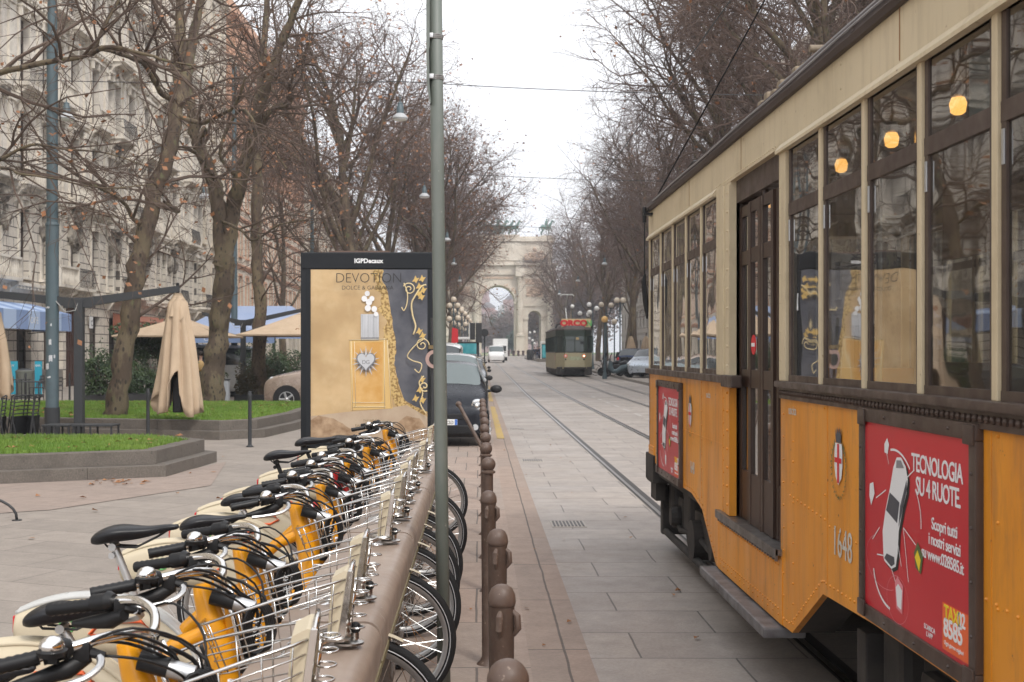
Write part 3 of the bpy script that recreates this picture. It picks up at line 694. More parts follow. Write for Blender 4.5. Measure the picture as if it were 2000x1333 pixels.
# advertising frames
def ad(y0, y1, z0, z1, nice):
    x = TX-.012; fr = MB(); e = .052
    for a, b in (((y1,z1-e),(y0,z1)),((y1,z0),(y0,z0+e)),((y1,z0+e),(y1+e,z1-e)),((y0-e,z0+e),(y0,z1-e))):
        fr.cbox((x-.014,a[0],a[1]),(x+.013,b[0],b[1]),.005)
    for y in (y1, y0-.085):
        for z in (z0, z1-.07): fr.cbox((x-.022,y+.005,z+.005),(x-.012,y+.08,z+.065),.006)
    rivets(fr, [(y0-.3*(k+1),z) for k in range(3) for z in (z0+.026,z1-.026)]+[(y,z0+.16*(k+1)) for k in range(4) for y in (y1+.026,y0-.026)], .007, x-.014)
    root = fr.build('advert_frame', T_['brown'], tram, smooth=True)
    p = MB(); p.box((x-.004,y1+e,z0+e),(x,y0-e,z1-e)); pn = p.build('advert_panel', T_['adred'], root)
    W = (y0-y1)-2*e; H = (z1-z0)-2*e; Y0 = y0-e; Z0 = z0+e
    P = lambda u, v, d=0: (x-.0045-d, Y0-u*W, Z0+v*H)      # u rightwards on the picture, v up
    def shape(name, ink, pts, d): 
        m_ = MB(); m_.add([P(u,v,d) for u,v in pts], [tuple(range(len(pts)))]); m_.build(name, ink, root, fix=False)
    def ln(name, ink, pts, d, r):
        m_ = MB()
        for (u0,v0),(u1,v1) in zip(pts, pts[1:]):
            dx, dy = (u1-u0)*W, (v1-v0)*H; L = math.hypot(dx,dy) or 1; nx, ny = -dy/L*r/W, dx/L*r/H
            m_.add([P(u0-nx,v0-ny,d),P(u1-nx,v1-ny,d),P(u1+nx,v1+ny,d),P(u0+nx,v0+ny,d)],[(0,1,2,3)])
        m_.build(name, ink, root, fix=False)
    ux, uz = (0,-1,0), (0,0,1); tx = lambda s, u, v, size, ink='white', b=0, al='LEFT', sp=1, sx=1: text(s, 'lettering', INK[ink], root, P(u,v,.001), size, ux, uz, al, .0005, bold=b, spacing=sp, sx=sx)
    tx('TECNOLOGIA', .50, .80, .085, b=.0012, sp=.92, sx=.86); tx('SU 4 RUOTE.', .54, .69, .085, b=.0012, sp=.92, sx=.86)
    tx('Scopri tutti', .79, .55, .054, b=.0006, al='CENTER', sp=.9); tx('i nostri servizi', .79, .475, .054, b=.0006, al='CENTER', sp=.9); tx('su www.028585.it', .77, .40, .054, b=.0006, al='CENTER', sp=.9)
    shape('badge', INK['orange'], [(.775,.02),(.985,.02),(.985,.235),(.775,.235)], .0005)
    tx('TAXI', .79, .165, .062, 'yellow', .0012, sp=.9); tx('02', .90, .165, .062, b=.0012, sp=.9); tx('8585', .785, .085, .082, b=.0018, sp=.92); tx('Ogni giorno migliori', .79, .045, .019)
    tx('SCARICA', .665, .062, .024, al='CENTER'); tx("L'APP", .665, .03, .024, al='CENTER')
    # the white car seen from above with icons round it
    car = [(.215,.305),(.225,.285),(.30,.262),(.345,.285),(.365,.36),(.375,.47),(.42,.60),(.455,.68),(.465,.75),(.445,.81),(.40,.85),(.355,.845),(.32,.79),(.285,.68),(.235,.55),(.205,.44)]
    shape('car_shadow', INK['black'], [(u+.018,v-.012) for u,v in car], .0008)
    shape('car_picture', INK['white'], car, .0016)
    shape('car_windscreen', INK['slate'], [(.245,.555),(.285,.655),(.385,.62),(.36,.51)], .0024)
    shape('car_side_window', INK['slate'], [(.39,.60),(.455,.745),(.46,.70),(.425,.61),(.375,.49)], .0024)
    shape('car_rear_window', INK['grey'], [(.355,.83),(.40,.835),(.43,.80),(.35,.79)], .0024)
    shape('car_grille', INK['slate'], [(.225,.30),(.30,.275),(.335,.295),(.33,.33),(.25,.33)], .0024)
    shape('icon', INK['white'], [(.075,.55),(.055,.60),(.06,.665),(.10,.68),(.115,.62)], .0016); shape('icon', INK['white'], [(.225,.90),(.255,.935),(.275,.90),(.26,.85),(.225,.855)], .0016)
    shape('icon', INK['green'], [(.525,.40),(.56,.46),(.61,.40),(.59,.31),(.54,.33)], .0016); shape('icon', INK['yellow'], [(.535,.38),(.56,.42),(.59,.38),(.575,.32)], .0024)
    shape('icon', INK['pink'], [(.335,.20),(.36,.24),(.42,.205),(.41,.06),(.35,.075)], .0012); shape('icon', INK['white'], [(.345,.18),(.37,.205),(.41,.18),(.40,.08),(.36,.09)], .0018)
    arc = lambda cu, cv, ru, rv_, a0, a1, n=14: [(cu+ru*math.cos(R(a0+(a1-a0)*k/n)), cv+rv_*math.sin(R(a0+(a1-a0)*k/n))) for k in range(n+1)]
    ln('arc', INK['white'], arc(.33,.55,.24,.33,50,100), .0012, .004); ln('arc', INK['white'], arc(.36,.55,.23,.25,-5,40), .0012, .003)
    ln('arc', INK['white'], arc(.30,.25,.20,.20,190,265), .0012, .005); ln('arc', INK['pink'], arc(.36,.12,.11,.12,0,360,24), .0012, .0012); ln('arc', INK['pink'], arc(.22,.28,.20,.14,120,300,20), .0012, .0012)
    for p, q in (((.30,.26),(.36,.18)),((.42,.50),(.54,.44)),((.42,.50),(.47,.24)),((.24,.66),(.13,.60)),((.27,.80),(.245,.86)),((.46,.76),(.52,.80)),((.21,.31),(.14,.30)),((.17,.45),(.09,.37)),((.36,.42),(.40,.30))): ln('pointer', INK['white'], [p,q], .001, .0022)
ad(4.705, 3.60, .70, 1.49, True)
ad(10.06, 8.90, .715, 1.475, True)
# city crest
def crest(cy, zc):
    x = TX-.004; k = .7
    P = lambda u, v, d: (x-d, cy-u*k*1.45, zc+v*k)
    root = MB(); pts = [(-.052,.115),(.052,.115),(.055,-.02),(.04,-.085),(0,-.13),(-.04,-.085),(-.055,-.02)]
    root.add([P(u,v,.001) for u,v in pts], [tuple(range(len(pts)))]); root = root.build('crest', INK['white'], tram, fix=False)
    c = MB(); c.add([P(u,v,.0025) for u,v in ((-.013,.112),(.013,.112),(.013,-.118),(-.013,-.118))],[(0,1,2,3)]); c.add([P(u,v,.003) for u,v in ((-.046,.03),(.046,.03),(.046,0),(-.046,0))],[(0,1,2,3)])
    c.build('crest_cross', INK['red'], root, fix=False)
    c = MB(); c.add([P(u,v,.0015) for u,v in ((-.034,.125),(.034,.125),(.045,.205),(.028,.165),(.016,.212),(0,.17),(-.016,.212),(-.028,.165),(-.045,.205))],[tuple(range(9))])
    c.add([P(u,v,.001) for u,v in ((-.036,.118),(.036,.118),(.036,.14),(-.036,.14))],[(0,1,2,3)]); c.build('crest_crown', INK['slate'], root, fix=False)
    c = MB()
    for s in (-1, 1):
        for q in range(12):
            a = R(-88 + q*13); u, v = s*.088*math.cos(a), -.04+.15*math.sin(a)
            for w_ in (-.5,.5):
                b = a + w_; c.add([P(u,v,.0012),P(u+s*.016*math.cos(b)-.006*math.sin(b),v+.022*math.sin(b)+.008,.0012),P(u+s*.030*math.cos(b),v+.036*math.sin(b)+.02*(w_>0),.0016),P(u+s*.01*math.cos(b)+.008,v+.022*math.sin(b),.0012)],[(0,1,2,3)])
    c.build('crest_wreath', INK['green'], root, fix=False)
crest(5.04, 1.245); crest(8.58, 1.26)
LG = M('number_silver', (.60,.57,.50), .45)
for q, ch in enumerate(('1648',)): text('1648', 'fleet_number', LG, tram, (TX-.003, 5.13, .86), .175, (0,-1,0), (0,0,1), 'LEFT', .0006, sx=.78)
text('uscita', 'exit_lettering', LG, tram, (TX-.003, 5.86, 1.405), .062, (0,-1,0), (0,0,1), 'LEFT', .0005)
text('uscita', 'exit_lettering', LG, tram, (TX-.003, 7.98, 1.405), .062, (0,-1,0), (0,0,1), 'LEFT', .0005)
text('1648', 'fleet_number', LG, tram, (TX-.003, 8.60, .86), .12, (0,-1,0), (0,0,1), 'LEFT', .0006, sx=.78)

# tail wall, far side, nose
mb = MB(); n = 8
pts = [(TX+.0, YT)] + [(TX + (TXR-TX)*(.5-.5*math.cos(math.pi*k/n)), YT+.30*math.sin(math.pi*k/n)) for k in range(1,n)] + [(TXR, YT)]
mb.prism(pts+[(TXR,YT-.03),(TX,YT-.03)], 'z', .62, ZS); mb.build('end_panel', T_['orange'], tram)
mb = MB(); mb.prism(pts+[(TXR,YT-.03),(TX,YT-.03)], 'z', ZT, ZG); 
for x, y in (pts[1], pts[3], pts[5], pts[7]): mb.box((x-.03,y-.04,ZS),(x+.03,y,ZT))
mb.box((TX+.0,YT-.04,ZS),(TX+.06,YT+.02,ZT)); mb.box((TXR-.06,YT-.04,ZS),(TXR,YT+.02,ZT)); mb.build('end_panel', T_['cream'], tram)
mb = MB(); mb.cbox((TX+.03,YT+.02,.55),(TXR-.03,YT+.42,.66),.02); mb.cbox((TX-.02,10.3,.60),(TX+.10,10.75,.83),.01); mb.cyl((TX+.15,YT+.2,.42),(TX+.15,YT+.2,.75),.04); mb.box((TX+.02,10.4,.44),(TX+.10,10.7,.62))
mb.build('bumper', T_['under'], tram)
mb = MB(); mb.box((TX-.006,10.35,.76),(TX+.02,YT,.90)); rivets(mb,[(y,z) for y in (10.42,10.5,10.58) for z in (.79,.83,.87)], .008, TX-.006); mb.build('corner_bracket', T_['orange'], tram, smooth=True)
mb = MB()
holes = [(b+.05,a-.05,ZS,ZT) for P_ in (rear_posts, [6.9,6.3]+front_posts) for a,b in zip(P_,P_[1:])]
wall_openings(mb, 'x', TXR, YN, YT, .6, ZG, holes, .04, -1); mb.build('far_side_wall', T_['cream'], tram, fix=False)
mb = MB(); 
for b,a,z0,z1 in holes: mb.box((TXR-.03,b,ZR-.03),(TXR-.01,a,ZR+.03))
mb.build('far_sashes', T_['brown'], tram)
mb = MB(); mb.add([(TXR-.02,YN,ZS),(TXR-.02,YT,ZS),(TXR-.02,YT,ZT),(TXR-.02,YN,ZT)],[(0,1,2,3)]); mb.build('far_panes', T_['glass'], tram, fix=False)
mb = MB(); mb.prism([(TX,YN),(1.9,YN-.4),(3.4,YN-.4),(TXR,YN)], 'z', .6, ZG); mb.build('nose_panel', T_['orange'], tram)
# inside
mb = MB(); mb.box((TX+.03,YN,.66),(TXR-.03,YT-.05,.72)); mb.build('floor', T_['under'], tram)
mb = MB(); mb.box((TX+.04,YN,ZG-.05),(TXR-.04,YT-.05,ZG-.02)); mb.build('ceiling', M('tram_ceiling', (.16,.12,.075), .6), tram)
mb = MB()
for y0, y1 in ((7.5,10.5),(-2,5.8)):
    mb.box((TXR-.5,y0,1.08),(TXR-.06,y1,1.13)); mb.prism([(TXR-.14,1.13),(TXR-.07,1.13),(TXR-.05,1.62),(TXR-.09,1.62)],'y',y0,y1); mb.box((TX+.12,y0,1.08),(TX+.5,y1,1.13)); mb.prism([(TX+.12,1.13),(TX+.17,1.13),(TX+.12,1.5),(TX+.09,1.5)],'y',y0,y1)
mb.build('bench', T_['seatw'], tram)
mb = MB()
for y in (9.4,8.2,6.9,6.3,5.0,3.8,2.6): mb.cyl((2.25,y,.72),(2.25,y,ZG-.05),.016,n=8)
mb.cyl((2.0,-2,2.58),(2.0,10.4,2.58),.014,n=6); mb.cyl((3.2,-2,2.58),(3.2,10.4,2.58),.014,n=6); mb.build('grab_rail', MT['steel'], tram)
for k in range(9):
    y = 8.98 - .88*k
    a = MB(); a.lathe([(.03,0),(.034,-.045),(.02,-.06)][::-1], (2.13,y,ZG-.05), 12); o = a.build('ceiling_lamp', MT['steel'], tram)
    b = MB(); b.lathe([(.018,-.13),(.032,-.12),(.038,-.08),(.028,-.055)], (2.13,y,ZG-.05), 14); b.build('lamp_glass', T_['lamp'], o, smooth=True)
mb = MB(); mb.box((TX+.14,3.85,2.43),(TX+.15,4.06,2.66)); mb.build('notice', INK['bluep'] if False else M('notice_pale', (.45,.55,.58), .6), tram)
# running gear
def bogie(yc, name='bogie'):
    f = MB()
    for x in (TX+.22, TXR-.28):
        f.cbox((x,yc-1.1,.44),(x+.07,yc+1.1,.56),.01); f.cbox((x-.05,yc-.25,.25),(x+.10,yc+.25,.5),.02)
        for s in (-.85,.85): f.cbox((x-.06,yc+s-.13,.24),(x+.1,yc+s+.13,.52),.03); f.lathe([(.07,0),(.09,.05),(.09,.1)],(x-.14,yc+s,.36),12,'x')
        for s in (-.5,.5):
            for q in range(5): f.lathe([(.055,0),(.055,.03)],(x,yc+s,.34+q*.045),10)
    for q, (a, b, z0, z1) in enumerate(((-1.35,-1.1,.20,.66),(-.62,-.30,.30,.60),(.30,.60,.28,.62),(1.1,1.35,.22,.66))): f.cbox((TX+.14, yc+a, z0),(TX+.42, yc+b, z1), .04)
    f.tube([(TX+.16,yc-1.3,.40),(TX+.14,yc-.6,.30),(TX+.16,yc+.1,.33),(TX+.14,yc+.7,.27),(TX+.17,yc+1.3,.38)],.022,8); f.cyl((TX+.1,yc,.30),(TX+.3,yc,.30),.15,n=18)
    f.box((TX+.35,yc-1.5,.3),(TXR-.4,yc+1.5,.6)); f.cbox((TX+.12,yc-1.62,.13),(TX+.2,yc-1.5,.62),.01); f.cbox((TX+.10,yc+1.42,.13),(TX+.35,yc+1.54,.55),.01); f.cyl((TX+.13,yc-1.4,.16),(TX+.13,yc+1.4,.16),.03)
    b = f.build(name, T_['under'], tram)
    for s in (-.85,.85):
        for x in (1.80, 3.34):
            w_ = MB(); w_.lathe([(.30,0),(.335,.02),(.335,.05),(.31,.06),(.31,.12),(.26,.12),(.25,.08),(.12,.07),(.1,.13),(.05,.14)],(x-.07,yc+s,.336),24,'x'); w_.build('wheel', T_['under'], b, smooth=True)
bogie(9.15); bogie(3.6)
mb = MB(); mb.box((TX+.20,5.9,.36),(TXR-.2,7.9,.62)); mb.box((TX+.45,4.95,.06),(TX+.5,5.45,.55));  mb.box((TX+.1,1.4,.12),(TX+.7,2.1,.6)); mb.cbox((TX+.1,-.4,.25),(TXR-.1,.9,.62),.03)
mb.build('underframe', T_['under'], tram)
mb = MB(); mb.box((TX+.30,4.55,.10),(TX+.34,5.15,.66)); mb.build('dust_guard', M('guard_ochre', (.16,.12,.085), .8, col2=(.08,.065,.05), nscale=5), tram)
# ================================================================ DOCKING STATION AND BIKES
XR, XL, ZD = -.325, -.66, .80
seams = [1.1, 3.14, 5.17, 7.2, 9.23, 11.26, 12.6]
seams = [0.01, 2.05, 4.09, 6.13, 8.17, 10.21]
ords = ['nearest', 'second', 'third', 'fourth', 'fifth', 'farthest']
for i, y0 in enumerate(seams):
    y1 = y0 + (2.04 if i < 5 else 2.04)
    root = empty('dock_beam', (-.49, (y0+y1)/2, 0), ords[i] + ' section of the brown metal bicycle dock counted from the camera', 'bike dock', 'sections of the bicycle dock')
    mb = MB(); q = .016; n = 7
    prof = [(XL, ZD-.10), (XL, ZD)] + [(XR-.055+.055*math.sin(math.pi/2*k/n), ZD-.055+.055*math.cos(math.pi/2*k/n)) for k in range(n+1)] + [(XR, ZD-.13), (XR-.02, ZD-.13)]
    ins = [(x-.004*(x>-.4), z-.006*(z>ZD-.05)) for x, z in prof]
    mb.prism(prof, 'y', y0+q, y1-q); mb.build('top_beam', MT['dock'], root, smooth=True)
    mb = MB(); mb.prism([(x-.024*(x>-.4)+.01*(x<-.6), z-.022*(z>ZD-.09)) for x,z in prof], 'y', y1-q, y1+q); mb.build('joint', MT['dockdark'], root)
    mb = MB(); mb.box((XR-.004,y0+q,ZD-.155),(XR+.004,y1-q,ZD-.132)); mb.build('edge_trim', M('dock_trim', (.22,.185,.10), .5), root)
    for k in range(3):
        yy = y0 + .34 + k*.68
        if yy > y1-.1: break
        mb = MB(); mb.cbox((XL+.05, yy+.26, 0), (XL+.22, yy+.40, ZD-.10), .008); mb.build('leg', MT['dockdark'], root)
mb = MB(); mb.cbox((-.60, .1, .0), (-.44, 12.1, .05), .01)
tag(mb.build('dock_foundation_rail', MT['dockdark']), 'brown floor rail running under the whole bicycle dock', 'floor rail')

def make_bike(mats, hseat, fend, lock=True, post=None):
    "local: x forward, y left, z up; front wheel centre x=.52, rear x=-.41"
    fr_m = mats
    root = bpy.data.objects.new('city_bike', None); COL.objects.link(root); root.empty_display_size = .3
    RW = .335
    def wheel(cx, name):
        t = MB(); ring = []
        t.tube([(cx+(RW-.021)*math.cos(a), 0, RW+(RW-.021)*math.sin(a)) for a in [2*math.pi*k/64 for k in range(64)]], .021, 10, closed=True)
        w_ = t.build('wheel', MT['rubber'], root, smooth='all')
        m_ = MB(); prof = [(RW-.040,-.012),(RW-.058,-.010),(RW-.064,0),(RW-.058,.010),(RW-.040,.012)]
        n = 64; vs=[]; fs=[]
        for k in range(n):
            a = 2*math.pi*k/n
            for r_, y in prof: vs.append((cx+r_*math.cos(a), y, RW+r_*math.sin(a)))
        for k in range(n):
            for j in range(4): k2=(k+1)%n; fs.append((k*5+j,k*5+j+1,k2*5+j+1,k2*5+j))
        m_.add(vs, fs); m_.build('rim', MT['alu'], w_, smooth='all', fix=False)
        s = MB()
        for side in (-1,1): s.tube([(cx+(RW-.030)*math.cos(a), side*.0195, RW+(RW-.030)*math.sin(a)) for a in [2*math.pi*k/56 for k in range(56)]], .0022, 4, closed=True)
        s.build('reflective_stripe', INK['silver'], w_, fix=False)
        s = MB()
        for k in range(28):
            a = 2*math.pi*k/28; side = 1 if k%2 else -1; b = a + (1.25 if (k//2)%2 else -1.25)
            s.tube([(cx+(RW-.060)*math.cos(a),0,RW+(RW-.060)*math.sin(a)),(cx+.026*math.cos(b),side*.03,RW+.026*math.sin(b))], .0018, 3, cap=False)
        s.build('spokes', MT['wire'], w_, fix=False)
        h = MB(); h.lathe([(.012,-.055),(.014,-.04),(.032,-.036),(.032,-.028),(.02,-.024),(.02,.024),(.032,.028),(.032,.036),(.014,.04),(.012,.055)],(cx,0,RW),16,'y'); h.build('hub', MT['alu'], w_, smooth=True)
    wheel(.52,'front'); wheel(-.33,'rear')
    # frame: fat step-through beam
    f = MB()
    f.tube([(.095,0,.985),(.125,0,.88),(.160,0,.77),(.170,0,.66),(.125,0,.52),(.04,0,.40),(-.06,0,.345),(-.17,0,.33)], [.026,.040,.050,.060,.064,.058,.05,.04], 14, sm=3)
    f.tube([(.18,0,.95),(.215,0,.70)], .027, 12)
    f.tube([(.12,0,.84),(.02,0,.80),(-.09,0,.70),(-.17,0,.58),(-.20,0,.50)], [.026,.026,.026,.024,.022], 10)
    f.tube([(-.15,0,.30),(-.23,0,.72)], .021, 10)
    for s in (-1,1): f.tube([(-.20,s*.02,.52),(-.33,s*.06,RW)],.012,6); f.tube([(-.14,s*.03,.31),(-.33,s*.06,RW)],.013,6)
    f.build('frame', fr_m, root, smooth=True)
    # fork
    f = MB()
    for s in (-1,1): f.tube([(.205,s*.045,.69),(.26,s*.05,.62),(.47,s*.052,.37),(.52,s*.052,RW)], [.015,.015,.012,.010], 8)
    f.cbox((.18,-.055,.675),(.23,.055,.71),.008); f.build('fork', MT['chrome'], root, smooth=True)
    # stem, bars
    f = MB(); f.tube([(.185,0,.88),(.155,0,.96),(.150,0,1.0)], [.023,.022,.024], 12)
    for s in (-1,1):
        f.tube([(.15,0,1.0),(.155,s*.04,1.012),(.14,s*.10,1.035),(.09,s*.17,1.045),(.02,s*.215,1.035),(-.05,s*.24,1.02)], .0125, 10, sm=4)
    f.build('handlebar', MT['chrome'], root, smooth=True)
    for s in (-1,1):
        g = MB(); a = Vector((-.045,s*.238,1.02)); b = Vector((-.165,s*.27,1.0)); L = 14
        g.tube([a.lerp(b,k/L) for k in range(L+1)], [.0185 if k%2 else .0165 for k in range(L+1)], 10)
        gp = g.build('grip', MT['black'], root, smooth=True)
        g = MB(); g.tube([(.005,s*.220,1.033),(-.04,s*.236,1.024)], [.024,.024], 12); g.tube([(.02,s*.212,1.036),(.004,s*.22,1.033)],[.018,.028],12); g.build('shifter', MT['black'], gp, smooth=True)
        # brake lever: black housing, bright blade
        g = MB(); g.cbox((.02,s*.205-.012,1.0),(.06,s*.205+.012,1.045),.008); g.tube([(.05,s*.2,1.02),(.09,s*.20,1.01)],[.014,.009],8)
        g.tube([(.05,s*.185,1.005),(.01,s*.215,.985),(-.05,s*.245,.972),(-.10,s*.262,.965)],[.015,.023,.017,.008],10)
        br = g.build('brake_lever', MT['black'], root, smooth=True)
        g = MB(); g.tube([(.075,s*.195,1.015),(.085,s*.225,.995),(.055,s*.26,.975),(-.01,s*.285,.965),(-.07,s*.30,.96)], [.010,.009,.0075,.007,.008], 8, sm=3); g.build('lever_blade', MT['alu'], br, smooth=True)
        g = MB()
        if s < 0:
            g.tube([(.09,s*.2,1.01),(.17,s*.17,.99),(.24,s*.09,.93),(.25,s*.02,.86),(.22,-.01,.78)], .0035, 6, sm=4)
            g.tube([(.03,s*.205,1.03),(.15,s*.19,1.07),(.27,s*.10,1.0),(.28,s*.03,.88),(.23,-.02,.76),(.16,-.03,.62)], .0035, 6, sm=4)
        else: g.tube([(.09,s*.2,1.01),(.18,s*.16,1.04),(.27,s*.07,.98),(.27,0,.86),(.20,.02,.74)], .0035, 6, sm=4)
        g.build('brake_cable', MT['black'], br, smooth='all')
    g = MB(); g.lathe([(.026,0),(.028,.007),(.025,.018),(.017,.026),(.005,.030)],(-.01,-.265,1.045),16); b = g.build('bell', MT['chrome'], root, smooth=True)
    g = MB(); g.lathe([(.03,-.014),(.034,-.002),(.03,.0)],(-.01,-.265,1.045),16); g.box((-.02,-.262,1.01),(.0,-.24,1.035)); g.build('bell_base', MT['black'], b, smooth=True)
    g = MB()
    for q in range(3): g.tube([(.03,-.19+.02*q,1.03),(.12,-.16+.03*q,1.05-.02*q),(.21,-.08+.02*q,.99-.02*q),(.225,.0+.01*q,.90),(.20,.03,.78),(.12,.045,.60),(.02,.05,.45)], .0042, 6, sm=4)
    g.tube([(.19,.04,.96),(.25,.09,.90),(.24,.10,.80),(.17,.06,.74)], .006, 6, sm=4)
    g.build('cable_loom', MT['black'], root, smooth='all')
    # head unit: black housing plus bright barrel
    g = MB(); g.tube([(.135,-.045,.955),(.205,-.05,.935)], .025, 16); h = g.build('lamp_housing', MT['black'], root, smooth=True); g = MB(); g.cbox((.215,-.045,.72),(.255,.045,.83),.01); g.build('lock_box', MT['black'], root, smooth=True)
    g = MB(); g.tube([(.205,-.05,.935),(.265,-.053,.918)], .022, 16); g.build('lamp_barrel', MT['alu'], h, smooth=True)
    # spiral cable lock hung by the head tube
    if lock:
        g = MB(); pts = []
        for k in range(86):
            a = 2*math.pi*k/17; rr = .060 + .012*math.sin(k*.37); pts.append((.235+.035*math.sin(k*.21)+.008*(k/17), -.06+ (k/86)*.07 + .3*0, .85+rr*1.15*math.sin(a))) if False else pts.append((.27+rr*.55*math.cos(a)+.004*(k/17), -.085+rr*.55*math.cos(a)*.6+.010*(k/17), .845+rr*1.2*math.sin(a)))
        g.tube(pts, .0052, 6); g.tube([pts[-1],(.29,-.03,.95),(.22,0,.99),(.17,.02,1.0)], .0052, 6)
        g.cyl((.30,-.06,.78),(.32,-.05,.74),.011,n=8)
        g.build('cable_lock', MT['black'], root, smooth='all')
    # wire basket
    X0, X1 = .115, .535; W0, W1 = .165, .105; ZT0, ZT1, ZB0, ZB1 = .885, 1.005, .735, .845
    def ring(t):  # t 0 bottom .. 1 top
        k = .80+.20*t; x0, x1 = X0+.055*(1-t), X1-.01*(1-t); z0, z1 = ZB0+(ZT0-ZB0)*t, ZB1+(ZT1-ZB1)*t; c = .03
        w0, w1 = W0*k, W1*k
        P = []
        for side in (-1, 1):
            S = [(x0+c, side*w0), (x0+(x1-x0)*.35, side*(w0+.015)*1.0), (x0+(x1-x0)*.7, side*(w0*.45+w1*.58+.006)), (x1-c, side*w1)]
            S = [(x, y, z0+(z1-z0)*((x-x0)/(x1-x0)) + .012*t*math.sin(math.pi*(x-x0)/(x1-x0))) for x, y in S]
            P.append(S)
        f_ = [(x1, -w1+c, z1), (x1, w1-c, z1)]; b_ = [(x0, w0-c, z0), (x0, -w0+c, z0)]
        return P[0] + f_ + P[1][::-1] + b_
    g = MB(); g.tube(ring(1), .0042, 6, closed=True)
    for t in (.78,.52,.26): g.tube(ring(t), .0024, 5, closed=True)
    g.tube(ring(0), .0032, 6, closed=True)
    def pt(u, side, t):
        P = ring(t); S = P[:4] if side < 0 else P[6:10][::-1]
        q = u*3; i = min(2, int(q)); k = q-i; a, b = Vector(S[i]), Vector(S[i+1]); return a.lerp(b,k)
    for side in (-1,1):
        for u in (0,.25,.5,.75,1.0): g.tube([pt(u,side,t) for t in (1,.5,0)], .0024, 5)
    for u in (.1,.3,.5,.7,.9):
        a, b = pt(u,-1,0), pt(u,1,0); g.tube([a,b], .0022, 4)
        P = ring(1); P0 = ring(0); a = Vector(P[10]).lerp(Vector(P[11]),u); b = Vector(P0[10]).lerp(Vector(P0[11]),u); g.tube([a,b], .0022, 4)
    for u in (.2,.5,.8): 
        a, b = Vector(ring(0)[11]), Vector(ring(0)[4]); g.tube([Vector((X0+.06, (u-.5)*.2, ZB0)), Vector((X1-.02,(u-.5)*.15,ZB1))], .0022, 4)
    bk = g.build('basket', MT['wire'], root, smooth='all', fix=False)
    g = MB(); g.prism([(X1-.052,.835),(X1-.036,1.012),(X1+.0,1.03),(X1+.010,1.03),(X1-.020,.835)], 'y', -.072, .072)
    g.build('front_plate', MT['cream'], bk)
    g = MB(); g.prism([(X1-.02,.82),(X1+.010,1.03),(X1+.026,1.03),(X1,.82)], 'y', -.081, -.073); g.prism([(X1-.02,.82),(X1+.010,1.03),(X1+.026,1.03),(X1,.82)], 'y', .073, .081)
    g.tube([(X1+.018,-.077,1.03),(X1+.02,-.05,1.043),(X1+.02,.05,1.043),(X1+.018,.077,1.03)],.007,8); g.tube([(X1-.01,-.077,.825),(X1-.02,-.02,.815),(X1-.02,.02,.815),(X1-.01,.077,.825)],.007,8)
    g.build('plate_edge', MT['chrome'], bk, smooth=True)
    g = MB()
    for k in range(5):
        zz = .850+k*.036; xx = X1+.004+(zz-.83)*.14
        g.tube([(xx+.026+.024*math.cos(a), .024*math.sin(a), zz) for a in [2*math.pi*q/14 for q in range(14)]], .003, 5, closed=True)
    g.tube([(X1+.008,0,.83),(X1+.03,0,1.0)],.008,6); g.build('spring_ring', MT['chrome'], bk, smooth='all', fix=False)
    g = MB()   # support struts, suspension spring
    for s in (-1,1):
        g.tube([(.170,s*.045,.975),(.200,s*.055,.90),(.235,s*.055,.76),(.27,s*.055,.735),(.42,s*.05,.79),(.51,s*.05,.83)],.0085,8); g.tube([(.20,s*.03,.74),(.33,s*.05,.75)],.006,6)
    g.tube([(.262+.016*math.cos(k*.9), .0+.016*math.sin(k*.9), .765+.0019*k) for k in range(60)], .0032, 5)
    g.build('basket_bracket', MT['chrome'], root, smooth='all')
    # docking bar and lock
    g = MB(); g.tube([(.26,0,.74),(.40,0,.78),(.47,0,.815),(.52,0,.835)],.014,10); g.tube([(.42,-.05,.80),(.47,-.045,.82),(.51,-.03,.83)],.011,8); g.lathe([(.045,0),(.050,.008),(.045,.016)],(.505,-.045,.822),24); g.cyl((.535,-.02,.80),(.535,-.02,.86),.014,n=12); g.cyl((.56,.02,.802),(.56,.02,.83),.014,n=10)
    g.lathe([(.046,0),(.046,.006),(.03,.012)],(.545,-.01,.802),20); g.sphere((.535,-.02,.862),.017,10,7)
    dl = g.build('docking_lock', MT['steel'], root, smooth=True)
    g = MB(); g.sphere((.563,.02,.845),.018,10,7); g.build('lock_knob', MT['black'], dl, smooth=True)
    # saddle
    hs_ = hseat
    st = [(-.425,.045,-.052,-.038),(-.420,.066,-.058,-.022),(-.395,.086,-.062,-.004),(-.36,.090,-.056,.008),(-.32,.082,-.050,.012),(-.27,.056,-.046,.006),(-.22,.036,-.036,.004),(-.18,.028,-.022,.010),(-.14,.022,-.012,.012),(-.12,.012,-.010,.004)]
    g = MB(); n = 16; vs=[]; fs=[]
    for x, wd, zb, zt in st:
        for k in range(n):
            a = 2*math.pi*k/n; y, z = math.cos(a), math.sin(a)
            edge_ = zb if abs(y) > .6 else zb+.022
            z_ = zt*1.0 - (zt-zb)*.38*(1-z) if z > 0 else zt-(zt-zb)*.38 + (edge_-(zt-(zt-zb)*.38))*min(1,-z*1.6)
            vs.append((x, wd*abs(y)**.75*(1 if y>0 else -1), hs_+z_))
    for i in range(len(st)-1):
        for k in range(n): k2=(k+1)%n; fs.append((i*n+k,i*n+k2,(i+1)*n+k2,(i+1)*n+k))
    fs.append(tuple(range(n))); fs.append(tuple((len(st)-1)*n+k for k in reversed(range(n))))
    g.add(vs, fs); sd_ = g.build('saddle', MT['saddle'], root, smooth='all')
    sb = sd_.modifiers.new('s', 'SUBSURF'); sb.levels = 2; sb.render_levels = 2
    g = MB()
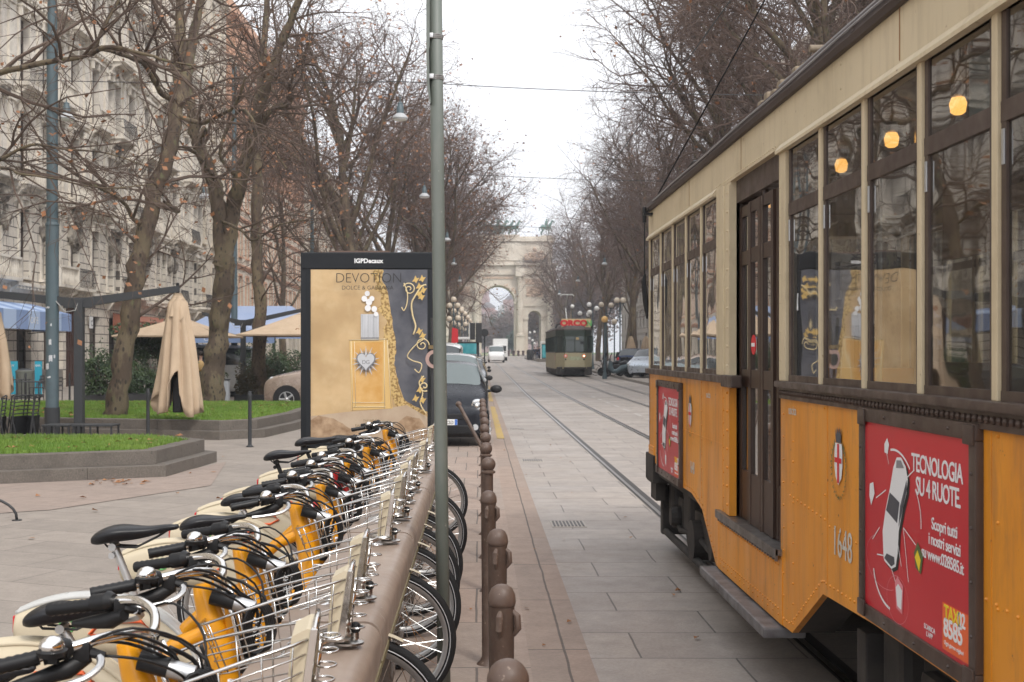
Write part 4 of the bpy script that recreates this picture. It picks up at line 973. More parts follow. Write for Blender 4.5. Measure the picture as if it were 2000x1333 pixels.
    for s in (-1,1): g.tube([(-.40,s*.03,hs_-.03),(-.37,s*.028,hs_-.065),(-.27,s*.022,hs_-.07),(-.20,s*.012,hs_-.035),(-.16,s*.008,hs_-.01)],.0042,6)
    g.build('saddle_rail', MT['dark'], sd_, smooth='all')
    xx = -.235-(hs_-.07-.70)*.25
    g = MB(); g.tube([(-.232,0,.70),(xx-.045,0,hs_-.065)], .0140, 12)
    g.cyl((xx-.045,-.032,hs_-.068),(xx-.045,.032,hs_-.068),.014,n=10); g.cyl((xx-.05,-.02,hs_-.10),(xx-.05,.02,hs_-.10),.012,n=8); g.tube([(-.23,0,.70),(-.233,0,.725)],.021,12); g.build('seatpost', post or MT['alu'], root, smooth=True)
    # rear mudguard with cream skirt
    top = [(-.775,.760),(-.70,.790),(-.60,.812),(-.48,.815),(-.36,.790),(-.26,.735),(-.18,.66),(-.13,.57)]
    bot = [(-.780,.675),(-.765,.635),(-.70,.61),(-.58,.60),(-.44,.595),(-.32,.585),(-.22,.57),(-.15,.555)]
    top = [(x+.09,z+.012) for x,z in top]; bot = [(x+.09,z+.012) for x,z in bot]
    def cr(P, m=4):
        out = []
        for i in range(len(P)-1):
            p0,p1,p2,p3 = P[max(i-1,0)],P[i],P[i+1],P[min(i+2,len(P)-1)]
            for k in range(m):
                t = k/m; out.append(tuple(.5*(2*p1[j]+(p2[j]-p0[j])*t+(2*p0[j]-5*p1[j]+4*p2[j]-p3[j])*t*t+(3*p1[j]-p0[j]-3*p2[j]+p3[j])*t**3) for j in (0,1)))
        return out+[P[-1]]
    T2, B2 = cr(top), cr(bot); m = len(T2)
    g = MB(); vs=[]; fs=[]
    for (x,z) in T2:
        for y, dz in ((-.040,-.012),(-.026,.0),(0,.005),(.026,.0),(.040,-.012)): vs.append((x,y,z+dz))
    for k in range(m-1):
        for j in range(4): fs.append((k*5+j,k*5+j+1,(k+1)*5+j+1,(k+1)*5+j))
    g.add(vs, fs); g.add([(-.687,-.04,.76),(-.687,.04,.76),(-.692,.045,.677),(-.692,-.045,.677)],[(0,1,2,3)])
    mg = g.build('mudguard', fend, root, smooth='all', fix=False)
    g = MB()
    for s in (-1,1):
        rows = []
        for q in range(5):
            t = q/4; rows.append([(a_[0]+(b_[0]-a_[0])*t, s*(.040+.018*math.sin(math.pi*min(1,t*.9))), a_[1]-.012*(1-t)+(b_[1]-a_[1])*t) for a_, b_ in zip(T2,B2)])
        g.add(sum(rows,[]), [(q*m+k,q*m+k+1,(q+1)*m+k+1,(q+1)*m+k) for q in range(4) for k in range(m-1)])
    sk = g.build('wheel_skirt', MT['cream'], mg, smooth='all', fix=False)
    so = sk.modifiers.new('t','SOLIDIFY'); so.thickness = .005
    g = MB()
    for s in (-1,1): g.tube([(x,s*.041,z-.010) for x,z in T2], .0085, 8)
    g.build('skirt_edge', fend, mg, smooth='all')
    for s in (-1,1):
        y = s*.064
        g = MB(); g.tube([(-.42,y,.69),(-.38,y,.735),(-.24,y,.735),(-.21,y,.71),(-.26,y,.685),(-.40,y,.685)], .007, 5, closed=True); g.build('emblem', INK['orange'], mg, smooth='all')
        g = MB(); g.tube([(-.50+.026*math.cos(a), y*.98, .72+.024*math.sin(a)) for a in [2*math.pi*k/14 for k in range(14)]], .005, 5, closed=True); g.build('emblem', INK['lgreen'], mg, smooth='all')
    g = MB(); g.cbox((-.702,-.032,.69),(-.693,.032,.75),.004); g.build('tail_reflector', INK['red'], mg)
    # chain case, cranks
    g = MB(); g.tube([(-.09,-.055,.30),(-.25,-.055,.315),(-.33,-.055,.335)],[.06,.045,.04],10); g.build('chain_case', MT['black'], root, smooth=True)
    g = MB(); g.tube([(-.09,-.085,.30),(-.01,-.095,.17)],.011,8); g.tube([(-.09,.07,.30),(-.17,.09,.43)],.011,8); cr = g.build('crank', MT['alu'], root)
    g = MB(); g.cbox((-.06,-.18,.155),(.04,-.10,.18),.006); g.cbox((-.22,.10,.42),(-.12,.18,.445),.006); g.build('pedal', MT['black'], cr)
    # front mudguard
    g = MB(); vs=[];fs=[]; n=16
    for k in range(n):
        a = R(62+85*k/(n-1))
        for y in (-.026,.026): vs.append((.52+(RW+.02)*math.cos(a),y,RW+(RW+.02)*math.sin(a)))
    for k in range(n-1): fs.append((2*k,2*k+1,2*k+3,2*k+2))
    g.add(vs,fs); g.build('front_mudguard', MT['cream'], root, smooth='all', fix=False)
    root['proto'] = 1; del root['proto']
    return root
protoA = make_bike(MT['yellow'], .925, MT['cream'])
protoG = make_bike(MT['yellow'], 1.06, MT['clear'])
protoB = make_bike(MT['yellow'], 1.05, MT['cream'], post=MT['black'])
protoR = make_bike(MT['redp'], .90, MT['cream'])
protos = {'A': protoA, 'B': protoB, 'R': protoR, 'G': protoG}
bikes = [ # Y, proto, yaw, label
 (3.02,'A', 3,'yellow shared bicycle nearest the camera, its bell and grip at the bottom left corner'),
 (3.70,'A', 2,'second yellow dock bicycle, with the large low black saddle at the left'),
 (4.40,'G', 1,'third dock bicycle, with grey mudguard and saddle raised on a silver post'),
 (5.72,'A', 4,'fourth yellow dock bicycle, low saddle just behind the tall silver seatpost'),
 (6.55,'A', 0,'fifth yellow dock bicycle, cream wheel skirt and low saddle in mid row'),
 (7.25,'R', 3,'red framed dock bicycle standing between yellow ones'),
 (7.90,'B', -2,'yellow dock bicycle with high black seatpost just beyond the red framed one'),
 (9.15,'B', 2,'yellow dock bicycle whose high saddle stands out against the advert poster'),
 (11.2,'A', -3,'last yellow dock bicycle at the far end below the advert poster'),
]
used = set()
for Y, k, yaw, lab in bikes:
    p = protos[k]
    b = p if k not in used else copy_tree(p); used.add(k)
    b.location = (-.95+rnd.uniform(-.012,.012), Y, .01); b.rotation_euler = (R(rnd.uniform(-3,3)), 0, R(yaw*1.3))
    tag(b, lab, 'bicycle', 'shared bicycles standing in the dock')
# empty docking points: bent loops and round covers on the dock top
slots = [3.0,3.7,4.4,5.05,5.42,6.1,6.82,7.62,8.45,9.0,9.6,10.35,11.1,11.7,12.2]
for i, y in enumerate((5.07, 8.5, 9.75, 10.4)):
    mb = MB()
    for dy in (-.05,.05): mb.tube([(-.50,y+dy,.805),(-.49,y+dy*.9,.822),(-.43,y+dy*.9,.822),(-.42,y+dy,.805)],.005,6); mb.lathe([(.028,0),(.028,.006)],(-.46,y+dy,.801),14)
    tag(mb.build('docking_hook', MT['steel'], smooth=True), ['empty docking hook on the beam between the third and fourth bicycles','empty docking hook just past the bicycle with the black seatpost','empty docking hook second from the far dock end','farthest empty docking hook before the last bicycle'][i], 'docking hook', 'empty docking hooks')
# two more bicycle racks at far left
for i, (x, y, l) in enumerate(((-4.62,11.3,'dark steel hoop of the bike rack at the left edge, nearer and lower'),(-4.66,12.3,'dark steel hoop of the bike rack at the left edge, farther and wider'))):
    mb = MB(); mb.tube([(x-.75+.75*math.sin(R(a)), y+.1*math.sin(R(a)), .30*math.cos(R(a))**.8 if a < 90 else 0) for a in range(-0,91,9)],.014,8); mb.tube([(x-.75-.75*math.sin(R(a)), y-.1*math.sin(R(a)), .30*math.cos(R(a))**.8 if a < 90 else 0) for a in range(0,91,9)],.014,8)
    mb.lathe([(.05,0),(.05,.008)],(x,y+.1,.0),12)
    tag(mb.build('bike_rack_hoop', MT['dark'], smooth='all'), l, 'bike rack', 'bike rack hoops at the left edge')
# ================================================================ STREET FURNITURE
def bollard(kind, x, y, label):
    root = empty('bollard', (x, y, gz(y)), label, 'bollard', 'brown cast bollards along the kerb')
    rz = 0
    if kind == 'cap':
        mb = MB(); mb.lathe([(.062,0),(.066,.008),(.045,.03),(.036,.05),(.037,.4),(.041,.875),(.043,.878)], (0,0,0), 20); m_ = mb.build('shaft', MT['bollard'], None, True)
        m_.parent = root
        mb = MB(); mb.lathe([(.040,.878),(.044,.882),(.0455,.893),(.043,.915),(.034,.935),(.018,.946),(.003,.949)], (0,0,0), 20); c = mb.build('domed_cap', MT['bollard'], None, True); c.parent = root
        for a in (-100, -20):
            mb = MB(); d = Vector((math.cos(R(a)), math.sin(R(a)), 0)); 
            mb.tube([d*.036+Vector((0,0,.865)), d*.052+Vector((0,0,.85)), d*.055+Vector((0,0,.81)), d*.040+Vector((0,0,.785))], [.007,.012,.012,.006], 8)
            l = mb.build('chain_lug', MT['bollard'], None, True); l.parent = root
    else:
        mb = MB(); mb.lathe([(.062,0),(.066,.008),(.045,.03),(.034,.05),(.034,.83),(.036,.84)], (0,0,0), 20); m_ = mb.build('shaft', MT['bollard'], None, True); m_.parent = root
        mb = MB(); mb.lathe([(.036,.838),(.050,.845),(.050,.857),(.034,.866)], (0,0,0), 20); c = mb.build('collar', MT['bollard'], None, True); c.parent = root
        mb = MB(); mb.sphere((0,0,.905),.0515,24,14); c = mb.build('ball_top', MT['bollard'], None, 'all'); c.parent = root
    return root
B_ = [('ball',.071,2.98,'round ball topped bollard nearest the camera, cut by the bottom edge'),('cap',.075,3.98,'domed cap bollard with two lugs, second from the camera'),('cap',.080,5.23,'domed cap bollard with two lugs, third from the camera'),
 ('cap',.053,6.67,'fourth bollard from the camera, the farthest one with a domed cap'),('ball',.068,8.7,'ball topped bollard right behind the farthest domed cap one'),('ball',.060,10.1,'ball topped bollard sixth from the camera'),('ball',.064,11.4,'ball topped bollard seventh from the camera'),
 ('ball',.058,12.7,'ball topped bollard eighth from the camera'),('ball',.066,14.0,'ball topped bollard ninth from the camera'),('ball',.06,15.4,'ball topped bollard tenth from the camera'),('ball',.06,16.8,'ball topped bollard eleventh from the camera'),('ball',.06,18.3,'ball topped bollard twelfth from the camera, beside the parked black car'),('ball',.06,19.8,'farthest ball topped bollard by the parked black car')]
for b in B_: bollard(*b)
# leaning barrier arm
r_ = empty('barrier_arm', (.0, 13.9, .6), 'sloping dark barrier bar leaning on the bollards in front of the black car', 'barrier')
mb = MB(); mb.tube([(-.235,14.35,1.09),(.045,13.93,.60)], .022, 10); mb.build('arm', MT['bollard'], r_, True)
mb = MB(); mb.sphere((-.235,14.35,1.09),.036,12,8); mb.build('end_knob', MT['bollard'], r_, True)
mb = MB(); mb.cbox((.02,13.93,.55),(.075,13.99,.64),.01); mb.build('hinge', MT['bollard'], r_)

# green-grey sign pole near the dock, leaning slightly
r_ = empty('sign_pole', (-.182, 6.08, 0), 'tall green grey sign pole with two clamp bands standing between the dock and bollards', 'sign pole')
tp = lambda z: (-.171 - .0125*(z), 6.08, z)
mb = MB(); mb.tube([tp(0), tp(1.2), tp(2.6), tp(4.3)], .0325, 20); mb.build('pole', MT['polegreen'], r_, 'all')
for zc in (3.257, 3.056):
    mb = MB(); c = tp(zc)
    mb.tube([(c[0]+.034*math.cos(a), c[1]+.034*math.sin(a), zc) for a in [2*math.pi*k/20 for k in range(20)]], .004, 5, closed=True)
    for dz in (-.008,.008): mb.tube([(c[0]+.0335*math.cos(a), c[1]+.0335*math.sin(a), zc+dz) for a in [2*math.pi*k/20 for k in range(20)]], .004, 5, closed=True)
    mb.cbox((c[0]-.042,c[1]-.045,zc-.012),(c[0]-.012,c[1]-.028,zc+.012),.003); mb.build('clamp_band', MT['alu'], r_, True)
mb = MB(); mb.prism([(-.257,4.5),(-.257,3.16),(-.252,3.00),(-.239,2.92),(-.234,2.925),(-.242,3.02),(-.245,3.18),(-.241,3.20),(-.239,4.5)], 'y', 6.02, 6.28)
mb.build('sign_panel', MT['polegreen'], r_)
# small service sticker on the pole
mb = MB(); 
# tall blue-grey tram poles
def tall_post(x, y, h, rb, label, dirty=False, lamp=True):
    r = empty('lamp_post', (x, y, gz(y)), label, 'lamp post', 'tall blue grey posts in the left row'); g = gz(y)
    mb = MB(); mb.tube([(x,y,g),(x,y,g+.62)], rb*1.16, 20); mb.build('base_sleeve', MT['charcoal'], r, True)
    mb = MB(); z3 = g+h
    mb.tube([(x,y,g+.6),(x,y,g+4.2)], rb, 20); mb.tube([(x,y,g+4.2),(x,y,g+7.9)], rb*.86, 20); mb.tube([(x,y,g+7.9),(x,y,z3)], rb*.72, 20)
    for z, k in ((4.2,1.06),(7.9,.93)): mb.lathe([(rb*.8*k,-.06),(rb*k,-.03),(rb*k,.0),(rb*.8*k,.04)], (x,y,g+z), 20)
    mb.build('mast', MT['postblue'], r, True)
    return r
p1 = tall_post(-8.33, 24.0, 12.6, .125, 'tall blue grey post covered in torn stickers at the left, between the two raised lawns')
mb = MB(); rr = random.Random(2)
for (dx, z, w_, h_) in ((-.06,2.55,.10,.03),(.0,1.84,.05,.10),(.01,1.52,.07,.12),(-.07,1.36,.09,.11),(.085,1.58,.03,.06),(.02,2.2,.03,.05),(-.03,1.2,.08,.02)):
    a0 = dx/.127; n = 4
    vs = []
    for k in range(n+1):
        a = a0 - w_/.254 + k*w_/.127/n
        jag = rr.uniform(-.015,.015)
        vs += [(-8.33+.1265*math.sin(a), 24.0-.1265*math.cos(a), z+rr.uniform(-.01,.01)), (-8.33+.1265*math.sin(a), 24.0-.1265*math.cos(a), z+h_+jag)]
    mb.add(vs, [(2*k,2*k+2,2*k+3,2*k+1) for k in range(n)])
mb.build('torn_sticker', MT['sticker'], p1, fix=False)
mb = MB(); mb.tube([(-8.33+.108*math.cos(a),24+.108*math.sin(a),6.1) for a in [2*math.pi*k/16 for k in range(16)]], .01,5,closed=True); mb.tube([(-8.33+.108*math.cos(a),24+.108*math.sin(a),5.75) for a in [2*math.pi*k/16 for k in range(16)]], .01,5,closed=True); mb.build('cable_band', MT['charcoal'], p1)
for i, (x, y) in enumerate(((-9.35,47.0),(-8.95,66.0),(-9.0,87.0),(-9.0,108.0))):
    tall_post(x, y, 12.6, .125, ['tall blue grey post second in the left row, beside the forked plane tree','third tall post in the left row, rising behind the top of the billboard','fourth tall post back in the left row','farthest tall post in the left row'][i])
# bell-shaped lamps hanging from span wires
def pendant(x, y, z, label, lit=False):
    r = empty('hanging_lamp', (x, y, z), label, 'street lamp', 'bell shaped lamps hung over the street')
    mb = MB(); mb.lathe([(.10,.12),(.085,.34),(.07,.36),(.07,.42),(.02,.45)], (x,y,z), 16); mb.cyl((x,y,z+.44),(x,y,z+.62),.012,n=6); mb.build('neck', MT['postblue'], r, True)
    mb = MB(); mb.lathe([(.19,.0),(.205,.03),(.19,.07),(.13,.13),(.09,.16)], (x,y,z), 20); mb.build('lamp_shade', MT['alu'] if False else M('shade_grey', (.42,.43,.44), .4), r, True)
    mb = MB(); mb.lathe([(.16,-.02),(.18,.0),(.17,.012)], (x,y,z), 16); mb.build('diffuser', M('diffuser_white', (.8,.8,.78), .4), r, True)
pend = [(-10.6,31.6,'bell shaped hanging lamp just right of the stickered post at the upper left'),(-10.6,47.5,'small bell shaped hanging lamp seen behind the forked plane tree'),
        (-2.02,31.6,'bell shaped hanging lamp just left of the green sign pole, highest of its row'),(-2.1,47.5,'pale hanging lamp lower down beside the green sign pole'),
        (-1.7,66.0,'third lamp of the central hanging row, just right of the sign pole'),(-1.7,84.0,'fourth lamp of the central hanging row'),(-1.6,104.0,'fifth lamp of the central hanging row, near the arch'),
        (8.6,84.0,'hanging lamp on the right side above the far tram'),(8.4,104.0,'hanging lamp on the right side, second beyond the far tram'),(8.4,128.0,'hanging lamp on the right side, farthest and smallest')]
for x, y, l in pend: pendant(x, y, 7.68, l)
def wire(name, pts, r, label, sag=0, cat='wire', group=None):
    mb = MB()
    P = []
    for a, b in zip(pts, pts[1:]):
        a, b = Vector(a), Vector(b); n = 14
        for k in range(n): t = k/n; q = a.lerp(b, t); q.z -= 4*sag*t*(1-t); P.append(q)
    P.append(Vector(pts[-1])); mb.tube(P, r, 5)
    return tag(mb.build(name, MT['dark'], smooth='all'), label, cat, group)
for i, y in enumerate((31.6, 47.5, 66.0)):
    wire('span_wire', [(-10.6-4,y,8.8),(-2,y,8.66),(9.5,y,8.3)], .011, ['span wire crossing the avenue nearest the camera','second span wire crossing the avenue','third span wire crossing the avenue'][i], .1, group='wires across the avenue')
wire('contact_wire', [(2.65,2,5.42),(2.65,31,5.5),(2.65,66,5.5),(2.65,110,5.8)], .009, 'overhead tram wire above the near track', .05, group='overhead tram wires')
wire('contact_wire', [(6.02,4,5.42),(6.02,31,5.5),(6.02,66,5.5),(6.02,110,5.8)], .009, 'overhead tram wire above the far track', .05, group='overhead tram wires')

# ---------------------------------------------------------------- billboard
BX, BY, BS = -1.165, 13.4, F/13.4
bx0, bx1 = (587-VX)/BS, (850-VX)/BS; bzt = EYE+(VY-493)/BS
bb = empty('billboard', (-1.2, BY, 0), 'black framed advertising panel with a gold perfume poster behind the bicycles', 'billboard')
mb = MB(); mb.cbox((bx0,BY,.12),(bx1,BY+.22,bzt),.012); mb.cbox((bx0+.1,BY+.04,0),(bx1-.1,BY+.18,.12),.01); mb.build('case', MT['bboard'], bb, True)
px0, px1, pzt, pzb = (607-VX)/BS, (835-VX)/BS, EYE+(VY-527)/BS, EYE+(VY-862)/BS
mb = MB(); mb.cbox((bx0+.02,BY-.012,pzt+.012),(bx1-.02,BY-.001,bzt-.012),.004); 
for a,b,c,d in ((px0-.05,px0,pzb-.03,pzt+.012),(px1,px1+.03,pzb-.03,pzt+.012),(px0,px1,pzb-.03,pzb)): mb.box((a,BY-.006,c),(b,BY-.001,d))
mb.build('door_frame', MT['bboard'], bb); 
mb = MB(); mb.box((bx0+.04,BY-.014,.20),(bx1-.04,BY-.001,.52)); mb.build('lower_door', MT['bboard'], bb)
mb = MB(); mb.box((bx0+.3,BY+.05,bzt),(bx1-.5,BY+.17,bzt+.02)); mb.build('top_strip', M('strip_rust', (.14,.09,.07), .7), bb)
text('IGPDecaux', 'maker_lettering', INK['white'], bb, ((720-VX)/BS, BY-.0125, bzt-.118), .068, align='CENTER', extr=.0005, bold=.0022)
# poster artwork, built on a sheet inside the case
PW, PH = px1-px0, pzt-pzb
def PP(u, v, d): return (px0+u*PW, BY-.002-d, pzt-v*PH)      # v downwards
def poster_bg():
    m, t, b = newmat('poster_gold_paper'); vec = coords(t, 'obj')
    sx = N(t, 'ShaderNodeSeparateXYZ'); t.links.new(vec, sx.inputs[0])
    c = mixc(t, ramp(t, noise(t, vec, 2.2, 5, .6), .35, .68), (.62,.44,.235), (.47,.31,.15))
    c = mixc(t, ramp(t, noise(t, vec, 6, 6, .6), .5, .75), c, (.62,.46,.26)); c = mixc(t, ramp(t, noise(t, vec, 1.1, 3, .5), .45, .7), c, (.42,.28,.135))
    t.links.new(c, b.inputs['Base Color']); b.inputs['Roughness'].default_value = .5; return m
mb = MB(); mb.add([PP(0,0,0),PP(1,0,0),PP(1,1,0),PP(0,1,0)],[(0,1,2,3)]); poster = mb.build('poster', poster_bg(), bb, fix=False)
_lay = [0]
def art(name, mat, pts, d=None):
    _lay[0] += 1; d = (.0006*_lay[0]) if d is None else d
    m_ = MB(); m_.add([PP(u,v,d) for u,v in pts], [tuple(range(len(pts)))]); return m_.build(name, mat, poster, fix=False)
def stroke(name, mat, pts, w_):
    _lay[0] += 1; m_ = MB(); m_.tube([PP(u,v,.0006*_lay[0]) for u,v in pts], w_, 6, sm=4 if len(pts) > 2 else 0); return m_.build(name, mat, poster, smooth='all')
slate = M('poster_slate', (.075,.078,.095), .5, col2=(.14,.14,.155), nscale=3.5); crumb = M('poster_gold_edge', (.60,.42,.17), .5, col2=(.27,.16,.05), nscale=34, lo=.45, hi=.58, bmp=1, bscale=30)
rock = M('poster_rock', (.25,.15,.08), .6, col2=(.46,.32,.20), nscale=9, lo=.35, hi=.65, bmp=1, bscale=24)
jr = random.Random(11); edge = [(.62,0),(.61,.06),(.66,.13),(.68,.22),(.70,.32),(.73,.45),(.715,.55),(.75,.66),(.80,.76),(.90,.80),(1,.83)]
def dens(e, k, amp):
    out = []
    for a, b in zip(e, e[1:]):
        for q in range(k): t = q/k; out.append((a[0]+(b[0]-a[0])*t+jr.uniform(-amp,amp), a[1]+(b[1]-a[1])*t+jr.uniform(-amp,amp)*.4))
    return out+[e[-1]]
art('dark_backdrop', slate, [(1,0)]+[(u,v) for u,v in edge][::1] )
strip = dens(edge,5,.008); left = [(u-(.075+.02*math.sin(i*.9)+jr.uniform(-.012,.012)) if v<.7 else u-.06, v+(.0 if v<.7 else .05)) for i,(u,v) in enumerate(strip)]
_lay[0]+=1; m_ = MB(); vs = []
for a, b in zip(strip, left): vs += [PP(a[0],a[1],.0006*_lay[0]), PP(b[0],min(1,b[1]),.0006*_lay[0])]
m_.add(vs, [(2*k,2*k+1,2*k+3,2*k+2) for k in range(len(strip)-1)]); m_.build('crumbled_gold', crumb, poster, fix=False)
art('stone_ledge', M('poster_ledge', (.50,.39,.28), .6, col2=(.40,.28,.19), nscale=3), [(0,.855),(.3,.83),(.6,.815),(.82,.79),(1,.86),(1,1),(0,1)])
art('rock', rock, dens([(0,.88),(.07,.85),(.2,.87),(.34,.93),(.45,.95)],4,.006)+[(.45,1),(0,1)]); art('rock', rock, [(.72,1)]+dens([(.62,.97),(.7,.92),(.82,.85),(.93,.87),(1,.93)],4,.006)+[(1,1)])
# bottle
art('bottle_glass', INK['lamber'], [(.33,.41),(.66,.41),(.70,.81),(.35,.82)])
art('bottle_glass', M('poster_amber', (.60,.32,.08), .4, col2=(.72,.47,.2), nscale=4), [(.36,.425),(.62,.42),(.615,.76),(.59,.785),(.40,.785),(.365,.75)])
for a, b in (((.345,.41),(.36,.82)),((.375,.42),(.385,.80)),((.63,.40),(.635,.81)),((.655,.41),(.69,.80)),((.36,.775),(.63,.775)),((.36,.80),(.64,.80)),((.33,.41),(.65,.405))): stroke('bottle_highlight', INK['cream'], [a,b], .0028)
art('bottle_cap', M('poster_silver', (.50,.51,.53), .4, col2=(.66,.67,.69), nscale=30, sc3=(3,1,.05)), [(.43,.26),(.585,.26),(.585,.405),(.43,.405)])
art('cap_base', INK['grey'], [(.43,.395),(.585,.395),(.585,.412),(.43,.412)])
for k in range(9): stroke('cap_flute', INK['dsilver'] if k%3==0 else INK['silver'], [(.44+k*.017,.262),(.44+k*.017,.395)], .0016)
for u, v, r_a in ((.485,.14,.02),(.46,.17,.022),(.50,.19,.025),(.49,.225,.024),(.545,.23,.022),(.525,.17,.02),(.56,.26,.018)): art('white_bead', INK['white'], [(u+r_a*1.1*math.cos(R(k*30)), v+r_a*.8*math.sin(R(k*30))) for k in range(12)])
# sunburst heart
hc = (.475,.535)
for k in range(28):
    a = 2*math.pi*k/28; L = .125 if k%2 else .098; w_ = .06
    art('heart_ray', INK['silver'] if k%2 else INK['dsilver'], [(hc[0]+.05*math.cos(a-w_*3), hc[1]+.05*.68*math.sin(a-w_*3)), (hc[0]+L*math.cos(a), hc[1]+L*.74*math.sin(a)), (hc[0]+.05*math.cos(a+w_*3), hc[1]+.05*.68*math.sin(a+w_*3))], .0006*(_lay[0]+1) if k == 0 else .0006*_lay[0]-.00000)
heart = [(16*math.sin(t)**3, 13*math.cos(t)-5*math.cos(2*t)-2*math.cos(3*t)-math.cos(4*t)) for t in [2*math.pi*k/40 for k in range(40)]]
art('heart', INK['dsilver'], [(hc[0]+x*.0052, hc[1]-.002-y*.0039) for x,y in heart]); art('heart', INK['silver'], [(hc[0]+x*.0045, hc[1]-.004-y*.0034) for x,y in heart])
_lay[0]+=1; text('DG', 'heart_lettering', INK['dsilver'], poster, PP(.475,.55,.0006*_lay[0]), .06, align='CENTER', extr=.0002, spacing=.9)
# gilded scrolls at the right
def spiral(cu, cv, r0, turns, a0, sgn=1, n=40): return [(cu+(r0*(1-k/n*.85))*math.cos(a0+sgn*turns*2*math.pi*k/n), cv+(r0*(1-k/n*.85))*.68*math.sin(a0+sgn*turns*2*math.pi*k/n)) for k in range(n+1)]
G_ = INK['palegold']
stroke('gilt_scroll', G_, [(.88,.38),(.90,.33),(.875,.27),(.865,.20),(.90,.15),(.95,.10),(.99,.09)], .009)
stroke('gilt_scroll', G_, spiral(.845,.115,.055,1.6,3.6), .006); stroke('gilt_scroll', G_, [(.80,.08),(.83,.14),(.825,.20),(.80,.24),(.78,.22)], .006)
stroke('gilt_scroll', G_, spiral(.955,.44,.06,1.5,0,-1), .006); stroke('gilt_scroll', G_, [(.98,.40),(.90,.44),(.83,.50),(.87,.53),(.95,.55),(.93,.60),(.89,.58)], .006)
stroke('gilt_scroll', G_, [(.97,.62),(.93,.66),(.96,.72),(.94,.78),(.99,.84)], .007); stroke('gilt_scroll', G_, spiral(.975,.68,.045,1.3,1,1), .007)
for k, (u, v) in enumerate(((.93,.10),(.955,.055),(.965,.12),(.95,.16),(.925,.14),(.90,.06),(.935,.70),(.955,.64),(.96,.385),(.93,.36),(.90,.75),(.96,.76))): art('gilt_leaf', INK['gold'], [(u-.030,v+.012),(u-.012,v-.006),(u-.002,v-.024),(u+.010,v-.008),(min(.998,u+.032),v-.010),(min(.99,u+.014),v+.008),(u+.004,v+.022),(u-.008,v+.010)])
_lay[0]+=1; L_ = .0006*_lay[0]
text('DEVOTION', 'poster_title', INK['black'], poster, PP(.50,.078,L_), .155, align='CENTER', extr=.0004, spacing=.98, sx=.93, bold=-.0026)
text('DOLCE & GABBANA', 'poster_subtitle', INK['black'], poster, PP(.49,.118,L_), .062, align='CENTER', extr=.0004, bold=-.0004)
text('THE NEW', 'poster_line', INK['dgold'], poster, PP(.51,.885,L_), .034, align='CENTER', extr=.0004); text('EAU DE PARFUM', 'poster_line', INK['dgold'], poster, PP(.50,.915,L_), .040, align='CENTER', extr=.0004)
gl = bpy.data.materials.new('billboard_glass')
# round enamel sign mounted behind the pole
r_ = empty('round_sign', ((853-VX)/190, 12.4, 1.6), 'small round sign with dark centre mostly hidden behind the green sign pole', 'sign')
cx = (849-VX)/F*11.9; cz = EYE+(VY-702)/F*11.9
mb = MB(); mb.lathe([(.09,0),(.09,.01)], (cx,11.9,cz), 24, 'y'); mb.build('disc', M('sign_pink', (.45,.30,.26), .5), r_)
mb = MB(); mb.lathe([(.055,-.003),(.055,0)], (cx,11.9,cz), 24, 'y'); mb.build('centre', INK['black'], r_)
mb = MB(); mb.box((cx-.06,11.895,cz+.10),(cx+.10,11.905,cz+.135)); mb.build('plate', INK['dgold'], r_)
mb = MB(); mb.cyl((cx-.02,11.95,0),(cx-.02,11.95,cz+.4),.02); mb.build('post', MT['charcoal'], r_)
# white label on the case edge
mb = MB(); x_ = bx1-.001; mb.box((x_-.02,BY-.0205,EYE+(VY-610)/BS),(x_+.004,BY-.0145,EYE+(VY-573)/BS)); mb.build('asset_label', INK['white'], bb)

# ---------------------------------------------------------------- slim bollards on the plaza
for x, y, l in (((305-VX)/F*24.2, 23.6, 'slim dark post in front of the hanging beige umbrella'), ((488-VX)/F*22.0, 22.0, 'slim dark post standing alone on the paving right of the umbrella'), ((136-VX)/F*41, 41, 'small slim dark post far away near the stone building door'), ((50-VX)/F*41, 41, 'small slim dark post far away by the grey bin')):
    mb = MB(); h = 1.0
    mb.lathe([(.055,0),(.055,.02),(.035,.04),(.032,h-.12),(.040,h-.10),(.040,h-.06),(.034,h-.04),(.036,h-.01),(.02,h)], (x,y,0), 14)
    r = empty('slim_bollard', (x,y,0), l, 'bollard', 'slim dark posts on the plaza'); mb.build('shaft', MT['charcoal'], r, True)
    mb = MB(); mb.lathe([(.07,0),(.07,.012)], (x,y,0), 14); mb.build('foot', MT['charcoal'], r)

# ---------------------------------------------------------------- cafe terrace
def cantilever(xc, yc, arms, zj, label, sleeve=True):
    r = empty('umbrella_frame', (xc, yc, 0), label, 'umbrella frame', 'dark steel umbrella frames of the cafe terraces')
    mb = MB(); mb.cbox((xc-.085,yc-.085,0),(xc+.085,yc+.085,zj),.01); mb.cbox((xc-.15,yc-.12,0),(xc+.15,yc+.12,.03),.01); mb.build('post', MT['charcoal'], r)
    for ax, az in arms:
        mb = MB(); s = 1 if ax > xc else -1
        mb.prism([(xc+s*.05,zj-.16),(xc+s*.05,zj+.02),(ax,az+.045),(ax,az-.075)], 'y', yc-.05, yc+.05); mb.build('arm', MT['charcoal'], r)
    mb = MB(); mb.cbox((xc-.30,yc-.06,zj-.17),(xc+.30,yc+.06,zj+.03),.01); mb.build('knuckle', MT['charcoal'], r)
    mb = MB(); mb.tube([(xc-.45,yc-.07,zj-.02),(xc-.25,yc-.08,zj-.25),(xc-.05,yc-.09,zj-.22),(xc+.02,yc-.07,zj)], .009, 6); mb.build('cable', M('cable_pale', (.4,.4,.38), .6), r)
    return r
s24 = F/24.0
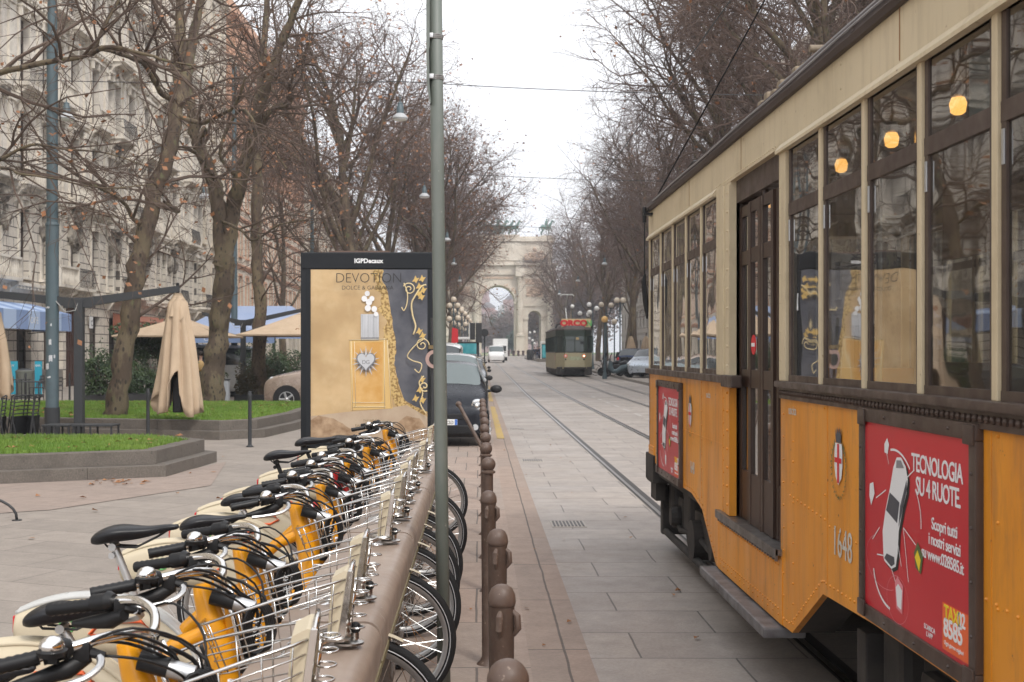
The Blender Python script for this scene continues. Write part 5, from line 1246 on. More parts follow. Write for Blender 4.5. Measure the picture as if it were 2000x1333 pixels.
cantilever((155-VX)/s24, 24.0, [((350-VX)/s24, EYE+(VY-563)/s24), ((-60-VX)/s24, EYE+(VY-568)/s24)], EYE+(VY-585)/s24, 'dark steel umbrella frame with two rising arms at the left, holding the closed beige umbrella')
s43 = F/43.0
cantilever((475-VX)/s43, 43.0, [((600-VX)/s43, EYE+(VY-603)/s43), ((395-VX)/s43, EYE+(VY-612)/s43)], EYE+(VY-627)/s43, 'dark steel umbrella frame farther back between two plane trees and the beige car')
def closed_umbrella(cx, cy, ztop, zbot, wtop, wbot, label, seed=1):
    r = empty('closed_umbrella', (cx, cy, zbot), label, 'umbrella', 'closed beige umbrellas hanging folded'); rr = random.Random(seed)
    n = 72; rows = 16; vs = []; fs = []
    ph = [rr.uniform(0,6.28) for _ in range(6)]
    for i in range(rows+1):
        t = i/rows; z0 = ztop+(zbot-ztop)*t; w_ = wtop+(wbot-wtop)*t**.9
        if t < .04: w_ *= .55
        for k in range(n):
            a = 2*math.pi*k/n
            fold = .20*math.sin(a*8+ph[0]+t*.8)+.10*math.sin(a*13+ph[1]-t)+.07*math.sin(a*5+ph[2]+2*t)
            rad = w_*(1+fold*min(1,t*2.2+.15))
            cut = .34*(zbot-ztop)*-1*max(0, math.cos((a+1.4)*4)) * (t**3) * .55 + .06*math.sin(a*3+ph[3])*t**3
            if abs(((a+math.pi/2+math.pi)%(2*math.pi))-math.pi) < .22: cut += .22*(t**3)*(ztop-zbot)*.8
            vs.append((cx+rad*math.cos(a)+ .04*t*math.sin(3*t), cy+rad*.8*math.sin(a), z0+cut))
    for i in range(rows):
        for k in range(n): k2=(k+1)%n; fs.append((i*n+k,i*n+k2,(i+1)*n+k2,(i+1)*n+k))
    fs.append(tuple(range(n)))
    mb = MB(); mb.add(vs, fs); o = mb.build('canopy', MT['canvas'], r, 'all', fix=False); sm = o.modifiers.new('s','SOLIDIFY'); sm.thickness = .012
    n = 40; vs=[]; fs=[]
    for i in range(6):
        t = i/5; w_ = wtop*(.35+.95*t**.6)+.02; z0 = ztop+.05-(ztop-zbot)*.20*t
        for k in range(n):
            a = 2*math.pi*k/n; vs.append((cx+w_*(1+.16*math.sin(a*6+1)*t)*math.cos(a), cy+w_*.85*(1+.16*math.sin(a*6+1)*t)*math.sin(a), z0-.10*t*max(0,math.sin(a*4+.5))))
    for i in range(5):
        for k in range(n): k2=(k+1)%n; fs.append((i*n+k,i*n+k2,(i+1)*n+k2,(i+1)*n+k))
    fs.append(tuple(range(n))); mb = MB(); mb.add(vs, fs); mb.build('top_cap', MT['canvas'], r, 'all', fix=False)
    mb = MB(); mb.cyl((cx,cy,zbot+.1),(cx,cy,ztop+.25),.03); mb.cbox((cx-.08,cy-.1,zbot+.02),(cx+.10,cy+.1,zbot+.75),.03); mb.build('mechanism', MT['black'], r)
    for k in range(4):
        a = R(45+90*k); mb = MB(); mb.tube([(cx,cy,ztop),(cx+wbot*.6*math.cos(a),cy+wbot*.5*math.sin(a),zbot+.15)],.015,6); mb.build('rib', MT['dark'], r)
closed_umbrella((347-VX)/s24, 24.0, EYE+(VY-578)/s24, EYE+(VY-808)/s24, .15, .41, 'closed beige umbrella hanging folded from the right arm of the steel frame', 4)
closed_umbrella((-27-VX)/s24, 24.3, EYE+(VY-600)/s24, EYE+(VY-775)/s24, .14, .33, 'closed beige umbrella cut by the left photo edge', 9)
for i, (px, Y) in enumerate(((1232,88),(1262,84),(1150,150))):
    s = F/Y
    if i < 2: closed_umbrella((px-VX)/s, Y, EYE+(VY-658)/s, EYE+(VY-715)/s+.1, .15, .42, ['closed beige umbrella on the right pavement behind the dark blue car','closed beige umbrella on the right pavement right beside the orange tram tail'][i], 20+i)
def open_umbrella(cx, cy, half, ztip, zedge, mat, label, mast=True, half2=None):
    r = empty('open_umbrella', (cx, cy, 0), label, 'umbrella', 'open cafe umbrellas'); h2 = half2 or half
    mb = MB(); cs = [(-half,-h2),(half,-h2),(half,h2),(-half,h2)]; n = 8
    for k in range(4):
        a, b = cs[k], cs[(k+1)%4]
        for i in range(n):
            t0, t1 = i/n, (i+1)/n; g = lambda t: zedge+(ztip-zedge)*(t**1.12)
            P = lambda c, t: (cx+c[0]*(1-t), cy+c[1]*(1-t), g(t))
            mb.add([P(a,t0),P(b,t0),P(b,t1),P(a,t1)],[(0,1,2,3)])
        mb.add([(cx+a[0],cy+a[1],zedge),(cx+b[0],cy+b[1],zedge),(cx+b[0]*.99,cy+b[1]*.99,zedge-.05),(cx+a[0]*.99,cy+a[1]*.99,zedge-.05)],[(0,1,2,3)])
    o = mb.build('canopy', mat, r, fix=False)
    for a in cs:
        m_ = MB(); m_.tube([(cx,cy,ztip-.08),(cx+a[0]*.97,cy+a[1]*.97,zedge-.0)], .018, 5); m_.tube([(cx,cy,ztip-.75),(cx+a[0]*.5,cy+a[1]*.5,(ztip+zedge)/2-.05)],.014,5); m_.build('rib', MT['dark'], r)
    if mast: m_ = MB(); m_.cyl((cx,cy,gz(cy)),(cx,cy,ztip),.035); m_.cbox((cx-.35,cy-.35,0),(cx+.35,cy+.35,.06),.01); m_.build('mast', MT['charcoal'], r)
def U(px, py, Y): p = at(px, py, Y); return p
a = U(352,628,40); b = U(248,657,40); open_umbrella(a.x, 40, abs(a.x-b.x), a.z+.15, b.z, MT['canvas'], 'open beige cafe umbrella behind the closed one, over the planters')
a = U(592,612,41); b = U(482,655,41); open_umbrella(a.x, 41, abs(a.x-b.x), a.z+.05, b.z, MT['canvas'], 'open beige cafe umbrella half hidden by the left edge of the billboard')
# blue pavilion canopies
def pavilion(x0, x1, y0, y1, zr, ze, label):
    r = empty('blue_canopy', ((x0+x1)/2, (y0+y1)/2, 0), label, 'canopy', 'blue cafe canopies'); ym = (y0+y1)/2
    mb = MB(); mb.add([(x0,y0,ze),(x1,y0,ze),(x1-1.2,ym,zr),(x0+1.2,ym,zr),(x0,y1,ze),(x1,y1,ze)],[(0,1,2,3),(3,2,5,4),(0,3,4),(1,5,2)]); mb.build('roof', MT['palebl'], r, fix=False)
    mb = MB()
    for a,b in (((x0,y0),(x1,y0)),((x1,y0),(x1,y1)),((x0,y1),(x0,y0))):
        mb.add([(a[0],a[1]-.004,ze),(b[0],b[1]-.004,ze),(b[0],b[1]-.004,ze-.32),(a[0],a[1]-.004,ze-.32)],[(0,1,2,3)])
    v = mb.build('valance', MT['blue'], r, fix=False); so = v.modifiers.new('s','SOLIDIFY'); so.thickness=.01
    for x,y in ((x0,y0),(x1,y0),(x0,y1),(x1,y1)): m_ = MB(); m_.cyl((x,y,0),(x,y,ze),.05,n=8); m_.build('post', MT['charcoal'], r)
    text('SEMPIONE' if False else 'CAFE', 'valance_lettering', INK['white'], r, ((x0+x1)/2-.3,y0-.02,ze-.24), .2, align='CENTER')
pavilion(-11.8, -6.6, 48.5, 54, 3.62, 2.55, 'large pale blue canopy roof behind the second plane tree, next to the white van')
a = U(375,668,46); pavilion(-10.9, -7.9, 44.4, 47.5, 2.85, 2.35, 'smaller blue canopy with a low valance between the closed umbrella and the forked tree')
# planters with clipped greenery
def bush(name, cx, cy, z0, rx, ry, h, n, seed, label, mat=None, ls=.05, planter=True, group='green cafe hedges'):
    r = empty(name, (cx, cy, 0), label, 'hedge', group); rr = random.Random(seed); mb = MB()
    for k in range(n):
        th = rr.uniform(0,6.28); q = rr.random()**.35; z = rr.random(); lump = 1+.25*math.sin(th*3+seed)+.18*math.sin(z*9+th*2)
        p = Vector((cx+rx*q*math.cos(th)*lump, cy+ry*q*math.sin(th)*lump, z0+h*z*lump*(1-.25*q*q)))
        d = Vector((rr.uniform(-1,1),rr.uniform(-1,1),rr.uniform(-.6,1))).normalized()*ls; e = d.orthogonal().normalized()*ls*.42
        mb.add([p-d, p+e, p+d, p-e],[(0,1,2,3)])
    mb.build('foliage', mat or MT['hedge'], r, fix=False)
    mb = MB()
    for k in range(14):
        a = rr.uniform(0,6.28); x, y = cx+rx*.5*math.cos(a), cy+ry*.5*math.sin(a); mb.tube([(x,y,z0-.1),(x+rr.uniform(-.15,.15),y,z0+h*.5),(x+rr.uniform(-.3,.3),y,z0+h*.9)],.008,4)
    mb.build('stems', MT['twig'], r)
    if planter: mb = MB(); mb.cbox((cx-rx,cy-ry*.8,0),(cx+rx,cy+ry*.8,z0),.02); mb.build('planter_box', MT['dark'], r)
def at_ground(px, Y): return (px-VX)/F*Y
bush('hedge', at_ground(215,39), 39, .35, .9, .5, 1.35, 4200, 1, 'dense dark shrub left of the first plane tree trunk', ls=.06)
bush('hedge', at_ground(285,38), 38, .42, 1.2, .5, .95, 5200, 2, 'clipped dark hedge in a long box between the first trunk and the closed umbrella', ls=.05)
bush('olive_tree', at_ground(282,41), 41, 1.5, .85, .7, 1.15, 2600, 3, 'small rounded evergreen standing above the hedge box behind the first trunk', ls=.06, planter=False, group=None)
bush('olive_tree', at_ground(322,42), 42, 1.6, .6, .6, 1.0, 1800, 4, 'small rounded evergreen beside the closed umbrella top', ls=.06, planter=False, group=None)
bush('hedge', at_ground(520,44), 44, .35, .8, .5, 1.35, 3600, 5, 'dark leafy shrub in front of the white van, right of the third trunk', ls=.06)
bush('hedge', at_ground(556,45), 45, .35, .65, .5, 1.3, 3000, 6, 'dark leafy shrub beside the beige car bonnet in front of the van cab', ls=.06)
bush('hedge', at_ground(492,42), 42, .25, .55, .4, .9, 2200, 7, 'low thin shrub with brown leaves at the foot of the third trunk', M('brown_hedge', (.11,.085,.045), .7, col2=(.05,.06,.03), nscale=3, mode='world'), ls=.055)
bush('hedge', at_ground(395,40), 40, .30, .6, .4, .7, 1800, 8, 'low shrub behind the closed umbrella hem', ls=.05)
# low steel bench rails behind the near lawn
for i, (x0, x1, l) in enumerate(((88,143,'low dark steel rail table left half behind the near lawn'),(146,226,'low dark steel rail table beside the umbrella frame post'))):
    s = F/22.8; a, b = (x0-VX)/s, (x1-VX)/s; zt = EYE+(VY-829)/s
    r = empty('rail_table', ((a+b)/2, 22.8, 0), l, 'table', 'low steel tables behind the near lawn')
    mb = MB(); mb.cbox((a,22.6,zt-.03),(b,23.1,zt),.005); mb.build('top', MT['charcoal'], r)
    for x in (a+.03, a+(b-a)*.45, b-.03):
        for y in (22.63,23.07): mb = MB(); mb.box((x-.015,y-.015,0),(x+.015,y+.015,zt-.03)); mb.build('leg', MT['dark'], r)
# folded stacked chairs
def chair(x, y, z, rz, label, stack=1):
    for k in range(stack):
        r = empty('folded_chair', (x, y, 0), label if stack == 1 else label, 'chair', 'black chairs folded together behind the lawn')
        c, s = math.cos(rz), math.sin(rz); P = lambda u, v, w_: (x+u*c-v*s, y+u*s+v*c, w_)
        mb = MB()
        for v in (-.2,.2): mb.tube([P(-.06,v,0),P(.0,v,.45),P(.05,v,.88)],.013,6); mb.tube([P(.10,v,0),P(.0,v,.48)],.013,6)
        mb.tube([P(.05,-.2,.88),P(.07,0,.90),P(.05,.2,.88)],.014,6); mb.build('frame', MT['dark'], r)
        mb = MB()
        for q in range(5): mb.tube([P(.03,-.18,.56+q*.07),P(.05,0,.57+q*.07),P(.03,.18,.56+q*.07)],.011,5)
        mb.build('backrest', MT['dark'], r)
        mb = MB(); p = [P(.0,-.19,.15),P(.0,.19,.15),P(.03,.19,.52),P(.03,-.19,.52)]; mb.add(p+[(a_+.02,b_,c_) for a_,b_,c_ in p],[(0,1,2,3),(7,6,5,4),(0,4,5,1),(1,5,6,2),(2,6,7,3),(3,7,4,0)]); mb.build('seat', MT['black'], r)
for i, (px, rz, l) in enumerate(((4,.2,'folded black chair farthest left behind the near lawn'),(18,.5,'folded black chair second from the left photo edge'),(33,-.3,'folded black chair in the middle of the leaning group'),(46,.8,'folded black chair leaning fourth from the left'),(57,.1,'folded black chair at the right end of the leaning group'))):
    chair((px-VX)/F*22.6, 22.6+.07*i, 0, rz, l)
def cafe_set(px, Y, l1, l2):
    x = at_ground(px, Y); r = empty('cafe_table', (x,Y,0), l1, 'table', 'dark cafe tables by the facade')
    mb = MB(); mb.cbox((x-.4,Y-.4,.72),(x+.4,Y+.4,.75),.008); mb.build('top', MT['charcoal'], r)
    for a in (-.35,.35):
        for b in (-.35,.35): mb = MB(); mb.box((x+a-.015,Y+b-.015,0),(x+a+.015,Y+b+.015,.72)); mb.build('leg', MT['dark'], r)
    x += .75; r = empty('cafe_chair', (x,Y,0), l2, 'chair', 'dark cafe chairs by the facade')
    mb = MB(); mb.cbox((x-.2,Y-.2,.44),(x+.2,Y+.2,.47),.01); mb.build('seat', MT['charcoal'], r)
    mb = MB()
    for a in (-.19,.19): mb.box((x+.18,Y+a-.012,.47),(x+.2,Y+a+.012,.88))
    for z in (.6,.72,.84): mb.box((x+.185,Y-.19,z),(x+.2,Y+.19,z+.04))
    mb.build('backrest', MT['dark'], r)
    for a in (-.18,.18):
        for b in (-.18,.18): mb = MB(); mb.box((x+a-.012,Y+b-.012,0),(x+a+.012,Y+b+.012,.44)); mb.build('leg', MT['dark'], r)
cafe_set(62,40,'square dark cafe table beside the stickered post, nearest the folded chairs','dark cafe chair just left of the stickered post')
cafe_set(30,43,'square dark cafe table behind the folded chairs, near the teal board','dark cafe chair in front of the grey bin')
# teal boards, bin, grey cabinet
for i, (px, l) in enumerate(((22,'teal standing board with dark bottles by the cafe door, left one'),(75,'narrow teal standing board right of the grey bin'))):
    x = at_ground(px,46); wd = .24 if i == 0 else .13; s = F/46; r = empty('display_board', (x,46,0), l, 'board', 'teal boards at the cafe')
    zt = EYE+(VY-706)/s; mb = MB(); mb.cbox((x-wd,45.97,.12),(x+wd,46.03,zt),.008); mb.build('panel', MT['teal'], r)
    mb = MB()
    for a in (-wd*.8, wd*.8): mb.cbox((x+a-.02,45.85,0),(x+a+.02,46.15,.12),.005)
    mb.build('feet', MT['dark'], r)
    mb = MB()
    for q in range(3): mb.tube([(x-wd*.3+q*.08,45.955,.35+q*.1),(x-wd*.3+q*.09,45.955,.6+q*.1)],[.03,.012],6)
    mb.build('bottle_picture', INK['slate'], r); text('BAR' if i else 'CAFE', 'board_lettering', INK['white'], r, (x,45.96,zt-.2), .11, align='CENTER')
x = at_ground(48,45); r = empty('litter_bin', (x,45,0), 'grey green litter bin between the teal boards', 'bin'); mb = MB(); mb.lathe([(.26,.04),(.30,.1),(.31,.95),(.33,1.0),(.30,1.03)], (x,45,0), 20); mb.build('body', M('bin_grey', (.14,.15,.13), .6), r, True); mb = MB(); mb.lathe([(.30,1.03),(.22,1.08),(.05,1.1)], (x,45,0), 20); mb.build('lid', MT['charcoal'], r, True)
x = at_ground(437,36.5); r = empty('service_cabinet', (x,36.5,0), 'small pale grey service cabinet at the foot of the forked plane tree', 'cabinet'); mb = MB(); mb.cbox((x-.16,36.35,.05),(x+.16,36.6,.86),.01); mb.build('body', M('cabinet_grey', (.36,.38,.40), .5), r); mb = MB(); mb.cbox((x-.18,36.33,.86),(x+.18,36.62,.90),.01); mb.build('lid', MT['charcoal'], r); mb = MB(); mb.box((x-.12,36.344,.15),(x+.12,36.35,.78)); mb.build('door', M('cabinet_door', (.31,.33,.35), .5), r)
# ================================================================ TREES
class TreeMesh:
    def __init__(s): s.tv=[]; s.tf=[]; s.cv=[]; s.cf=[]; s.lv=[]; s.lf=[]
    def tube(s, pts, rs, n, crown):
        V, F_ = (s.cv, s.cf) if crown else (s.tv, s.tf)
        base = len(V); up = None; m = len(pts)
        for i, p in enumerate(pts):
            a0 = pts[i-1] if i else pts[0]; b0 = pts[i+1] if i < m-1 else pts[-1]
            tx, ty, tz = b0[0]-a0[0], b0[1]-a0[1], b0[2]-a0[2]; L = math.sqrt(tx*tx+ty*ty+tz*tz) or 1; tx/=L; ty/=L; tz/=L
            if up is None: up = (1,0,0) if abs(tx) < .8 else (0,1,0)
            d = up[0]*tx+up[1]*ty+up[2]*tz; ax, ay, az = up[0]-tx*d, up[1]-ty*d, up[2]-tz*d; L = math.sqrt(ax*ax+ay*ay+az*az) or 1; ax/=L; ay/=L; az/=L
            up = (ax,ay,az); bx, by, bz = ty*az-tz*ay, tz*ax-tx*az, tx*ay-ty*ax; r = rs[i]
            for k in range(n):
                c, q = _cs[n][k]; V.append((p[0]+(ax*c+bx*q)*r, p[1]+(ay*c+by*q)*r, p[2]+(az*c+bz*q)*r))
        for i in range(m-1):
            for k in range(n):
                k2 = (k+1)%n; F_.append((base+i*n+k, base+i*n+k2, base+(i+1)*n+k2, base+(i+1)*n+k))
_cs = {n: [(math.cos(2*math.pi*k/n), math.sin(2*math.pi*k/n)) for k in range(n)] for n in range(3,13)}
def rdir(r, d, ang):
    "direction at about ang from d"
    o = d.orthogonal().normalized(); o.rotate(Matrix.Rotation(r.uniform(0,6.283), 3, d)); a = ang*r.uniform(.7,1.3)
    return (d*math.cos(a) + o*math.sin(a)).normalized()
def grow(tm, r, p, d, L, rad, lv, cfg):
    C = cfg[lv]; n = C['seg']; pts = [tuple(p)]; rs = [rad]; dirs = [d.copy()]; q = p.copy(); dd = d.copy()
    for i in range(n):
        dd = (dd + Vector((r.gauss(0,1), r.gauss(0,1), r.gauss(0,1)))*C['wob'] + Vector((0,0,C['up']))).normalized()
        q = q + dd*(L/n); pts.append(tuple(q)); rs.append(rad*(1-(1-C['tip'])*(i+1)/n)); dirs.append(dd.copy())
    tm.tube(pts, rs, C['sides'], lv >= 2)
    spawn(tm, r, pts, rs, dirs, L, lv, cfg)
def spawn(tm, r, pts, rs, dirs, L, lv, cfg):
    if lv+1 >= len(cfg):
        if r.random() < cfg[0]['leaf']:
            for _ in range(r.choice((1,1,2))):
                p = Vector(pts[-1]) + Vector((r.uniform(-.06,.06),r.uniform(-.06,.06),-.04)); s = r.uniform(.04,.085)*cfg[0].get('ls',1)
                a = Vector((r.uniform(-1,1),r.uniform(-1,1),r.uniform(-1,.4))).normalized()*s; b = a.orthogonal().normalized()*s*.8; n = len(tm.lv)
                tm.lv += [tuple(p-a),tuple(p+b),tuple(p+a),tuple(p-b)]; tm.lf.append((n,n+1,n+2)); tm.lf.append((n,n+2,n+3))
        return
    C = cfg[lv]; m = len(pts)-1
    for k in range(C['kids']):
        t = C['t0'] + (1-C['t0'])*(k+r.random())/C['kids']; f = min(t, .999)*m; i = int(f); u = f-i
        p = Vector(pts[i]).lerp(Vector(pts[i+1]), u); d = dirs[min(i+1, m)]
        nd = rdir(r, d, C['ang']); K = cfg[lv+1]
        grow(tm, r, p, nd, K['len']*r.uniform(.65,1.25)*(1.15-.5*t), min(rs[i]*.75, K['rad']*r.uniform(.8,1.2)), lv+1, cfg)
def cfg_(leaf, big=1.0, tw=.006, k=(8,8,8,7), thin=False):
    return [dict(seg=8,wob=.05,up=.02,tip=.45,sides=12,kids=k[0],t0=.35,ang=.65,len=0,rad=0,leaf=leaf),
            dict(seg=8,wob=.13,up=.07,tip=.22,sides=7,kids=k[1],t0=.18,ang=.75,len=7.0*big,rad=.12),
            dict(seg=6,wob=.20,up=.03,tip=.25,sides=5,kids=k[2],t0=.15,ang=.8,len=3.4*big,rad=.045),
            dict(seg=5,wob=.22,up=.0,tip=.35,sides=4,kids=k[3],t0=.12,ang=.75,len=1.7*big,rad=.017),
            dict(seg=3,wob=.25,up=-.03,tip=.5,sides=3,kids=0,t0=0,ang=.7,len=.85*big,rad=tw*1.4)]
def finish(tm, name, loc, label, group=None, leafmat=None, tw=None):
    r = empty(name, loc, label, 'tree', group) if label else None
    if r is None:
        r = bpy.data.objects.new(name, None); COL.objects.link(r)
    o_ = Vector(loc)
    for nm, v, f, m in (('trunk', tm.tv, tm.tf, MT['bark']), ('crown', tm.cv, tm.cf, MT['twignear'] if label else MT['twig']), ('leaves', tm.lv, tm.lf, leafmat or MT['leafb'])):
        if not f: continue
        me = bpy.data.meshes.new(nm); me.from_pydata([(a-o_.x,b-o_.y,c-o_.z) for a,b,c in v], [], f); me.materials.append(m)
        if nm == 'trunk': me.polygons.foreach_set('use_smooth', [True]*len(me.polygons))
        o = bpy.data.objects.new(nm, me); COL.objects.link(o); o.parent = r
    return r
def limb(tm, r, pts, rads, cfg, lv=1, n=12, kids=None, sides=10):
    "hand-laid limb through given points, smoothed, then sprouting branches"
    P = [Vector(p) for p in pts]; out = []; rr = []
    for i in range(len(P)-1):
        p0, p1, p2, p3 = P[max(i-1,0)], P[i], P[i+1], P[min(i+2,len(P)-1)]
        st = 5
        for k in range(st):
            t = k/st; a = .5*((2*p1)+(p2-p0)*t+(2*p0-5*p1+4*p2-p3)*t*t+(3*p1-p0-3*p2+p3)*t**3)
            a += Vector((r.gauss(0,1),r.gauss(0,1),r.gauss(0,1)))*rads[i]*.12
            out.append(tuple(a)); rr.append((rads[i]+(rads[i+1]-rads[i])*t)*(1+.07*math.sin(len(out)*1.7)))
    out.append(tuple(P[-1])); rr.append(rads[-1])
    dirs = [(Vector(out[min(i+1,len(out)-1)])-Vector(out[max(i-1,0)])).normalized() for i in range(len(out))]
    tm.tube(out, rr, sides, False)
    c2 = [dict(c) for c in cfg]
    if kids is not None: c2[lv]['kids'] = kids
    L = sum((Vector(a)-Vector(b)).length for a,b in zip(out,out[1:]))
    spawn(tm, r, out, rr, dirs, L, lv, c2)
def px(x, y, Y): p = at(x, y, Y); return (p.x, p.y, p.z)

# --- nearest plane tree, leaning right
r = random.Random(21); tm = TreeMesh(); near = cfg_(.26, .8, .0048, (6,6,5,4))
near[0]['ls'] = .62
limb(tm, r, [px(225,822,26),px(232,760,26),px(250,640,26),px(268,520,26),px(298,400,26.3),px(330,290,26.6),px(352,190,27),px(372,100,27.4),px(392,0,27.8),px(412,-90,28.2)], [.27,.22,.20,.195,.18,.17,.15,.12,.09,.07], near, kids=10, lv=1)
limb(tm, r, [px(352,190,27),px(345,120,27.2),px(352,50,27.3),px(350,-60,27.5)], [.13,.11,.10,.07], near, kids=6)
limb(tm, r, [px(335,195,26.6),px(310,175,26),px(285,130,25.5),px(262,115,25),px(215,100,24.5),px(180,95,24)], [.07,.06,.055,.05,.04,.03], near, kids=7, sides=7)
limb(tm, r, [px(300,400,26.3),px(330,405,26),px(348,412,25.7),px(320,395,25)], [.08,.07,.05,.03], near, kids=2, sides=7)
limb(tm, r, [px(285,440,26.2),px(262,430,25.8),px(240,395,25),px(190,365,24),px(110,345,23.5),px(30,330,23)], [.05,.05,.04,.035,.025,.015], near, kids=9, sides=6)
limb(tm, r, [px(345,225,26.8),px(390,240,26.5),px(430,225,26),px(460,205,25.6),px(480,150,25)], [.07,.05,.045,.035,.02], near, kids=7, sides=6)
finish(tm, 'plane_tree', at(225,822,26), 'leaning plane tree with mottled bark, just left of the closed umbrella')
# --- forked plane tree
r = random.Random(33); tm = TreeMesh(); Y = 33.5
limb(tm, r, [px(416,790,Y),px(420,720,Y),px(428,640,Y),px(436,560,Y),px(440,500,Y)], [.36,.30,.27,.28,.27], near, kids=0, sides=12)
limb(tm, r, [px(436,520,Y),px(432,440,Y),px(424,380,Y),px(402,310,Y),px(382,270,Y),px(372,200,Y),px(362,130,Y),px(352,50,Y),px(350,-60,Y)], [.25,.22,.20,.18,.17,.155,.14,.12,.08], near, kids=12, sides=10)
limb(tm, r, [px(440,510,Y),px(452,420,Y),px(470,350,Y-.3),px(488,280,Y-.5),px(506,210,Y-.8),px(530,130,Y-1),px(560,60,Y-1.2),px(592,-20,Y-1.5)], [.24,.22,.20,.18,.16,.14,.11,.08], near, kids=14, sides=10)
limb(tm, r, [px(385,270,Y),px(400,262,Y-.4),px(398,250,Y-.7),px(386,276,Y-.9)], [.07,.06,.05,.03], near, kids=1, sides=7)
limb(tm, r, [px(490,280,Y-.5),px(530,215,Y-.8),px(565,200,Y-1),px(572,150,Y-1.2),px(610,80,Y-1.4)], [.10,.08,.07,.05,.03], near, kids=9, sides=7)
limb(tm, r, [px(470,350,Y-.3),px(430,300,Y-1),px(470,215,Y-1.4),px(510,260,Y-2),px(560,330,Y-2.4)], [.06,.05,.04,.03,.02], near, kids=8, sides=6)
limb(tm, r, [px(424,360,Y),px(392,310,Y-1.5),px(368,290,Y-2.5),px(330,288,Y-3)], [.05,.045,.035,.02], near, kids=5, sides=6)
limb(tm, r, [px(430,430,Y),px(470,450,Y-1.5),px(495,470,Y-2),px(545,440,Y-2.6),px(600,430,Y-3)], [.045,.035,.03,.025,.015], near, kids=8, sides=6)
finish(tm, 'plane_tree', at(416,790,Y), 'forked plane tree with two heavy limbs, standing just right of the closed umbrella')
# --- third trunk with ivy at the foot
r = random.Random(44); tm = TreeMesh(); Y = 42
limb(tm, r, [px(505,795,Y),px(506,700,Y),px(509,600,Y),px(502,520,Y),px(500,440,Y),px(503,340,Y),px(498,250,Y),px(510,150,Y),px(520,20,Y),px(522,-80,Y)], [.27,.24,.21,.19,.19,.18,.16,.14,.10,.07], near, kids=15, sides=10)
finish(tm, 'plane_tree', at(505,795,Y), 'straight slim plane tree right of the forked one, rising through the blue canopy')
# --- branches reaching in from a tree outside the left edge
r = random.Random(55); tm = TreeMesh(); low = cfg_(.34, .75, .0045, (6,5,4,3)); low[0]['ls'] = .65
limb(tm, r, [(-11.5,19.5,.0),(-11.4,19.5,3),(-11.2,19.4,6),(-11.3,19.3,10),(-11,19,14)], [.30,.27,.24,.2,.1], low, kids=8, sides=12)
limb(tm, r, [(-11.2,19.4,5.6),px(-60,160,19),px(0,143,18.8),px(85,123,18.6),px(172,108,18.4),px(200,60,18.3),px(238,-10,18.2)], [.07,.06,.048,.042,.032,.024,.015], low, kids=9, sides=8)
limb(tm, r, [px(172,108,18.4),px(210,92,18.3),px(260,100,18.2),px(330,120,18),px(400,132,18)], [.045,.035,.03,.022,.012], low, kids=7, sides=6)
limb(tm, r, [(-11.3,19.4,4.6),px(-60,330,19),px(0,312,18.6),px(60,284,18.4),px(130,292,18.2),px(210,300,18),px(300,330,17.8)], [.04,.035,.028,.022,.016,.012,.008], low, kids=9, sides=6)
limb(tm, r, [(-11.3,19.4,4.2),px(-40,330,18.5),px(40,340,18),px(110,350,17.8),px(200,368,17.5),px(300,360,17.5)], [.03,.025,.02,.016,.012,.008], low, kids=8, sides=6)
finish(tm, 'plane_tree', (-11.5,19.5,0), 'plane tree at the left edge whose dark branches reach across the stickered post')

# --- tree kinds for the rows
def proto(seed, leaf, h=17, big=1.0, k=(9,8,8,7), tw=.0085, spread=.6, up=.07):
    r = random.Random(seed); tm = TreeMesh(); c = cfg_(leaf, big, tw, k); c[0]['ang'] = spread; c[1]['up'] = up; c[0]['ls'] = 1.15
    c[0]['t0'] = .30
    p = Vector((0,0,-.1)); n = 9; pts=[tuple(p)]; rs=[.30]; dirs=[Vector((0,0,1))]; d = Vector((r.uniform(-.1,.1),r.uniform(-.1,.1),1)).normalized()
    for i in range(n):
        d = (d+Vector((r.gauss(0,.07),r.gauss(0,.07),.05))).normalized(); p = p + d*(h*.72/n); pts.append(tuple(p)); rs.append(.30*(1-.72*(i+1)/n)+(.0)); dirs.append(d.copy())
    tm.tube(pts, rs, 10, False); spawn(tm, r, pts, rs, dirs, h, 0, c)
    return finish(tm, 'plane_tree', (0,0,0), None)
PT = [proto(101,.24,17,1.12,k=(10,8,8,6),tw=.0062), proto(102,.20,18,1.12,k=(11,8,8,6),tw=.0062), proto(103,.05,18,1.0,k=(9,7,6,4),tw=.006), proto(104,.05,19,1.18,k=(12,8,7,6),spread=.55,up=.09,tw=.007), proto(105,.04,19,1.12,k=(11,8,7,5),tw=.007)]
placed = set()
def plant(i, x, y, rz, sc_, label, group, sz=1.0):
    p = PT[i]; o = p if i not in placed else copy_tree(p); placed.add(i)
    o.location = (x, y, gz(y)); o.rotation_euler = (0,0,rz); o.scale = (sc_,sc_,sc_*sz); tag(o, label, 'tree', group); return o
num = ['first','second','third','fourth','fifth','sixth','seventh','eighth','ninth','tenth','eleventh','twelfth','thirteenth','fourteenth','fifteenth','sixteenth','seventeenth','eighteenth','nineteenth','twentieth']
r = random.Random(9)
ys = [52,61,70,80,91,103,116,130,146,163,181,200,222]
for k, y in enumerate(ys):
    plant(k%2 if k < 9 else 2, (-5.8 if y < 75 else -3.4)+r.uniform(-.6,.6), y+r.uniform(-1,1), r.uniform(0,6.28), r.uniform(1.0,1.15), 'bare brown leaved plane tree, %s back in the inner left row behind the billboard' % num[k], 'plane trees in the left row')
ys = [92,108,126,146,168]
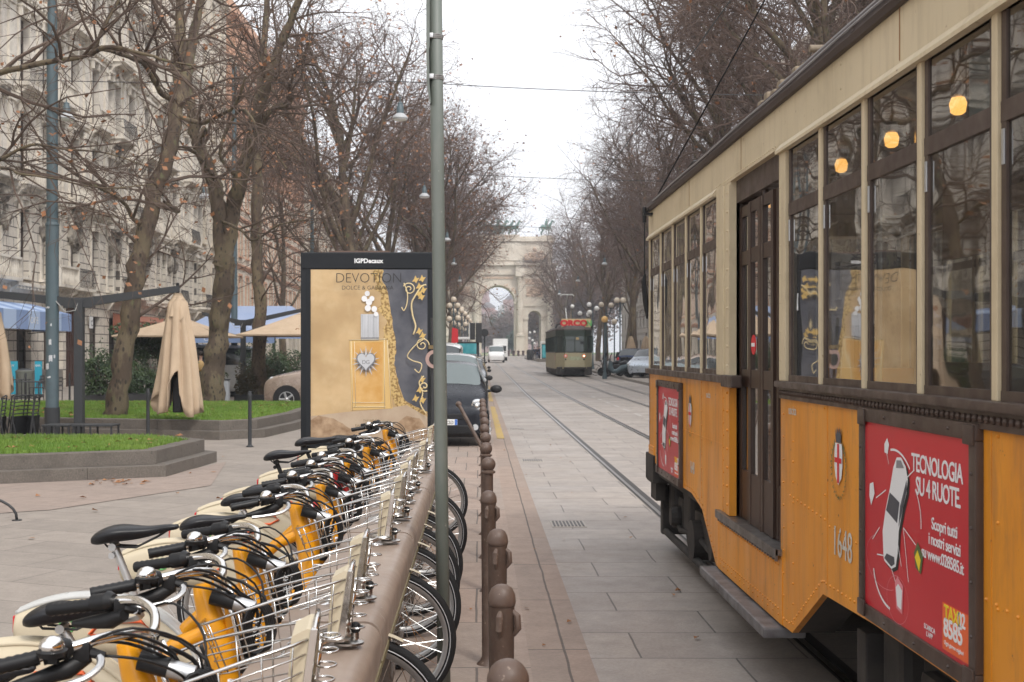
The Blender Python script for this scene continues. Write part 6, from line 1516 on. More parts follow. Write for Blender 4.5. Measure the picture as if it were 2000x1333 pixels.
for k, y in enumerate(ys):
    plant(2, -13.6+r.uniform(-.8,.8), y+r.uniform(-1.5,1.5), r.uniform(0,6.28), r.uniform(.85,1.0), 'bare plane tree, %s back in the outer left row before the facades' % num[k], 'plane trees in the outer left row')
ys = [36,45,54,63,72,82,93,105,118,132,148,166,186,208]
for k, y in enumerate(ys):
    plant(3+(k%2), (12.5 if y < 90 else 14.0)+r.uniform(-.5,.5), y+r.uniform(-1,1), r.uniform(0,6.28), r.uniform(1.08,1.2), 'tall bare plane tree, %s back in the inner right row' % num[k], 'plane trees in the right row')
ys = [31,42,53,65,78,92,108,126,147,172]
for k, y in enumerate(ys):
    plant((4,3,2)[k%3], (17.0 if y < 90 else 21)+r.uniform(-.8,.8), y+r.uniform(-1.5,1.5), r.uniform(0,6.28), r.uniform(1.0,1.15), 'tall bare plane tree, %s back in the outer right row' % num[k], 'plane trees in the outer right row')
bx_ = None
# distant park trees seen through and beside the arch
pk = random.Random(77)
def far_crown(x, y, h, w_, mat, label, n, seed):
    rr = random.Random(seed); g = gz(y); r_ = empty('park_tree', (x,y,g), label, 'tree', 'park trees beyond the arch')
    mb = MB(); mb.tube([(x,y,g),(x+.2,y,g+h*.5),(x,y,g+h*.8)],[.4,.28,.1],8)
    for k in range(6): a = rr.uniform(0,6.28); mb.tube([(x,y,g+h*.35),(x+w_*.3*math.cos(a),y+w_*.3*math.sin(a),g+h*.6),(x+w_*.45*math.cos(a),y+w_*.45*math.sin(a),g+h*.85)],[.16,.1,.04],5)
    mb.build('trunk', MT['barkdark'], r_); mb = MB()
    for k in range(n):
        th = rr.uniform(0,6.28); ph = math.asin(rr.uniform(-.8,1)); q = rr.random()**.4*(1+.22*math.sin(3*th+seed)+.15*math.sin(5*ph)); p = Vector((x+w_*.5*q*math.cos(th)*math.cos(ph), y+w_*.5*q*math.sin(th)*math.cos(ph), g+h*.58+h*.42*q*math.sin(ph)))
        d = Vector((rr.uniform(-1,1),rr.uniform(-1,1),rr.uniform(-1,1))).normalized()*.42; e = d.orthogonal().normalized()*.22; mb.add([p-d,p+e,p+d,p-e],[(0,1,2,3)])
    mb.build('crown', mat, r_, fix=False)
evg = M('evergreen', (.035,.06,.04), .8, col2=(.06,.09,.055), nscale=.3, mode='world'); brn = M('bare_far', (.12,.085,.075), .9, col2=(.17,.12,.10), nscale=.2, mode='world')
for k, (pxx, Y, h, w_, m_, l) in enumerate(((981,420,15,13,evg,'dark green park tree in the middle of the main archway'),(966,470,11,11,evg,'lower green park tree at the left inside the main archway'),(957,380,9,9,brn,'reddish bare park tree low at the left inside the main archway'),(1000,380,14,11,brn,'brown bare park tree against the right pier inside the main archway'),(1040,400,15,12,brn,'brown bare park tree filling the right side archway'),(1052,460,14,13,brn,'bare park tree behind the right side archway pier'),(914,400,14,14,brn,'bare park tree left of the arch'),(1100,330,15,14,brn,'bare park tree right of the arch'),(1003,350,6,4,evg,'small dark conifer at the foot of the right pier'),(893,360,14,14,brn,'bare park tree farther left of the arch'),(1120,360,16,15,brn,'bare park tree farther right of the arch'),(987,560,14,16,brn,'bare distant park tree behind the green one in the archway'))):
    far_crown((pxx-VX)/F*Y, Y, h, w_, m_, l, 2600, 300+k)

for k, (x, y, h, w_) in enumerate(((22,262,21,15),(31,256,23,17),(41,262,22,16),(52,258,23,18),(16.5,292,17,13),(63,262,22,18),(27,300,20,15),(-20,262,21,15),(-30,258,22,16),(-24,300,20,15))):
    far_crown(x, y, h, w_, brn, 'bare brown park tree, %s %s the arch' % (num[k if k < 7 else k-7], 'to the right of' if k < 7 else 'to the left of'), 4200, 500+k)
# ================================================================ BUILDINGS
def facade(name, xf, y0, y1, floors, bay, side, mats, label, parts=True, top_extra=1.2, depth=12, ww=1.15, group=None, balc=True, rich=True, seed=1, zsplit=None):
    """street front in plane x=xf; side=-1: building lies towards -x (left of the avenue). floors: list of (z0, z1, style)"""
    rr = random.Random(seed)
    root = empty(name, (xf, (y0+y1)/2, 0), label, 'building', group); o = -side   # o: outward x direction
    X = lambda d: xf + o*d          # d metres proud of the wall
    ztop = floors[-1][1]+top_extra
    nb = max(1, round((y1-y0)/bay)); bw = (y1-y0)/nb; holes = []
    W = []
    for fi, (z0, z1, st) in enumerate(floors):
        for b in range(nb):
            yc = y0 + (b+.5)*bw; h = z1-z0
            if st == 'shop': w_, a, e = bw*.52, .35, 3.5
            elif st == 'door' : w_, a, e = ww*1.1, .9, h-1.0
            else: w_, a, e = ww, .75 if not balc else .35, h-.95
            pair = rich and st not in ('shop',) and (b % 3 == 1)
            if pair: spans = [(yc-w_*1.02, yc-w_*.12),(yc+w_*.12, yc+w_*1.02)]
            else: spans = [(yc-w_/2, yc+w_/2)]
            for s0, s1 in spans: W.append((s0,s1,z0+a,z0+e,fi,b,st)); holes.append((s0,s1,z0+a,z0+e))
    zr = floors[1][0] if rich else floors[0][1]
    zr2 = floors[1][1] if rich and len(floors) > 2 else zr
    if zsplit: zr2 = zsplit
    for zz0, zz1, m_, nm in ((0, zr2, mats[0], 'wall_base'), (zr2, ztop, mats[1], 'wall')):
        mb = MB(); wall_openings(mb, 'x', xf, y0, y1, zz0, zz1, [h for h in holes if h[2] >= zz0-.01 and h[3] <= zz1+.01], .32, -o); mb.build(nm, m_, root, fix=False)
    mb = MB(); mb.box((min(X(-.5),X(-depth)), y0+.01, 0), (max(X(-.5),X(-depth)), y1-.01, ztop-.2)); mb.box((min(xf,X(-.6)),y0,0),(max(xf,X(-.6)),y0+.02,ztop)); mb.box((min(xf,X(-.6)),y1-.02,0),(max(xf,X(-.6)),y1,ztop)); mb.build('core', mats[1], root)
    wc = 0; WO = []
    for s0,s1,a,e,fi,b,st in W:
        if wc >= 98: break
        wc += 1
        f = MB(); d0, d1 = sorted((X(-.30), X(-.24)))
        t = .07; ym = (s0+s1)/2
        f.box((d0,s0,a),(d1,s0+t,e)); f.box((d0,s1-t,a),(d1,s1,e)); f.box((d0,ym-.035,a+t),(d1,ym+.035,e-t)); f.box((d0,s0+t,e-t),(d1,s1-t,e)); f.box((d0,s0+t,a),(d1,s1-t,a+t)); f.box((d0,s0+t,a+(e-a)*.72),(d1,ym-.035,a+(e-a)*.72+.06)); f.box((d0,ym+.035,a+(e-a)*.72),(d1,s1-t,a+(e-a)*.72+.06))
        if rr.random() < .15 and st != 'shop':      # blind half down
            zb = a+(e-a)*rr.uniform(.35,.8); f.box((d0,s0+t,zb),(d1-.03*0,s1-t,e-t))
        wd = f.build('window', MT['shutter'] if rr.random() < .9 else MT['frame_w'], root)
        g = MB(); g.add([(X(-.29),s0,a),(X(-.29),s1,a),(X(-.29),s1,e),(X(-.29),s0,e)],[(0,1,2,3)]); g.build('pane', MT['pane'], wd, fix=False); WO.append(wd)
    def slab(mb, a, b, z0, z1, d0, d1): x0, x1 = sorted((X(d0), X(d1))); mb.box((x0,a,z0),(x1,b,z1))
    # cornices
    mb = MB()
    for fi, (z0, z1, st) in enumerate(floors):
        big = .42 if fi == len(floors)-1 else (.34 if rich and fi in (0,1,3) else .18)
        slab(mb,y0,y1,z1-.16,z1-.02,-.05,big); slab(mb,y0,y1,z1-.30,z1-.16,-.05,big*.6); slab(mb,y0,y1,z1-.42,z1-.30,-.05,big*.3)
        if rich and big > .3:
            k = y0+.2
            while k < y1-.3: slab(mb,k,k+.16,z1-.29,z1-.165,big*.6,big*.92); k += .42
    mb.build('cornice', MT['ornament'] if rich else mats[1], root)
    # window surrounds
    sm_ = MT['ornament'] if rich else mats[1]
    for (s0,s1,a,e,fi,b,st), wd in zip(W, WO):
        if st == 'shop': continue
        mb = MB(); slab(mb,s0-.17,s0-.003,a-.1,e+.16,-.05,.07); slab(mb,s1+.003,s1+.17,a-.1,e+.16,-.05,.07); slab(mb,s0-.003,s1+.003,e+.003,e+.16,-.05,.075)
        slab(mb,s0-.24,s1+.24,a-.20,a-.1,-.05,.20)
        if rich:
            slab(mb,s0-.30,s1+.30,e+.30,e+.40,-.05,.30); slab(mb,s0-.22,s1+.22,e+.163,e+.30,-.05,.12)
            if (b+fi) % 2 == 0:
                P = [(s0-.30,e+.40),(s1+.30,e+.40),((s0+s1)/2,e+.72)]; x0,x1 = sorted((X(-.05),X(.22))); mb.prism(P,'x',x0,x1)
            for y in (s0-.26, s1+.14): slab(mb,y,y+.12,e-.1,e+.30,.072,.24)
            yk = (s0+s1)/2; slab(mb,yk-.1,yk+.1,e-.06,e+.30,.078,.26)
        mb.build('surround', sm_, wd)
    mb = MB()
    if rich:
        for fi in range(1, len(floors)):
            z0 = floors[fi][0]; z1 = floors[fi][1]
            for b in range(nb):
                yb = y0+b*bw; wdt = .5 if b%3==0 else .28
                if fi >= 2:
                    mb = MB(); slab(mb,yb-wdt/2+.001*(b==0)*300,yb+wdt/2,z0+.02,z1-.45,-.05,.11); slab(mb,yb-wdt/2-.06,yb+wdt/2+.06,z1-.75,z1-.45,-.04,.19); slab(mb,yb-wdt/2-.06,yb+wdt/2+.06,z0+.0,z0+.5,-.04,.18); mb.build('pilaster', MT['ornament'], root); mb = MB()
                if balc and (b+fi*2) % 3 != 2 and fi in (1,2,3,4,5):
                    br = MB(); rl = MB(); yc = yb+bw/2; hw = bw*.40; d = .95 if (b%3==1) else .7
                    slab(br,yc-hw,yc+hw,z0-.04,z0+.10,-.03,d)
                    for y in (yc-hw+.1, yc+hw-.3): 
                        x0,x1 = X(-.02),X(d*.8); P=[(x0,z0-.04),(x1,z0-.04),(x1,z0-.18),(X(d*.45),z0-.32),(X(.12),z0-.75),(x0,z0-.85)]; br.prism(P,'y',y,y+.2)
                    if (b+fi)%2:   # stone balusters
                        slab(br,yc-hw,yc+hw,z0+.86,z0+.96,d-.16,d); q = yc-hw
                        while q < yc+hw-.05: br.lathe([(.03,0),(.055,.2),(.055,.3),(.03,.5),(.04,.72)],(X(d-.08),q+.08,z0+.12),6); q += .22
                        for y in (yc-hw,yc+hw-.14): slab(br,y,y+.14,z0+.1,z0+.86,d-.16,d)
                    else:
                        rl.tube([(X(.02),yc-hw+.03,z0+1.0),(X(d-.04),yc-hw+.03,z0+1.0),(X(d-.04),yc+hw-.03,z0+1.0),(X(.02),yc+hw-.03,z0+1.0)],.022,5)
                        q = yc-hw+.05
                        while q < yc+hw: rl.tube([(X(d-.04),q,z0+.1),(X(d+.06),q,z0+.35),(X(d-.04),q,z0+1.0)],.012,4,cap=False); q += .13
                    bo = br.build('balcony', MT['ornament'], root)
                    if rl.v: rl.build('railing', MT['railing'], bo)
    if mb.v: mb.build('pilasters', MT['ornament'] if rich else mats[1], root)
    return root, X, bw
FL = [(0,4.7,'shop'),(4.7,8.9,'win'),(8.9,13.1,'win'),(13.1,17.2,'win'),(17.2,21.2,'win'),(21.2,25.2,'win'),(25.2,29,'win')]
b1, X1, bw1 = facade('apartment_building', -19.8, 42, 88, FL, 3.3, -1, (MT['rustic'], MT['stone']), 'ornate pale stone building with balconies and rusticated base along the left side', seed=3)
# carved heads and garlands under the first floor (big dark consoles in the photo)
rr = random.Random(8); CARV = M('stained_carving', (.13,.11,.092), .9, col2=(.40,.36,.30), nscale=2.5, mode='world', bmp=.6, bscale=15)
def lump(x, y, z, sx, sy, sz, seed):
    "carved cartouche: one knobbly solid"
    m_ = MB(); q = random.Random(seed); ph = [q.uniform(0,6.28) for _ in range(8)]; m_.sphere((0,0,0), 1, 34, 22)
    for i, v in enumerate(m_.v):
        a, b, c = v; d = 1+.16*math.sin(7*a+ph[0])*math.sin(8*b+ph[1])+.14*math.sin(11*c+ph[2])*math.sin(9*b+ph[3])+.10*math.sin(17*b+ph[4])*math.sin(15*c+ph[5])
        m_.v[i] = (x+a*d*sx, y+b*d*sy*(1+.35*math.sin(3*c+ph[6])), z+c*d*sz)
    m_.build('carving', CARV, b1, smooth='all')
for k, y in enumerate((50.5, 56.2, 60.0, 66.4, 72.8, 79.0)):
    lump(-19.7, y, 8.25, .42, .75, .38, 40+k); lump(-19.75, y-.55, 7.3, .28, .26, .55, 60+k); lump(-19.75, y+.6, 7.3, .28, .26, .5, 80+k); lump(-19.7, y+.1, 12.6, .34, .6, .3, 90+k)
mb = MB(); mb.box((-19.86,58.0,0),(-19.6,58.35,4.3)); mb.box((-19.86,60.35,0),(-19.6,60.7,4.3)); mb.box((-19.86,58.35,3.95),(-19.6,60.35,4.3)); mb.build('portal', MT['rustic'], b1)
mb = MB(); mb.box((-19.76,58.35,0),(-19.72,60.35,3.95))
for k in range(5): mb.box((-19.72,58.42+k*.39,.3),(-19.69,58.70+k*.39,1.7)); mb.box((-19.72,58.42+k*.39,1.95),(-19.69,58.70+k*.39,3.7))
mb.build('door', M('door_brown', (.055,.022,.014), .5), b1)
mb = MB(); mb.cbox((-19.72,62.2,2.9),(-19.66,62.65,3.5),.01); mb.build('house_plate', INK['white'], b1); text('C', 'house_plate_letter', INK['black'], b1, (-19.655,62.3,3.02), .42, (0,1,0), (0,0,1))
mb = MB(); mb.box((-19.8,42,0),(-19.62,58.0,.9)); mb.box((-19.8,60.7,0),(-19.62,88,.9)); mb.build('plinth', M('plinth_stone', (.27,.245,.215), .85, col2=(.2,.18,.16), nscale=2, mode='world'), b1)
# awnings
def awning(y0, y1, z0, z1, d, m1, m2, label, word=None, n=7):
    r = empty('awning', (-19.8,(y0+y1)/2,z0), label, 'awning'); st = MB()
    L = (y1-y0)/n
    for k in range(n):
        a, b = y0+k*L, y0+(k+1)*L; st.mi = k%2
        st.add([(-19.65,a,z1+.45),(-19.65,b,z1+.45),(-19.8+d,b,z1),(-19.8+d,a,z1)],[(0,1,2,3)]); st.add([(-19.8+d,a,z1),(-19.8+d,b,z1),(-19.8+d,b,z0),(-19.8+d,a,z0)],[(0,1,2,3)])
    for y in (y0, y1):
        st.mi = 0; st.add([(-19.65,y,z1+.45),(-19.8+d,y,z1),(-19.8+d,y,z0),(-19.65,y,z0)],[(0,1,2,3)])
    st.build('fabric', [m1, m2], r, fix=False)
    if word: text(word, 'awning_lettering', INK['white'], r, (-19.795+d, (y0+y1)/2, z0+.25), .38, (0,1,0), (0,0,1), 'CENTER')
    mb = MB(); mb.tube([(-19.7,y0+.3,z0-.1),(-19.85+d,y0+.3,z0+.05)],.02,5); mb.tube([(-19.7,y1-.3,z0-.1),(-19.85+d,y1-.3,z0+.05)],.02,5); mb.build('arm', MT['dark'], r)
awning(45.0,54.0,2.60,3.35,1.9,MT['blue'],MT['blue2'],'blue and light blue striped cafe awning on the stone facade at the left edge','CAFE')
awning(66.0,76.5,2.75,3.35,1.6,MT['redbr'],MT['redbr'],'rust brown awning on the stone facade behind the leaning trunk',None)
FL2 = [(0,4.8,'shop'),(4.8,9,'win'),(9,13,'win'),(13,17,'win'),(17,21,'win'),(21,25,'win'),(25,29,'win'),(29,33,'win')]
def flat_block(*a, **k): return facade(*a, rich=False, balc=False, **k)
flat_block('apartment_building', -20.1, 88.2, 97.8, FL2[:7], 3.0, -1, (MT['brickstone'], MT['brickstone']), 'plain pale block standing between the ornate stone building and the orange one', seed=4)
b3, X3, _ = flat_block('apartment_building', -19.9, 98, 140, FL2[:7], 3.1, -1, (MT['brickstone'], MT['brick']), 'tall orange rendered block with pale lower floors on the left side', seed=5, zsplit=17)
mb = MB()
for z in (17.2,24.8): mb.box((-19.95,100.2,z),(-19.72,131,z+.5))
for y in (105,113,121,129): mb.box((-19.94,y-.4,13),(-19.80,y+.4,17.2))
mb.box((-19.96,100.2,4.8),(-19.87,131,16.9)); mb.build('pale_band', MT['brickstone'], b3) if False else None
mb = MB()
for z in (16.9,24.8): mb.box((-19.95,98,z),(-19.72,140,z+.45))
mb.build('string_course', MT['brickstone'], b3)
flat_block('apartment_building', -20.2, 140.2, 178, FL2[:6], 3.3, -1, (MT['brickstone'], MT['brickstone']), 'long pale block farther back on the left side, behind the outer plane trees', seed=6)
flat_block('apartment_building', -20.0, 178.2, 232, FL2[:5], 3.4, -1, (MT['plaster'], MT['plaster']), 'farthest grey block on the left side before the arch', seed=7)
flat_block('apartment_building', -20.2, 2, 41.8, FL2[:6], 3.3, -1, (MT['brickstone'], MT['brickstone']), 'pale block beyond the left photo edge, before the ornate stone building', seed=11)
flat_block('apartment_building', 25, 24, 62, FL2[:6], 3.4, 1, (MT['plaster'], MT['plaster']), 'grey plastered block behind the nearest right trees, above the tram roof', seed=8)
flat_block('apartment_building', 25.3, 62.2, 118, FL2[:6], 3.6, 1, (MT['plaster'], MT['brickstone']), 'pale block behind the middle of the right tree rows', seed=9)
flat_block('apartment_building', 25, 118.2, 215, FL2[:5], 3.8, 1, (MT['plaster'], MT['plaster']), 'far block behind the right tree rows beyond the green tram', seed=10)
# ---------------------------------------------------------------- triumphal arch
AY = 262.0; AS = F/AY; g0 = gz(AY); ax = (973-VX)/AS
def AZ(y): return EYE+(VY-y)/AS
arch = empty('triumphal_arch', (ax, AY, g0), 'white marble triumphal arch closing the avenue with bronze horses on top', 'arch')
HW = 12.0
zmain_s, rmain, zside_s, rside, xs_side = AZ(590), 3.55, AZ(620), 1.42, 7.75
def arch_poly(cx, hw, zs, z0, n=24): return [(cx-hw, z0)] + [(cx-hw*math.cos(math.pi*k/n), zs+hw*math.sin(math.pi*k/n)) for k in range(n+1)] + [(cx+hw, z0)]
ztop_body = AZ(537)
D0, D1 = AY, AY+8.5
def wall_with_arches(name, x0, x1, z0, z1, ops, ya, yb, mat, parent):
    "front and back faces split in strips about arched openings, with vaults"
    mb = MB(); ops = sorted(ops); cur = x0
    def quad(a, b, c, d):
        for y, fl in ((ya,0),(yb,1)):
            P = [(p[0],y,p[1]) for p in (a,b,c,d)]; mb.add(P if not fl else P[::-1], [(0,1,2,3)])
    for cx, hw, zs in ops:
        quad((cur,z0),(cx-hw,z0),(cx-hw,z1),(cur,z1)); n = 20
        pts = [(cx-hw*math.cos(math.pi*k/n), zs+hw*math.sin(math.pi*k/n)) for k in range(n+1)]
        for a, b in zip(pts, pts[1:]): quad(a, b, (b[0],z1), (a[0],z1)); mb.add([(a[0],ya,a[1]),(b[0],ya,b[1]),(b[0],yb,b[1]),(a[0],yb,a[1])],[(0,1,2,3)])
        for x in (cx-hw, cx+hw): mb.add([(x,ya,z0),(x,yb,z0),(x,yb,zs),(x,ya,zs)],[(0,1,2,3)])
        cur = cx+hw
    quad((cur,z0),(x1,z0),(x1,z1),(cur,z1))
    for x in (x0,x1): mb.add([(x,ya,z0),(x,yb,z0),(x,yb,z1),(x,ya,z1)],[(0,1,2,3)])
    mb.add([(x0,ya,z1),(x1,ya,z1),(x1,yb,z1),(x0,yb,z1)],[(0,1,2,3)])
    return mb.build(name, mat, parent)
wall_with_arches('body', ax-HW, ax+HW, g0, ztop_body, [(ax-xs_side,rside,zside_s),(ax,rmain,zmain_s),(ax+xs_side,rside,zside_s)], D0, D1, MT['marble'], arch)
mb = MB()      # attic and entablatures
def bx(a, b, z0, z1, p): mb.box((a-p, D0-p, z0), (b+p, D1+p, z1))
bx(ax-HW,ax+HW,AZ(537),AZ(533),.35); bx(ax-HW,ax+HW,AZ(533),AZ(519),.12); bx(ax-HW,ax+HW,AZ(519),AZ(515),.75)
bx(ax-HW+.3,ax+HW-.3,AZ(515),AZ(472),-.1); bx(ax-HW+.3,ax+HW-.3,AZ(472),AZ(466),.45); bx(ax-HW+1.2,ax+HW-1.2,AZ(466),AZ(462),-.3)
bx(ax-4.6,ax+4.6,AZ(509),AZ(474),.15)
mb.build('attic', MT['marble'], arch)
mb = MB()
for xc in (-11.05, -4.65, 4.65, 11.05):     # projecting bays over the columns
    mb.box((ax+xc-.95, D0-1.65, AZ(541)+.0), (ax+xc+.95, D0+.0, AZ(519)))
    mb.box((ax+xc-1.15, D0-2.1, AZ(519)), (ax+xc+1.15, D0+.0, AZ(515)))
    mb.box((ax+xc-1.0, D0-1.7, g0), (ax+xc+1.0, D0, g0+.5)); mb.box((ax+xc-.85, D0-1.55, g0+.5), (ax+xc+.85, D0, AZ(657))); mb.box((ax+xc-1.0, D0-1.7, AZ(657)), (ax+xc+1.0, D0, AZ(655)))
mb.build('pedestal', MT['marble'], arch)
for xc in (-11.05, -4.65, 4.65, 11.05):
    mb = MB(); zb, zt = AZ(655), AZ(547); n = 24
    mb.lathe([(.82,0),(.82,.25),(.66,.35),(.66,.5)], (ax+xc, D0-.85, zb), 24)
    vs = []; fs = []
    for i, (z, rad) in enumerate(((zb+.5,.60),(zb+(zt-zb)*.4,.60),(zt,.51))):
        for k in range(40): rr_ = rad*(1 if k%2 else .93); a = 2*math.pi*k/40; vs.append((ax+xc+rr_*math.cos(a), D0-.85+rr_*math.sin(a), z))
    for i in range(2):
        for k in range(40): k2=(k+1)%40; fs.append((i*40+k,i*40+k2,(i+1)*40+k2,(i+1)*40+k))
    mb.add(vs, fs); mb.lathe([(.52,0),(.60,.25),(.56,.45),(.72,.7),(.80,1.05)], (ax+xc, D0-.85, zt-.1), 16); mb.build('column', MT['marble'], arch)
mb = MB()   # reliefs
for s in (-1,1):
    mb.box((ax+s*xs_side-2.0, D0-.12, AZ(594)), (ax+s*xs_side+2.0, D0, AZ(553))) if False else None
    mb.box((ax+s*xs_side-1.75, D0-.10, AZ(580)), (ax+s*xs_side+1.75, D0+.02, AZ(560)))
    mb.box((ax+s*xs_side-2.0, D0-.14, AZ(556)), (ax+s*xs_side+2.0, D0+.02, AZ(545))); 
mb.box((ax-3.2,D0-.16,AZ(545)),(ax+3.2,D0+.02,AZ(541)))
rr = random.Random(6)
for s in (-1,1):
    for k in range(46): mb.sphere((ax+s*xs_side+rr.uniform(-1.6,1.6), D0-.1, AZ(rr.uniform(562,578))), rr.uniform(.12,.32), 6, 5)
    for k in range(24):  # river gods in the attic
        u = rr.uniform(-2.2,2.2); mb.sphere((ax+s*7.9+u, D0-.9, AZ(509)+ rr.uniform(0,1)*(2.3-abs(u)*.7)+.2), rr.uniform(.25,.55), 7, 6)
    for k in range(20):  # victories in the spandrels
        a = R(rr.uniform(28,70)); q = rr.uniform(4.0,4.9); mb.sphere((ax+s*q*math.cos(a)*.92, D0-.08, zmain_s+q*math.sin(a)*.85), rr.uniform(.15,.32), 6, 5)
mb.build('relief', MT['marbled'], arch)
mb = MB()
for s in (-1,1):
    mb.box((ax+s*7.9-2.6, D0-1.0, AZ(511)), (ax+s*7.9+2.6, D0-.1, AZ(504)))
mb.build('weathered_ledge', MT['marbleg'], arch)
mb = MB()   # archivolts, imposts
def ringm(cx, r0, r1, zs, d):
    n = 24
    for k in range(n):
        a, b = math.pi*k/n, math.pi*(k+1)/n; P = [(cx-r_*math.cos(t), zs+r_*math.sin(t)) for r_, t in ((r0,a),(r1,a),(r1,b),(r0,b))]; mb.prism(P, 'y', D0-d, D0+.02)
ringm(ax, rmain, rmain+.65, zmain_s, .22); ringm(ax-xs_side, rside, rside+.35, zside_s, .16); ringm(ax+xs_side, rside, rside+.35, zside_s, .16)
for cx, hw, zs in ((ax,rmain,zmain_s),(ax-xs_side,rside,zside_s),(ax+xs_side,rside,zside_s)):
    for s in (-1,1): mb.box((min(cx+s*hw,cx+s*(hw+.9))-.12, D0-.28, zs-.5), (max(cx+s*hw,cx+s*(hw+.9))+.12-.12*0, D0+.02, zs))
for s in (-1,1): mb.box((ax+s*xs_side-2.1, D0-.22, AZ(599)), (ax+s*xs_side+2.1, D0+.02, AZ(595)))
for k in range(5): mb.box((ax-13.5-k*.4,D0-2.2-k*.4,g0-.1),(ax+13.5+k*.4,D1+2.2+k*.4,g0+.75-k*.15)) if False else None
mb.build('moulding', MT['marble'], arch)
mb = MB(); mb.box((ax-12.6,D0-2.4,g0-.3),(ax+12.6,D1+2.4,g0+.22)); mb.build('step', MT['marble'], arch)
text('ALLE SPERANZE', 'inscription', MT['marbled'], arch, (ax, D0-.17, AZ(498)), 1.0, align='CENTER') if False else None
# bronze horses: six at the centre with a chariot, one at each corner
def horse(cx, cy, z, s, rz=0, rider=False, name='bronze_horse', parent=None, seed=0):
    mb = MB(); c, q = math.cos(rz), math.sin(rz)
    T = lambda p: (cx+(p[0]*c-p[1]*q)*s, cy+(p[0]*q+p[1]*c)*s, z+p[2]*s)
    mb.tube([T(p) for p in ((-1.0,0,1.55),(-.7,0,1.6),(-.2,0,1.45),(.35,0,1.5),(.7,0,1.7))],[.22*s,.40*s,.36*s,.40*s,.30*s],10)
    mb.tube([T(p) for p in ((.6,0,1.7),(.95,0,2.2),(1.15,0,2.55))],[.28*s,.2*s,.15*s],8); mb.tube([T(p) for p in ((1.08,0,2.58),(1.35,0,2.45),(1.62,0,2.2))],[.15*s,.13*s,.08*s],8); mb.tube([T((1.08,.06,2.6)),T((1.06,.07,2.8))],[.05*s,.02*s],5); mb.tube([T((1.08,-.06,2.6)),T((1.06,-.07,2.8))],[.05*s,.02*s],5)
    mb.tube([T(p) for p in ((-1.0,0,1.6),(-1.3,0,1.45),(-1.4,0,.9))],[.08*s,.12*s,.05*s],6)
    for y, f in ((.2,1),(-.2,0)):
        if f: mb.tube([T(p) for p in ((.55,y,1.35),(.95,y,1.15),(.85,y,.75),(.75,y,.7))],[.17*s,.10*s,.07*s,.06*s],7)
        else: mb.tube([T(p) for p in ((.5,y,1.35),(.55,y,.75),(.5,y,.1),(.58,y,0))],[.17*s,.09*s,.06*s,.08*s],7)
        mb.tube([T(p) for p in ((-.75,y,1.4),(-.6-.1*f,y,1.0),(-.95-.1*f,y,.62),(-.85-.1*f,y,.1),(-.75-.1*f,y,0))],[.25*s,.15*s,.09*s,.06*s,.08*s],7)
    if rider:
        mb.tube([T(p) for p in ((-.05,0,1.7),(-.02,0,2.2),(.02,0,2.55),(.03,0,2.66))],[.22*s,.24*s,.2*s,.08*s],8); mb.sphere(T((.05,0,2.82)),.15*s,8,6); mb.tube([T((0,.2,2.45)),T((.25,.4,2.6)),T((.3,.4,3.1))],[.08*s,.06*s,.05*s],6)
        for y in (.3,-.3): mb.tube([T((0,y*.6,1.75)),T((.25,y,1.45)),T((.15,y,.95))],[.13*s,.1*s,.06*s],6)
    return mb.build(name, MT['bronze'], parent, smooth=True)
zt = AZ(462)
quad = empty('bronze_chariot_group', (ax, AY+3, zt), 'green bronze six horse chariot group in the middle of the arch roof', 'sculpture')
for k, yy in enumerate((-3.4,-2.1,-.75,.75,2.1,3.4)):
    horse(ax+yy*1.0, AY+2.6+.3*abs(yy), zt+.45, 1.22, R(-40+ (yy)*4), False, 'horse', quad)
mb = MB(); mb.cbox((ax-4.6,AY+.6,zt),(ax+4.6,AY+6.5,zt+.45),.05); mb.build('plinth', MT['marble'], quad)
mb = MB(); mb.cbox((ax-.9,AY+5.0,zt+1.1),(ax+.9,AY+6.3,zt+2.2),.15)
for s in (-1,1): mb.lathe([(.75,0),(.75,.15)],(ax+s*1.05-.07,AY+5.6,zt+1.2),16,'x')
mb.build('chariot', MT['bronze'], quad)
mb = MB(); mb.tube([(ax,AY+5.5,zt+1.6),(ax,AY+5.5,zt+2.8),(ax,AY+5.5,zt+3.9),(ax,AY+5.5,zt+4.1)],[.45,.35,.3,.12],10); mb.sphere((ax,AY+5.5,zt+4.35),.24,10,8); mb.tube([(ax+.25,AY+5.5,zt+3.7),(ax+.7,AY+5.3,zt+4.1),(ax+.9,AY+5.3,zt+4.8)],[.12,.09,.05],6); mb.build('figure', MT['bronze'], quad)
for s, l in ((-1,'green bronze horse with rider on the left corner of the arch roof'),(1,'green bronze horse with rider on the right corner of the arch roof')):
    r_ = empty('bronze_rider', (ax+s*10.4,AY+2,zt), l, 'sculpture', 'bronze riders on the arch corners'); horse(ax+s*10.4, AY+2.5, zt+.3, 1.25, R(-90+s*60), True, 'horse', r_)
    mb = MB(); mb.cbox((ax+s*10.4-1.2,AY+.9,zt-.6),(ax+s*10.4+1.2,AY+4,zt+.3),.05); mb.build('plinth', MT['marble'], r_)
